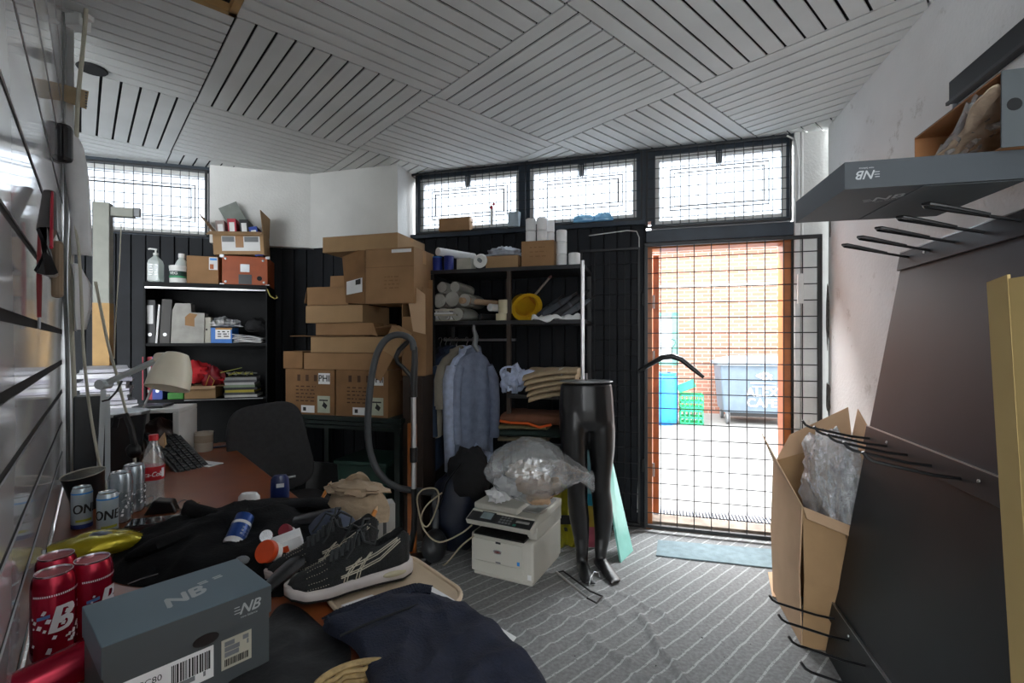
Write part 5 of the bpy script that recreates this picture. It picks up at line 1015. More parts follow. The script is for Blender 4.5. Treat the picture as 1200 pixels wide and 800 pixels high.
for k in range(8):
    single('magazine', MB().box(0,.22-.01*(k%3),0,.2,0,.018), mat('mag_%d' % k, cols[7-k], .6), ['white','charcoal','mustard yellow','black','olive grey','pale grey','dark grey','mid grey'][k]+' magazine in the bookcase magazine stack', 'magazine', onB(263+random.uniform(-1,1), zz+k*.0185, BF+.02), FL.a+R(random.uniform(-3,3)), 'magazine stack in the bookcase')
t = thing('cable_tangle', 'tangle of yellow-green cables on the magazine stack', 'cable', onB(282, zz+.15, BF+.1), FL.a)
for k, c_ in enumerate(('#a9a545','#6d6f60','#8e9086')): obj('strand', MB().tube([(-.08+.16*i/11*1.0+ .03*math.sin(i*2+k*2), .05*math.sin(i*1.7+k), .012+.02*abs(math.sin(i*1.3+k*2))) for i in range(12)], .006, 6), mat('cable_%d' % k, c_, .5), t, smooth=True)
single('yellow_ruler', MB().box(0,.2,0,.02,0,.004), mat('lime_plastic','#9fa23a',.5), 'lime yellow ruler sticking out over the red bag', 'ruler', onB(249, zz+.17, BF+.06), 0, rot=(0,R(-14),FL.a))
# bits behind the chair
t = thing('brown_parcel', 'small brown parcel on the bookcase lower shelf', 'box', onB(248, .421, BF+.02), FL.a); obj('box', MB().box(0,.18,0,.18,0,.16), m_card3, t, bevel=.004); obj('lid', MB().box(-.003,.183,-.003,.183,.155,.165), m_card2, t)
# ================================================================== DESK
dx0, dx1, dy0, dy1 = -.1, 3.35, -.60, PW-.004
ds = thing('desk', 'long cherry-brown laminate desk along the white slatted partition', 'desk', FP.W(0,0), FP.a)
obj('desktop', MB().prism([(dx0,dy0),(dx1,dy0),(dx1,dy1),(dx0,dy1)], DZ-.028, DZ), m_desk, ds, bevel=.003)
for x in (dx0+.05, 1.6, dx1-.05):
    obj('leg_panel', MB().box(x-.014,x+.014,dy0+.05,dy1-.03,0,DZ-.028), m_desk, ds)
obj('modesty_panel', MB().box(dx0+.1,dx1-.1,dy1-.05,dy1-.035,.3,DZ-.03), m_desk, ds)
# ---- lamp
m_lamp = mat('ivory_lamp_enamel','#ece3cd',.3,var=.03); m_lampw = mat('white_lamp_arm','#c4cacc',.35,var=.04)
LY = 1.98; lo = Vector((*at(116,574,LY).xy, DZ)); lm = thing('desk_lamp', 'white jointed desk lamp with an ivory shade bent over the desk', 'lamp', lo)
Lp = lambda x, y, d=0: at(x,y,LY+d)-lo
obj('base', MB().lathe([(.001,.0),(.08,0),(.085,.008),(.078,.02),(.02,.028),(.014,.05),(.001,.05)], 28), m_lampw, lm, smooth=True)
obj('lower_arm', MB().tube([(0,0,.04), Lp(121.5,452)], .0125, 4), m_lampw, lm); obj('elbow', MB().lathe([(.001,-.025),(.02,-.025),(.02,.025),(.001,.025)], 16, Matrix.Translation(Lp(122,450)) @ Matrix.Rotation(R(90),4,'X')), m_lampw, lm, smooth=True)
obj('upper_arm', MB().tube([Lp(122,450), Lp(190,419,.05)], .0125, 4), m_lampw, lm); obj('joint', MB().lathe([(.001,-.022),(.022,-.022),(.022,.022),(.001,.022)], 16, Matrix.Translation(Lp(190,419,.03)) @ Matrix.Rotation(R(90),4,'X')), m_lamp, lm, smooth=True)
sa = Lp(208,414,.05); sb = Lp(196,455,.0); ax = (sb-sa); hl = ax.length; Mz = Matrix.Translation(sa) @ ax.to_track_quat('Z','Y').to_matrix().to_4x4()
obj('shade', MB().lathe([(.028,0),(.042,.004),(.056,.03),(.070,.07),(.077,.11),(.079,hl),(.076,hl),(.073,.11),(.066,.07),(.05,.03),(.02,.01)], 32, Mz), m_lamp, lm, smooth=True)
obj('bulb', MB().lathe([(.001,.09),(.02,.08),(.026,.06),(.02,.035),(.012,.02)], 16, Mz), m_white, lm, smooth=True)
obj('support_rod', MB().tube([Lp(179,452,.02), Lp(168,478,.02)], .004, 6), m_lampw, lm); obj('cord', MB().tube([Lp(120,470,-.03), Lp(128,468,-.03), Lp(137,458,-.02), Lp(143,446,0)], .004, 6), m_dgrey, lm, smooth=True)
# ---- paper stacks, black bin and riser at the far end
po = dk(128, 540); 
ab = thing('filing_cabinet', 'dark filing cabinet at the desk end under the leaning paper stack', 'cabinet', (*FP.W(3.56,-.02).xy, 0), FP.a); obj('carcass', MB().box(-.19,.19,-.18,.10,0,.93), m_dgrey, ab, bevel=.004)
for k in range(3): dr_ = obj('drawer', MB().box(-.17,.17,-.192,-.18,.05+.29*k,.32+.29*k), m_dgrey, ab, bevel=.003); obj('handle', MB().tube([(-.05,-.2,.24+.29*k),(.05,-.2,.24+.29*k)], .006, 6), m_steel, dr_)
stk = thing('paper_stack', 'tall leaning stack of bundled paperwork on the dark filing cabinet', 'papers', (*FP.W(3.56,-.01).xy, .931), FP.a)
m_pp = [mat('paper_lilac','#bdbbc8',.85), mat('paper_white2','#d8d8dc',.85), mat('paper_grey','#b3b3ba',.85)]
zc = 0
for k in range(15):
    h_ = random.uniform(.014,.026); dx_, dy_ = random.uniform(-.03,.03), random.uniform(-.02,.02)
    obj('bundle', MB().grid(lambda u, v: (-.19+.38*u, -.13+.2*v, .008*math.sin(u*7+k)*(u)), 8, 3), m_pp[k % 3], stk, (dx_,dy_,zc+.008), R(random.uniform(-8,8)), solid=h_*.85); zc += h_*.97
bl = dk(131, 549); bn_ = thing('black_bin', 'black plastic waste bin standing on the desk behind the lamp', 'bin', (bl.x, bl.y, DZ), R(25)); bn_.scale = (.85,.85,1)
obj('bin', MB().lathe([(.115,0),(.125,.01),(.16,.255),(.168,.262),(.168,.27),(.155,.27),(.148,.24),(.115,.02),(.001,.02)], 32, None, 1, .85), m_dgrey, bn_, smooth=True); obj('rim', MB().lathe([(.168,.258),(.176,.262),(.176,.274),(.166,.276)], 32, None, 1, .85), m_steel, bn_, smooth=True)
sp_ = dk(123, 545); t = thing('desk_speaker', 'upright dark grey desktop speaker beside the black bin', 'speaker', (*FP.W(2.75,.02).xy, DZ), R(40)); obj('cabinet', MB().box(-.05,.05,-.06,.06,0,.38), m_dgrey, t, bevel=.005); obj('side_trim', MB().box(.05,.068,-.06,.06,0,.375), m_lampw, t)
hd = dk(158, 552); t = thing('headset', 'black headset hung over the front of the black bin', 'headset', (*at(148,505,1.93).xy, 0)); th_o = Vector((*at(148,505,1.93).xy,0))
q_ = lambda x, y, d=0: at(x,y,1.93+d)-th_o
obj('headband', MB().tube([q_(134,500),q_(137,488),q_(147,486),q_(153,500),q_(158,522)], .012, 8), m_blk, t, smooth=True); obj('ear_cup', blob(blobfn(.03,.02,.03,.1,2,1), 16, 12), m_blk, t, tuple(q_(157,528)), smooth=True)
rs = dk(190, 533); rz_ = thing('monitor_riser', 'white arched monitor riser shelf at the far end of the desk', 'riser', (*FP.W(3.17,-.27).xy, DZ), R(12))
obj('top', MB().box(-.14,.12,-.1,.12,.24,.262), m_white, rz_, bevel=.004); obj('leg', MB().box(.09,.12,-.1,.12,0,.24), m_white, rz_, bevel=.004); obj('leg', MB().box(-.14,-.115,-.1,.12,0,.24), m_white, rz_, bevel=.004)
t = thing('tablet', 'dark tablet lying on the white riser', 'tablet', (*FP.W(3.18,-.25).xy, DZ+.263), R(14)); obj('slab', MB().box(-.09,.05,-.07,.07,0,.012), m_dgrey, t, bevel=.003); obj('screen', MB().box(-.08,.04,-.06,.06,.012,.0125), m_blk, t)
t = thing('brown_bag', 'shiny dark brown bag under the white riser', 'bag', (*FP.W(3.12,-.26).xy, DZ+.001), R(12)); obj('bag', blob(blobfn(.08,.08,.11,.2,2.2,3.1,.1), 30, 18), mat('glossy_brown_film','#2e1812',.3), t, (0,-.03,.10), smooth=True)
t = thing('triangle_card', 'folded beige card standing beside the black bin', 'card', (*dk(174,547).xy, DZ), R(20)); obj('card', MB().add([(-.05,0,0),(.06,0,0),(.06,.02,.16)],[(0,1,2)]), m_cardp, t, solid=.004); obj('fold', MB().add([(.06,0,0),(.075,.06,0),(.06,.02,.16)],[(0,1,2)]), m_card, t, solid=.004)
# keyboard propped up
kp = dk(222, 548); kb_ = thing('keyboard', 'black keyboard propped at a slant on the desk', 'keyboard', (kp.x-.03, kp.y+.02, DZ+.012), rot=(R(0),R(24),R(-30)))
obj('case', MB().box(-.30,.10,-.075,.075,.0,.018), m_blk, kb_, bevel=.004); obj('rest', MB().box(-.28,-.20,-.06,.06,-.10,.0), m_blk, kb_)
km = mesh(MB().box(-.0085,.0085,-.0085,.0085,0,.006), 'key', m_dgrey)
for i in range(18):
    for j in range(5): obj('key', km, None, kb_, (-.282+.0215*i, -.055+.026*j, .018))
t = thing('leaflet', 'white printed leaflet half under the keyboard', 'paper', (*dk(243,544).xy, DZ+.001), R(-20)); obj('sheet', MB().box(-.07,.06,-.04,.04,0,.003), m_paper, t); obj('print', MB().box(-.04,.05,-.02,-.01,.003,.0034), m_grey, t)
mg = thing('mug', 'white mug on the desk behind the keyboard', 'mug', (*dk(239,528).xy, DZ), R(0)); m_mug = mat('stoneware','#c2b8a8',.4,var=.06)
obj('cup', MB().lathe([(.001,0),(.040,0),(.043,.006),(.047,.105),(.043,.105),(.039,.01),(.001,.01)], 28), m_mug, mg, smooth=True); obj('handle', MB().tube([(-.042,-.01,.088),(-.066,-.012,.08),(-.072,-.012,.055),(-.062,-.012,.03),(-.04,-.01,.022)], .007, 8), m_mug, mg, smooth=True); obj('decal', MB().lathe([(.0462,.05),(.0468,.09)], 28), mat('faint_print','#a99a86',.5), mg)
pn_ = dk(262,524); t = thing('pen', 'dark blue pen lying at the desk edge', 'pen', (pn_.x,pn_.y,DZ+.006), R(35)); obj('barrel', MB().tube([(-.07,0,0),(.05,0,0)], .005, 8), mat('ink_blue','#16204a',.4), t, smooth=True); obj('clip', MB().tube([(.0,0,.006),(.05,0,.006)], .0015, 6), m_steel, t); obj('tip', MB().tube([(-.07,0,0),(-.082,0,0)], [.005,.001], 8), m_steel, t)
t = thing('paper_tray', 'beige paper slips at the far end of the desk', 'papers', (*FP.W(3.27,-.36).xy, DZ+.001), R(20)); obj('slips', MB().box(-.06,.05,-.04,.04,0,.03), m_cardp, t, bevel=.002); obj('top_slip', MB().box(-.05,.06,-.035,.045,.031,.034), m_paper, t, rz=R(9))
# ---- drinks
m_al2 = mat('can_top_aluminium',(.62,.63,.65),.25,1,var=.05)
def can(label, loc, r_, h_, m, deco, group=None, rot=None, rz=0, name='drink_can'):
    t = thing(name, label, 'can', loc, rz, group, rot)
    obj('body', MB().lathe([(r_*.78,0),(r_*.9,.004),(r_,.016),(r_,h_-.022),(r_*.93,h_-.010),(r_*.84,h_-.003)], 32), m, t, smooth=True, ang=60)
    l_ = obj('lid', MB().lathe([(r_*.84,h_-.004),(r_*.86,h_),(r_*.82,h_),(r_*.78,h_-.007),(.001,h_-.007)], 28), m_al2, t, smooth=True)
    obj('pull_tab', MB().box(-.006,.006,-.008,.016,h_-.0065,h_-.004), m_al2, t, rz=R(40)); obj('mouth', MB().lathe([(.001,0),(r_*.3,0),(r_*.3,.0006),(.001,.0006)], 14, Matrix.Translation((.008,-.014,h_-.0068)), 1, .7), m_black, t)
    for n, f in deco.items():
        mb = MB(); mm = f(mb, r_, h_); obj(n, mb, mm, t)
    return t
m_redc = mat('crimson_can','#a3112f',.25,.55,var=.12,scale=30); m_whp = mat('white_print_',(.75,.75,.76),.4); m_wp2 = mat('sky_print','#4d7fb8',.4)
def dB(a0):
    def f(mb, r_, h_): wraptext(mb, 'B', .07, r_+.0007, a0, h_*.50, bold=.0022, shear=.25); return m_whp
    return f
def dSp(a0, seed):
    def f(mb, r_, h_):
        rd = random.Random(seed)
        for k in range(34):
            a = a0+rd.uniform(-1.3,1.5); z = h_*rd.uniform(.16,.62); s_ = rd.uniform(.002,.0052)
            mb.add([((r_+.0006)*math.sin(a+dx/r_), -(r_+.0006)*math.cos(a+dx/r_), z+dz) for dx, dz in ((-s_,-s_*.6),(s_*.4,-s_),(s_,s_*.5),(-s_*.3,s_))], [(0,1,2,3)])
        return m_whp
    return f
def dTop(a0):
    def f(mb, r_, h_):
        for k in range(26):
            a = a0-1.2+k*.095; mb.add([((r_+.0006)*math.sin(a+da), -(r_+.0006)*math.cos(a+da), h_*.79+dz) for da, dz in ((0,-.002),(.05,-.002),(.05,.0015),(0,.0015))], [(0,1,2,3)])
        return m_whp
    return f
def dStripe(a0):
    def f(mb, r_, h_): mb.grid(lambda u, v: ((r_+.0005)*math.sin(a0-1.0+.6*u), -(r_+.0005)*math.cos(a0-1.0+.6*u), h_*.53+.006*v+.004*u), 6, 2); return m_wp2
    return f
def rc(x, y, label, a0=0, seed=1):
    p = atz(x, y, DZ+.168); face = math.atan2(p.x, p.y)*-1
    can(label, (p.x,p.y,DZ+.001), .0335, .168, m_redc, {'letter_b': dB(a0), 'splashes': dSp(a0,seed), 'small_print': dTop(a0), 'blue_stripe': dStripe(a0)}, rz=face)
rc(63, 669, 'crimson drink can with orange tab end, beside the shoe box', .25, 3)
rc(66, 650, 'crimson drink can standing against the white partition', -.5, 5)
rc(108, 654, 'crimson drink can standing just behind the shoe box', .75, 8)
p = at(60, 790, .80); can('crimson drink can lying on its side against the white partition', (p.x-.0,p.y+.09,DZ+.036), .0335, .168, m_redc, {'letter_b': dB(.2), 'splashes': dSp(.2,11), 'small_print': dTop(0)}, rot=(R(100),R(20),R(-38)))
m_one = mat('pale_blue_can','#b9c6cc',.3,.5,var=.05); m_lime = mat('lime_print','#b5b53a',.4); m_nb = mat('navy_print','#2a3a78',.4)
def dONE(a0):
    def f(mb, r_, h_): wraptext(mb, 'ONE', .034, r_+.0007, a0, h_*.48, bold=.0012, shear=.1, sy=1.25); return m_print
    return f
def band(z0, z1, mm, a0=0, a1=6.283):
    def f(mb, r_, h_): mb.grid(lambda u, v: ((r_+.0004)*math.sin(a0+(a1-a0)*u), -(r_+.0004)*math.cos(a0+(a1-a0)*u), h_*(z0+(z1-z0)*v)), 24, 2); return mm
    return f
for (x, y, a0, lb_) in ((96,570,.35,'slim pale can lettered ONE beside the black paper cup'),(126,576,-.1,'slim pale can lettered ONE beside the tall silver can')):
    p = atz(x, y, DZ+.134); can(lb_, (p.x,p.y,DZ+.001), .0275, .134, m_one, {'lettering': dONE(a0), 'blue_rim': band(.84,.875,m_blue), 'lime_band': band(.18,.24,m_lime,-.6,1.0), 'navy_band': band(.02,.12,m_nb)}, rz=-math.atan2(p.x,p.y))
m_silv = mat('silver_can','#a9b2b8',.25,.7,var=.15,scale=60)
def dUp(a0):
    def f(mb, r_, h_):
        v, fc = textmesh('I-B-I', .04, 0, 0, .004); mb.add([((r_+.0007)*math.sin(-q.y/r_+a0), -(r_+.0007)*math.cos(-q.y/r_+a0), h_*.45+q.x) for q in v], fc); return m_grey
    return f
for (x, y, lb_) in ((141,553,'tall silver drink can in front of the other silver can'),(157,544,'tall silver drink can beside the cola bottle')):
    p = atz(x, y, DZ+.168); can(lb_, (p.x,p.y,DZ+.001), .0335, .168, m_silv, {'lettering': dUp(.6), 'speckle': dSp(0,x)}, rz=-math.atan2(p.x,p.y))
cb_ = dk(180, 592); m_pet = clearmat('clear_pet', (.93,.96,.95), .80, .14, .05, (.8,.85,.85))
bt = thing('cola_bottle', 'nearly empty clear cola bottle with red cap and label', 'bottle', (cb_.x,cb_.y,DZ), -math.atan2(cb_.x,cb_.y))
obj('bottle', MB().lathe([(.020,.0),(.030,.004),(.033,.02),(.031,.05),(.033,.085),(.034,.10),(.034,.15),(.032,.175),(.024,.21),(.015,.232),(.0125,.24),(.0125,.252)], 32), m_pet, bt, smooth=True, ang=80)
obj('cap', MB().lathe([(.0155,.243),(.0155,.262),(.014,.264),(.001,.264)], 24), mat('cola_red_cap','#c01622',.35), bt, smooth=True); m_cr = mat('cola_red','#b91422',.4)
l_ = obj('label', MB().lathe([(.0347,.10),(.0347,.15)], 32), m_cr, bt, smooth=True); obj('lettering', wraptext(MB(), 'Coca-Cola', .019, .0354, -.35, .122, bold=.0004, shear=.3, sy=1.3), m_whp, l_); obj('info_panel', MB().grid(lambda u, v: (.0353*math.sin(.75+.35*u), -.0353*math.cos(.75+.35*u), .108+.034*v), 4, 2), m_whp, l_)
p = dk(107, 590); pc_ = thing('paper_cup', 'large black paper cup with white inside behind the slim cans', 'cup', (*at(105,575,1.78).xy, DZ), 0, rot=(R(8),R(-4),0))
obj('outer', MB().lathe([(.001,.0),(.045,0),(.062,.125),(.064,.128)], 32), m_blk, pc_, smooth=True, ang=60); obj('inner', MB().lathe([(.064,.128),(.065,.131),(.062,.131),(.044,.006),(.001,.006)], 32), mat('cup_inner','#c4bfb0',.5), pc_, smooth=True, ang=60)
t = thing('snack_packet', 'yellow foil snack packet with dark logo behind the crimson cans', 'packet', (*dk(112,652).xy, DZ+.002), R(32)); pk_ = blob(blobfn(.11,.065,.035,.15,1.8,1.2,.03), 36, 18)
obj('foil', pk_, mat('yellow_foil','#b5a422',.2,.5,var=.2,scale=10,bump=.6,bscale=25), t, (0,0,.032), smooth=True); obj('logo_patch', MB().grid(lambda u, v: (-.05+.11*u, -.04+.07*v, .069-.02*(2*u-1)**2-.018*(2*v-1)**2), 10, 8), mat('slate_print','#4b5360',.35), t, smooth=True); obj('silver_edge', MB().box(-.125,-.10,-.05,.05,.022,.026), m_alu, t)
t = thing('wallet_phone', 'black phone with glossy screen in a dark red case beside the coat', 'phone', (*dk(187,616).xy, DZ+.002), R(22)); obj('case', MB().box(-.09,.07,-.04,.04,0,.016), mat('oxblood','#2c0f14',.4), t, bevel=.004); obj('screen', MB().box(-.085,.065,-.036,.036,.016,.02), mat('phone_glass',(.01,.01,.012),.06), t, bevel=.002)
t = thing('glasses_case', 'small black sunglasses case behind the phone', 'case', (*dk(190,600).xy, DZ), R(20)); obj('case', MB().prism([(-.05,0),(.05,0),(.035,.04),(-.02,.05)], -.025, .025, UPR), m_blk, t, bevel=.005)
m_key = mat('brass_keys','#8f7a4a',.35,.8)
for (x, y, lb_) in ((174,592,'small bunch of keys in front of the cola bottle'),(213,597,'bunch of keys beside the black coat collar')):
    t = thing('keys', lb_, 'keys', (*dk(x,y).xy, DZ+.002)); obj('ring', MB().tube([(.018*math.cos(q*.5236),.018*math.sin(q*.5236),.016+.012*math.sin(q*.5236)) for q in range(12)], .0018, 6, closed=True), m_steel, t, smooth=True)
    for k in range(3): obj('key', MB().lathe([(.001,0),(.012,0),(.012,.002),(.001,.002)], 12).box(.01,.045,-.003,.003,0,.002).box(.03,.035,-.007,-.003,0,.002), m_key, t, (.01,.005*k,.003*k+.001), R(-60+60*k))
# ---- coat and the small things on it
def heap(name, label, pix, z0, h_, m, cat='clothing', folds=1.0, seed=0, nu=72, nv=26, prof=2.2, parent=None, base=DZ):
    ps = [atz(x, y, base+z0) for x, y in pix]; c = sum(ps, Vector())/len(ps); n = len(ps)
    def outline(u):
        s_ = u*n; i = int(s_) % n; f = s_-int(s_); p0, p1, p2, p3 = ps[(i-1)%n], ps[i], ps[(i+1)%n], ps[(i+2)%n]
        return .5*((2*p1)+(p2-p0)*f+(2*p0-5*p1+4*p2-p3)*f*f+(3*p1-p0-3*p2+p3)*f**3)-c
    def f(u, v):
        d = outline(u % 1); p = d*v; e = (1-v**prof)
        nz_ = noise.noise((p.x*5+seed, p.y*5, seed)); rd = 1-abs(noise.noise((p.x*9+seed*2, p.y*6+nz_, 3.3)))*2
        rd2 = 1-abs(noise.noise((p.x*19+seed, p.y*15, 8.3+seed)))*2
        z = h_*e*(.75+.5*nz_) + folds*(.016*rd+.007*rd2)*min(1, e*3)
        return (p.x, p.y, max(.001, z))
    t = thing(name, label, cat, (c.x,c.y,base+.001)) if parent is None else parent
    obj('cloth', MB().grid(f, nu, nv, closeu=True), m, t, smooth=True, ang=80); return t, c
m_coat = mat('black_coat_cloth','#09090b',.85,var=.2,scale=30,bump=.25,bscale=120,spec=.2)
co, cc = heap('coat', 'black padded coat thrown across the desk behind the shoe box', ((130,662),(128,680),(180,690),(270,690),(330,700),(372,672),(405,640),(400,606),(370,590),(310,592),(235,606),(175,622),(140,640)), 0, .075, m_coat, folds=1.0, seed=2.2)
Q = lambda x, y, z: atz(x, y, DZ+z)-Vector((cc.x,cc.y,DZ+.001))
obj('sleeve', MB().tube([Q(150,652,.03),Q(180,640,.05),Q(215,626,.052),Q(250,610,.055),Q(280,604,.05),Q(310,598,.058),Q(345,593,.052),Q(370,590,.06),Q(398,597,.05)], [.02,.05,.044,.056,.05,.058,.05,.052,.03], 14, flat=.42), m_coat, co, smooth=True); obj('collar', MB().tube([Q(222,592,.03),Q(224,600,.05),Q(238,603,.06),Q(262,606,.06)], [.02,.03,.028,.02], 10), m_coat, co, smooth=True)
obj('sleeve', MB().tube([Q(310,692,.035),Q(332,672,.05),Q(352,655,.05),Q(375,640,.05)], [.015,.024,.026,.026], 12, flat=.6), mat('black_leather','#141416',.4,bump=.2), co, smooth=True)
obj('cuff', MB().tube([Q(345,612,.06),Q(372,606,.07),Q(398,602,.075)], [.03,.036,.038], 14, flat=.5), mat('satin_black','#15171d',.35), co, smooth=True)
obj('seam', MB().tube([Q(150,684,.03),Q(165,678,.045),Q(185,672,.055)], .0015, 5), m_grey, co)
def tilted(p0, p1): d = p1-p0; return Matrix.Translation(p0) @ d.to_track_quat('Z','Y').to_matrix().to_4x4(), d.length
p0 = at(272,640,1.36); p1 = at(288,604,1.44); Mz, ln = tilted(p0, p1)
t = thing('deodorant_spray', 'blue and white deodorant spray can leaning on the coat', 'spray can'); t.matrix_world = Mz; m_db = mat('deodorant_blue','#24488f',.3,.3)
obj('body', MB().lathe([(.001,0),(.026,0),(.027,.006),(.027,ln*.62),(.024,ln*.68)], 24), m_db, t, smooth=True); obj('cap', MB().lathe([(.0262,ln*.70),(.0255,ln*.96),(.02,ln),(.001,ln)], 24), m_db, t, smooth=True); obj('white_band', MB().lathe([(.0265,ln*.60),(.0275,ln*.62),(.0275,ln*.70),(.0262,ln*.71)], 24), m_whp, t); obj('white_foot', MB().lathe([(.0276,ln*.0),(.0276,ln*.16)], 24), m_whp, t)
mb = MB(); [wraptext(mb, '= - =', .014, .0278, a, ln*(.48-.1*k)) for k in (0,1,2) for a in (-.4,1.2,-2)]; obj('print', mb, m_whp, t)
p = dk(328,592); t = thing('roll_on_deodorant', 'navy deodorant stick standing on the desk edge', 'deodorant', (p.x,p.y,DZ), -math.atan2(p.x,p.y)); obj('body', MB().lathe([(.026,0),(.030,.004),(.031,.06),(.029,.10),(.02,.113),(.001,.115)], 24, None, 1.05, .6), mat('navy_gloss','#1b2a5c',.3), t, smooth=True); obj('label', MB().box(-.012,.014,-.0205,-.0185,.072,.086), m_whp, t)
p = dk(292,586); t = thing('plastic_cover', 'white moulded cover lying on the desk beside the navy deodorant', 'cover', (p.x,p.y,DZ+.001), 0); obj('dome', MB().lathe([(.034,0),(.033,.014),(.024,.027),(.001,.032)], 24, None, 1.2, .8), m_white, t, smooth=True); obj('inner', MB().lathe([(.030,.002),(.001,.002)], 18, None, 1.2, .8), m_paper, t)
def disc_jar(label, x, y, Y_, r_, h_, m1, m2, tilt):
    t = thing('ointment_jar', label, 'jar', at(x,y,Y_), rot=tilt); obj('jar', MB().lathe([(.001,-h_),(r_*.9,-h_),(r_*.92,-.012)], 24), m2, t, smooth=True); obj('lid', MB().lathe([(r_*.97,-.014),(r_,-.012),(r_,.0),(r_*.95,.003),(.001,.003)], 28), m1, t, smooth=True)
m_or = mat('orange_lid','#d0481c',.4)
disc_jar('orange-lidded jar tipped towards the shoe box', 311, 646, 1.24, .029, .035, m_or, m_white, (R(62),0,R(-14)))
disc_jar('silver-rimmed dark jar beside the small medicine box', 312, 628, 1.32, .017, .03, m_al2, m_blk, (R(60),0,R(20)))
disc_jar('red-lidded jar behind the small medicine box', 333, 621, 1.38, .018, .03, mat('claret_lid','#8a2030',.4), m_white, (R(55),0,R(-20)))
t = thing('medicine_box', 'small white medicine box with orange print among the jars', 'box', at(338,637,1.32), rot=(R(6),R(-14),R(24))); obj('carton', MB().box(-.045,.035,-.02,.03,-.02,.02), m_paper, t, bevel=.001); obj('print', MB().box(-.03,.0,-.0206,-.02,-.012,.006), m_or, t); obj('side_print', MB().box(-.045,.035,-.0204,-.0198,-.02,-.014), m_or, t)
t = thing('black_earbud_case', 'small grey metal clasp on the coat near the orange lid', 'clasp', at(284,656,1.22)); obj('clasp', blob(blobfn(.018,.012,.01,.1,2,3), 16, 10), m_grey, t, smooth=True)
m_cap = mat('slate_blue_cotton','#3f475a',.85,var=.1,bump=.2)
t = thing('cloth_cap', 'slate blue cloth cap lying on the coat behind the shoes', 'cap', at(390,632,1.47)+Vector((0,0,-.01)), rot=(R(6),R(0),R(-20))); obj('crown', MB().grid(lambda u, v: (.085*math.cos(u*6.283)*math.cos(v*1.5)*(1+.05*noise.noise((u*4,v*3,1))), .08*math.sin(u*6.283)*math.cos(v*1.5), .10*math.sin(v*1.5)*(1+.08*noise.noise((u*5,v*3,4)))), 30, 12, closeu=True), m_cap, t, smooth=True); obj('peak', MB().grid(lambda u, v: (-.05+.10*u, -.075-.05*v*math.sin(u*3.14), .012-.01*v), 12, 5), m_cap, t, solid=.004, smooth=True)
bo_ = dk(428, 640); bg_ = thing('paper_bag', 'crumpled beige paper bag slumped behind the shoes', 'bag', (*at(418,620,1.60).xy, DZ), R(-15)); bg_.scale = (.95, .95, .62); m_pbag = mat('beige_crumpled_paper','#a8937a',.8,var=.12,scale=14,bump=.5,bscale=30)
obj('bag', MB().grid(lambda u, v: ((.10+.02*math.sin(u*25))*math.cos(u*6.283)*(1-.5*v**3)+.02*v, (.06)*math.sin(u*6.283)*(1-.4*v**2), .03+.19*v-.05*math.cos(u*6.283+.6)*v+.015*noise.noise((u*8,v*6,2))), 50, 18, closeu=True), m_pbag, bg_, smooth=True, solid=.002); obj('folded_top', blob(blobfn(.105,.06,.035,.4,2.4,4.7), 30, 14), m_pbag, bg_, (.0,0,.20), smooth=True)
t = thing('pencil', 'orange wooden pencil poking out of the paper bag', 'pencil'); Mz, ln = tilted(at(428,625,1.45), at(440,598,1.5)); t.matrix_world = Mz; obj('shaft', MB().tube([(0,0,0),(0,0,ln)], .007, 6), mat('pencil_orange','#c87a2c',.5), t); obj('tip', MB().tube([(0,0,ln),(0,0,ln+.015)], [.007,.0015], 6), m_cardp, t)
t = thing('pencil', 'short orange pencil leaning on the far side of the paper bag', 'pencil'); Mz, ln = tilted(at(374,590,1.66), at(386,568,1.72)); t.matrix_world = Mz; obj('shaft', MB().tube([(0,0,0),(0,0,ln)], .006, 6), mat('pencil_orange_','#c87a2c',.5), t); obj('tip', MB().tube([(0,0,ln),(0,0,ln+.015)], [.006,.0015], 6), m_cardp, t)
t = thing('grey_carton', 'tall grey striped carton standing on the floor beside the desk edge', 'box', (*at(451,650,1.76).xy, 0), R(25)); obj('box', MB().box(-.032,.032,-.03,.03,0,.785), mat('grey_white_card','#9a9894',.7), t, bevel=.003); obj('stripe', MB().box(-.012,.0,-.0306,-.03,.01,.78), m_dgrey, t); obj('stripe', MB().box(-.0326,-.032,-.01,.01,.01,.78), m_dgrey, t)
# ---- shoes
m_up = mat('black_knit_upper','#17191b',.8,var=.35,scale=180,bump=.5,bscale=400); m_mid = mat('white_midsole','#b9b0ac',.5,var=.08); m_out = mat('black_outsole','#141414',.7); m_lin = mat('black_lining','#0a0a0b',.9); m_lace = mat('charcoal_lace','#2e3234',.8); m_strp = mat('pale_stripe','#b5ad9b',.5); m_gel = mat('cream_gel','#b7ad8e',.3)
def lerp(tab, t):
    for i in range(len(tab)-1):
        if t <= tab[i+1][0]:
            a, b2 = tab[i], tab[i+1]; f = (t-a[0])/(b2[0]-a[0]); f = f*f*(3-2*f); return a[1]+(b2[1]-a[1])*f
    return tab[-1][1]
HW = [(0,.012),(.03,.026),(.12,.036),(.3,.034),(.5,.038),(.7,.048),(.85,.044),(.95,.028),(1,.006)]
RIM = [(0,.105),(.06,.118),(.15,.104),(.27,.092),(.36,.095),(.5,.082),(.65,.062),(.8,.05),(.92,.042),(1,.030)]
TOP = [(0,.105),(.06,.118),(.15,.104),(.27,.092),(.36,.128),(.45,.113),(.6,.088),(.75,.068),(.88,.057),(.96,.046),(1,.032)]
OPN = [(0,1),(.30,1),(.36,0),(1,0)]
SOLE = [(0,.036),(.1,.036),(.35,.030),(.6,.026),(.85,.026),(1,.034)]
SL = .285
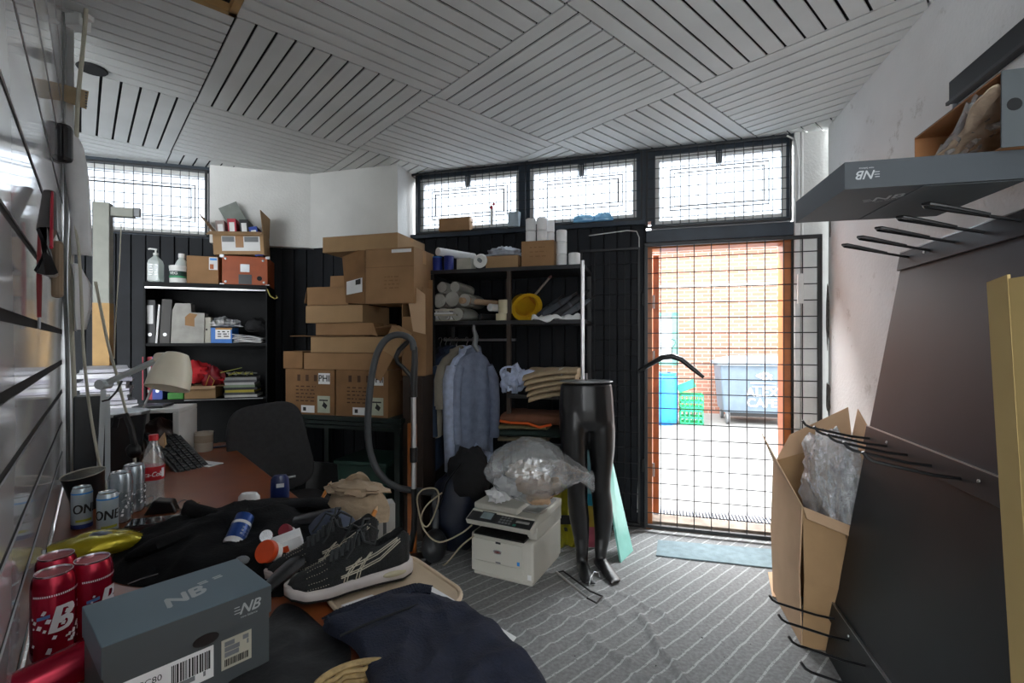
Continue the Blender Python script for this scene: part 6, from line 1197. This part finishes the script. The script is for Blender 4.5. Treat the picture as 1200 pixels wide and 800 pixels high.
def surf(t, v, off=0):
    sg = 1 if v >= 0 else -1; a = abs(v); hw = lerp(HW,t); zs2 = lerp(SOLE,t)-.006; hr = lerp(RIM,t); ht = lerp(TOP,t); o_ = lerp(OPN,t)
    if a >= .42:
        s_ = (1-a)/.58; y = hw*(1-.42*s_**2.2 + .06*math.sin(s_*3.14)); z = zs2+(hr-zs2)*s_**.85
        if off: y += off
    else:
        s_ = (.42-a)/.42; yc = hw*.58*(1-s_); zc_ = hr+(ht-hr)*(1-(1-s_)**2); yo = hw*.58*(1-s_**1.5)*.95; zo = hr-.062*math.sin(min(1,s_*1.4)*1.57)
        y = yc*(1-o_)+yo*o_; z = zc_*(1-o_)+zo*o_+off
    return Vector((t*SL, sg*y + .012*math.sin(t*3)*(-1 if t > .5 else 0)*.3, z))
def make_shoe(label, heel, toe, roll_=0, mirror=1):
    t = thing('running_shoe', label, 'shoe', heel); d = toe-heel; t.rotation_euler = (R(roll_), 0, math.atan2(d.y, d.x))
    obj('upper', MB().grid(lambda u, v: surf(u, (2*v-1)), 60, 45), m_up, t, smooth=True, ang=70)
    def sole(u, v, z0f, z1f, flare):
        q = v*2*math.pi; return None
    n = 46; out = []
    for i in range(n): 
        tt = i/(n-1); out.append((tt, lerp(HW,tt)))
    def ring(zf, ex):
        r_ = [Vector((tt*SL*(1+.04)-.008 + (ex*.2 if tt > .9 else 0), (hw+ex), zf(tt))) for tt, hw in out] + [Vector((tt*SL*1.04-.008, -(hw+ex), zf(tt))) for tt, hw in reversed(out)]
        return r_
    def stack(rings, name, m):
        mb = MB(); k = len(rings[0]); vs_ = [p for r_ in rings for p in r_]; fs = [(a*k+j, a*k+(j+1)%k, (a+1)*k+(j+1)%k, (a+1)*k+j) for a in range(len(rings)-1) for j in range(k)] + [list(range(k))[::-1], [(len(rings)-1)*k+j for j in range(k)]]
        return obj(name, mb.add(vs_, fs), m, t, smooth=True, ang=50)
    lift = lambda tt: .012*max(0,(tt-.75)/.25)**2+.004*max(0,(.08-tt)/.08)
    stack([ring(lambda tt: lift(tt), .001), ring(lambda tt: .007+lift(tt), .004)], 'outsole', m_out)
    stack([ring(lambda tt: .007+lift(tt), .0045), ring(lambda tt: .018+lift(tt)*.9, .0075), ring(lambda tt: lerp(SOLE,tt)-.002, .005), ring(lambda tt: lerp(SOLE,tt)+.002, .001)], 'midsole', m_mid)
    for sg in (-1,1): obj('gel_insert', blob(blobfn(.03,.006,.008,.05,2,1), 16, 8), m_gel, t, (.045,sg*.040,.022), smooth=True)
    for k in range(6):
        tt = .40+.045*k; 
        obj('lace', MB().tube([surf(tt, v, .004) for v in (-.34,-.22,-.1,0,.1,.22,.34)], .0042, 7, flat=.6), m_lace, t, smooth=True)
        obj('lace', MB().tube([surf(tt+ .045*(v+.34)/.68, v, .006) for v in (-.34,-.15,0,.15,.34)], .0038, 7, flat=.6), m_lace, t, smooth=True)
    kx = surf(.41,0,.012)
    for sg in (-1,1):
        obj('lace_bow', MB().tube([kx, kx+Vector((-.01,sg*.02,.016)), kx+Vector((-.03,sg*.045,.006)), kx+Vector((-.02,sg*.052,-.022)), kx+Vector((.0,sg*.035,-.018)), kx+Vector((.004,sg*.01,0))], .0028, 6), m_lace, t, smooth=True)
        obj('lace_end', MB().tube([kx, kx+Vector((.015,sg*.025,.006)), kx+Vector((.03,sg*.045,-.028)), kx+Vector((.045,sg*.047,-.045))], .0026, 6), m_lace, t, smooth=True)
    obj('knot', blob(blobfn(.011,.009,.008,.2,2,2), 12, 8), m_lace, t, tuple(kx), smooth=True)
    for sg in (-1, 1):
        def st(pts): return MB().tube([surf(a, sg*b2, .0022) for a, b2 in pts], .0014, 5)
        for w_ in (0, .028):
            obj('side_stripe', st([(.56+w_*.9,.97),(.54+w_*.9,.80),(.49+w_*.7,.66),(.43+w_*.5,.55)]), m_strp, t); obj('side_stripe', st([(.46+w_*.9,.95),(.44+w_*.9,.78),(.39+w_*.7,.64),(.34+w_*.5,.54)]), m_strp, t)
            obj('side_stripe', st([(.60,.78-w_*1.6),(.45,.80-w_*1.6),(.28,.72-w_*1.6),(.10,.56-w_*1.6)]), m_strp, t); obj('side_stripe', st([(.56,.66-w_*1.6),(.45,.66-w_*1.6),(.3,.60-w_*1.6),(.12,.49-w_*1.2)]), m_strp, t)
    mb = MB()
    for i in range(9):
        for j in range(9):
            tt = .70+.019*i+.009*(j%2); v = -.8+1.6*j/8
            if tt > .86: continue
            p_ = surf(tt, v, .0012); mb.box(p_.x-.0009,p_.x+.0009,p_.y-.0006,p_.y+.0006,p_.z-.0004,p_.z+.0007)
    sp2 = obj('toe_perforation', mb, m_strp, t); sp2['kind'] = 'stuff'
    obj('heel_tab', MB().grid(lambda u, v: surf(.0+.04*u, -.6+1.2*v, .003)+Vector((-.002,0,0)), 4, 12), m_lace, t, smooth=True)
    return t
hA, tA = dk(478,678), dk(340,712); nrm = Vector((tA.y-hA.y, -(tA.x-hA.x), 0)).normalized()
make_shoe('black running shoe with pale crossed stripes, resting by the navy shorts', Vector((hA.x,hA.y,DZ+.019)), tA)
h2 = dk(441,651); make_shoe('black running shoe standing behind its pair next to the coat', Vector((h2.x,h2.y,DZ+.006)), dk(318,686))
# ---- shoe box in the foreground
HB = .15; zbx = DZ+.004+HB; c_r = atz(318,685,zbx); c_l = atz(118.5,758.5,zbx); dv = c_r-c_l; Lb = dv.length; ba = math.atan2(dv.y, dv.x); Wb = .17
sbx = thing('shoe_box', 'closed slate grey shoe box with silver logo and barcode labels on the desk', 'box', (c_l.x,c_l.y,DZ+.004), ba)
obj('base', MB().box(.003,Lb-.003,.003,Wb-.003,0,HB-.004), m_sbox, sbx); ld = obj('lid', MB().box(0,Lb,0,Wb,HB-.05,HB), m_sbox2, sbx, bevel=.0015); 
obj('lid_front', MB().box(.0005,Lb-.0005,-.0006,.0,HB-.0495,HB-.001), m_sbox, ld)
obj('logo', nb_logo(MB(), up(Lb*.84,-.0012,HB-.024), .026), m_logo, sbx)
obj('lid_logo', text_mb('NB', .05, Matrix.Translation((Lb*.50,Wb*.42,HB+.0005)) @ Matrix.Rotation(R(12),4,'Z'), bold=.002, shear=.3, mb=text_mb('= =', .03, Matrix.Translation((Lb*.72,Wb*.62,HB+.0005)) @ Matrix.Rotation(R(8),4,'Z'), bold=.001)), m_logo, sbx)
obj('thumb_notch', MB().lathe([(.001,.0),(.02,0),(.02,.0006),(.001,.0006)], 20, up(Lb*.56,-.0008,HB-.052), 1, .5), m_blk, ld)
l1 = obj('barcode_label', MB().box(Lb*.09,Lb*.61,.0018,.0032,.028,.082), m_paper, sbx)
mb = MB(); rd = random.Random(4); x = Lb*.36
while x < Lb*.58: w_ = rd.uniform(.0008,.003); mb.box(x,x+w_,.0012,.0018,.045,.076); x += w_+rd.uniform(.0008,.0022)
obj('barcode', mb, m_print, l1); obj('lettering', text_mb('CCCC80', .014, up(Lb*.20,.0014,.066)), m_print, l1); printlines(l1, Lb*.12,Lb*.56,.034,.04,1,.0013,m_grey)
l2 = obj('size_label', MB().box(Lb*.66,Lb*.86,.0018,.0032,.03,.082), mat('cream_label','#b9b5a4',.7), sbx); mb = MB(); x = Lb*.68
while x < Lb*.84: w_ = rd.uniform(.0006,.002); mb.box(x,x+w_,.0012,.0018,.035,.047); x += w_+rd.uniform(.0006,.0016)
obj('barcode', mb, m_print, l2); printlines(l2, Lb*.68,Lb*.84,.055,.074,3,.0013,m_grey)
# ---- cloth, shorts, papers, tray, basket in front
heap('black_cloth', 'flat black cloth spread under the shoe box corner', ((250,830),(290,770),(325,712),(350,712),(378,735),(410,760),(400,800),(350,840)), 0, .010, mat('black_satin','#17181b',.6,bump=.2), 'cloth', .35, 5.1)
m_short = mat('navy_shorts_cotton','#151c31',.9,var=.18,scale=60,bump=.5,bscale=220)
sh, sc0 = heap('shorts', 'navy blue cotton shorts with elastic waistband laid over the desk edge', ((378,738),(398,722),(440,705),(486,692),(512,697),(560,724),(605,756),(640,800),(640,850),(540,860),(450,850),(432,800),(415,762)), 0, .022, m_short, 'clothing', .95, 7.4, 90, 34, 6, None, DZ+.018)
Q2 = lambda x, y, z: atz(x, y, DZ+z)-Vector((sc0.x,sc0.y,DZ+.001))
wbp = [Q2(382,741,.012),Q2(400,730,.018),Q2(430,719,.02),(Q2(462,707,.02)),Q2(488,699,.016),Q2(505,702,.01)]
obj('waistband', MB().tube(wbp, [.012,.018,.02,.02,.018,.01], 10, flat=.6), m_short, sh, smooth=True)
mb = MB()
for i in range(40):
    f = i/39*(len(wbp)-1); j = min(int(f), len(wbp)-2); p_ = wbp[j].lerp(wbp[j+1], f-j); dr = (wbp[j+1]-wbp[j]).normalized(); nn = Vector((dr.y,-dr.x,0))
    mb.tube([p_-nn*.018+Vector((0,0,.004)), p_+Vector((0,0,.0125)), p_+nn*.018+Vector((0,0,.004))], .0022, 5)
ga = obj('elastic_gathers', mb, m_short, sh, smooth=True); ga['kind'] = 'stuff'
obj('hem_seam', MB().tube([Q2(398,756,.028),Q2(440,737,.034),Q2(490,718,.034)], .0025, 6), m_nv3, sh, smooth=True)
m_cream = mat('cream_plastic','#c3ae93',.45,var=.05)
tr = thing('cream_tray', 'cream moulded plastic tray jutting past the desk edge under the papers', 'tray', (*FP.W(1.07,-.535).xy, DZ+.001), FP.a)
def rrect(w_, h_, r_, n=8): return [(sx*(w_-r_)+r_*math.cos(q), sy*(h_-r_)+r_*math.sin(q)) for sx, sy, q0_ in ((1,1,0),(-1,1,90),(-1,-1,180),(1,-1,270)) for q in [R(q0_+90*i/n) for i in range(n+1)]]
def tray_mesh(w_, h_, r_, zt_):
    rings = [[(x,y,0) for x, y in rrect(w_*.9,h_*.9,r_)], [(x,y,zt_) for x, y in rrect(w_,h_,r_)], [(x,y,zt_+.004) for x, y in rrect(w_+.012,h_+.012,r_+.012)], [(x,y,zt_) for x, y in rrect(w_-.006,h_-.006,r_)], [(x,y,.005) for x, y in rrect(w_*.88,h_*.88,r_)]]
    k = len(rings[0]); mb = MB(); vs_ = [p for r2 in rings for p in r2]
    return mb.add(vs_, [(a*k+j, a*k+(j+1)%k, (a+1)*k+(j+1)%k, (a+1)*k+j) for a in range(len(rings)-1) for j in range(k)] + [list(range(k))[::-1], [(len(rings)-1)*k+j for j in range(k)]])
obj('tray', tray_mesh(.15,.12,.06,.010), m_cream, tr, smooth=True); obj('rim', MB().tube([(x,y,.012) for x, y in rrect(.158,.128,.066)], .006, 8, closed=True), m_cream, tr, smooth=True)
c0, pl_ = flat_poly(((470,690),(500,683),(602,744),(575,775),(470,735)), DZ+.02)
t = thing('white_papers', 'white paper sheets under the navy shorts at the desk edge', 'papers', (c0.x,c0.y,DZ+.0125)); obj('sheet', MB().prism(pl_,0,.0025), m_paper, t); obj('sheet', MB().prism([(x*.97+.01,y*.97-.004) for x, y in pl_],.003,.005), m_paper, t)
c0, pl_ = flat_poly(((400,722),(436,709),(442,712),(412,728)), DZ+.006); single('paper_slip', MB().prism(pl_,0,.003), m_paper, 'white paper slip poking out under the front running shoe', 'paper', (c0.x,c0.y,DZ+.028))
wk = dk(418, 822); ws = thing('wicker_basket', 'small woven wicker basket half covered by the black cloth', 'basket', (wk.x, wk.y, DZ+.001), R(25)); ws.scale = (.75,.75,.75); m_wick = mat('straw_wicker','#b59a6a',.7,var=.2,scale=60)
for k in range(3): obj('hoop', MB().tube([(.085*math.cos(i*.2618)*(.9+.05*k), .06*math.sin(i*.2618)*(.9+.05*k), .010+.011*k+.004*math.sin(i*6.283/3)) for i in range(24)], .006, 6, closed=True), m_wick, ws, smooth=True)
for k in range(9): obj('strand', MB().tube([(-.07+.0175*k, -.05, .006),(-.07+.0175*k, 0, .018 if k % 2 else .008),(-.07+.0175*k, .05, .006)], .006, 6, flat=.6), m_wick, ws, smooth=True)
obj('rim', MB().tube([(.092*math.cos(i*.2618), .066*math.sin(i*.2618), .044) for i in range(24)], .008, 8, closed=True), m_wick, ws, smooth=True)
# ================================================================== HANGING ON THE PARTITION
def onP(x, y, off=.01): v = FP.px(x, y, PW-off); return FP.W(v.x, v.y, v.z)
YP = FP.W(pFar, PW-.04).y
up_ = at(121, 420, 2.9)
ps_ = thing('shopfitting_upright', 'tall grey-green shopfitting upright with a short bracket arm at the desk end', 'post', (up_.x, up_.y, 0), R(20)); m_gg = mat('grey_green_laminate','#7d7f76',.5,var=.08); zt_ = at(121,238,2.9).z
obj('post', MB().box(-.04,.04,-.03,.03,0,zt_), m_gg, ps_, bevel=.003); obj('bracket_arm', MB().box(.04,.155,-.02,.02,zt_-.075,zt_-.02), m_gg, ps_, bevel=.003); obj('arm_end', MB().box(.155,.185,-.014,.014,zt_-.068,zt_-.015), m_grey, ps_, bevel=.002); obj('slot_strip', MB().box(-.046,-.04,-.02,.02,1.0,zt_), m_dgrey, ps_); obj('wood_foot', MB().box(-.041,.041,-.031,.031,0.001,1.6), mat('worn_oak','#a17d45',.6), ps_)
pe = lambda x, y, d=0: at(x, y, YP-.06+d)
def paper_curl(label, pts, m=m_paper, name='hanging_sheet', cat='paper'):
    o0 = pts[0][0]; t = thing(name, label, cat, o0); k = len(pts)
    obj('sheet', MB().grid(lambda u, v: tuple((pts[min(int(v*(k-1)),k-2)][0].lerp(pts[min(int(v*(k-1)),k-2)+1][0], v*(k-1)-min(int(v*(k-1)),k-2))*(1-u) + pts[min(int(v*(k-1)),k-2)][1].lerp(pts[min(int(v*(k-1)),k-2)+1][1], v*(k-1)-min(int(v*(k-1)),k-2))*u) - o0 + Vector((0,-.03*math.sin(u*3.14),0))), 10, 16), m, t, smooth=True, solid=.0015); return t
paper_curl('curled white printed notice hanging at the partition end', [(pe(72,147), pe(84,148)),(pe(74,170), pe(98,172)),(pe(76,200), pe(104,205)),(pe(82,250), pe(107,258)),(pe(84,300),pe(108,300))])
paper_curl('blank white sheet curling off the partition post low down', [(pe(88,310,-.05), pe(92,309,.1)),(pe(88,330,-.05), pe(107,334,.1)),(pe(88,360,-.05), pe(107,362,.1)),(pe(90,388,-.05), pe(101,386,.1))])
t = thing('paper_tag', 'beige perforated paper tag stuck across the partition edge', 'tag', pe(76,108)); obj('tag', MB().add([Vector(q)-pe(76,108) for q in (pe(68,97,.02),pe(104,107),pe(101,128),pe(68,116,.02))], [(0,1,2,3)]), mat('beige_tag','#c9b28f',.7), t, solid=.002); mb = MB(); [mb.box(v.x-.003,v.x+.003,v.y-.004,v.y,v.z-.002,v.z+.002) for v in [pe(101.5,109+3.2*k)-pe(76,108) for k in range(6)]]; obj('perforation', mb, m_grey, t)
t = thing('wall_handset', 'black intercom handset mounted at the partition end', 'handset', pe(66,168,-.25)); obj('shell', MB().box(-.045,.045,-.02,.03,-.07,.075), m_blk, t, bevel=.018); obj('front', MB().box(-.03,.04,-.026,-.02,-.055,.06), m_dgrey, t, bevel=.006)
t = thing('black_strap', 'black strap with red edge hanging on the glossy partition', 'strap', onP(58,225,.02)); obj('strap', MB().tube([onP(58,225,.02)-onP(58,225,.02), onP(55,270,.03)-onP(58,225,.02), onP(54,318,.03)-onP(58,225,.02), onP(60,322,.03)-onP(58,225,.02)], [.012,.016,.018,.012], 8, flat=.5), m_blk, t, smooth=True); obj('red_edge', MB().tube([onP(61,225,.03)-onP(58,225,.02), onP(60,290,.04)-onP(58,225,.02)], .003, 6), m_red, t, smooth=True); obj('beige_pouch', MB().box(.01,.035,-.012,.005,-.26,-.12), mat('tan_pouch','#8d7963',.7), t, bevel=.01)
t = thing('red_lanyard', 'red lanyard hanging flat against the glossy partition', 'lanyard', onP(46,262,.012)); obj('ribbon', MB().tube([onP(46,y,.012)-onP(46,262,.012) for y in (262,290,330,372)], [.003,.005,.007,.005], 8, flat=.4), mat('dull_red_ribbon','#7d2028',.7), t, smooth=True); obj('clip', MB().tube([onP(46,372,.012)-onP(46,262,.012), onP(45.5,385,.012)-onP(46,262,.012)], .003, 6), m_steel, t)
t = thing('junction_box', 'white cable junction box at the ceiling by the partition', 'junction box', at(90,18,YP-.02)); obj('box', MB().box(-.045,.03,-.02,.04,-.05,.06), m_white, t, bevel=.005); obj('plug', MB().box(.03,.06,-.012,.02,-.02,.02), m_white, t, bevel=.004)
def cable(label, pts, r_=.006, m=None): 
    o0 = pts[0]; return single('hanging_cable', MB().tube(spath([p-o0 for p in pts], 4), r_, 7), m or m_cab, label, 'cable', o0, smooth=True)
m_cab = mat('ivory_cable','#bdb8a6',.5,var=.05)
cable('thick ivory cable dropping from the junction box down the post', [pe(102,-4),pe(100,25),pe(97,60),pe(92,110),pe(90,150),pe(88,220),pe(83,300),pe(84,380),pe(87,450),pe(88,520),pe(84,590)], .008)
cable('ivory cable slanting from the post down to the lamp base', [pe(84,240,-.02),pe(92,290,-.03),pe(96,360,-.04),pe(98,410,-.05),pe(104,470,-.08),pe(114,530,-.1),pe(123,568,-.15),pe(135,595,-.3),pe(155,622,-.45)], .0055)
cable('second ivory cable running behind the lamp to the desk', [pe(112,330,.1),pe(126,400,.1),pe(137,440,.05),pe(146,475,.0),pe(155,510,-.05),pe(158,545,-.1),pe(157,556,-.15)], .006)
cable('thin white cord hanging in front of the dark boards', [at(142,262,3.0),at(140,310,3.0),at(136,370,3.0),at(134,420,3.0)], .003)
cable('grey cable loop on the partition post', [pe(73,0,.02),pe(76,60,.02),pe(75,140,.02),pe(78,230,.02),pe(76,330,.02),pe(79,420,.02),pe(80,560,.02)], .007, mat('grey_cable','#8b8d8c',.5))
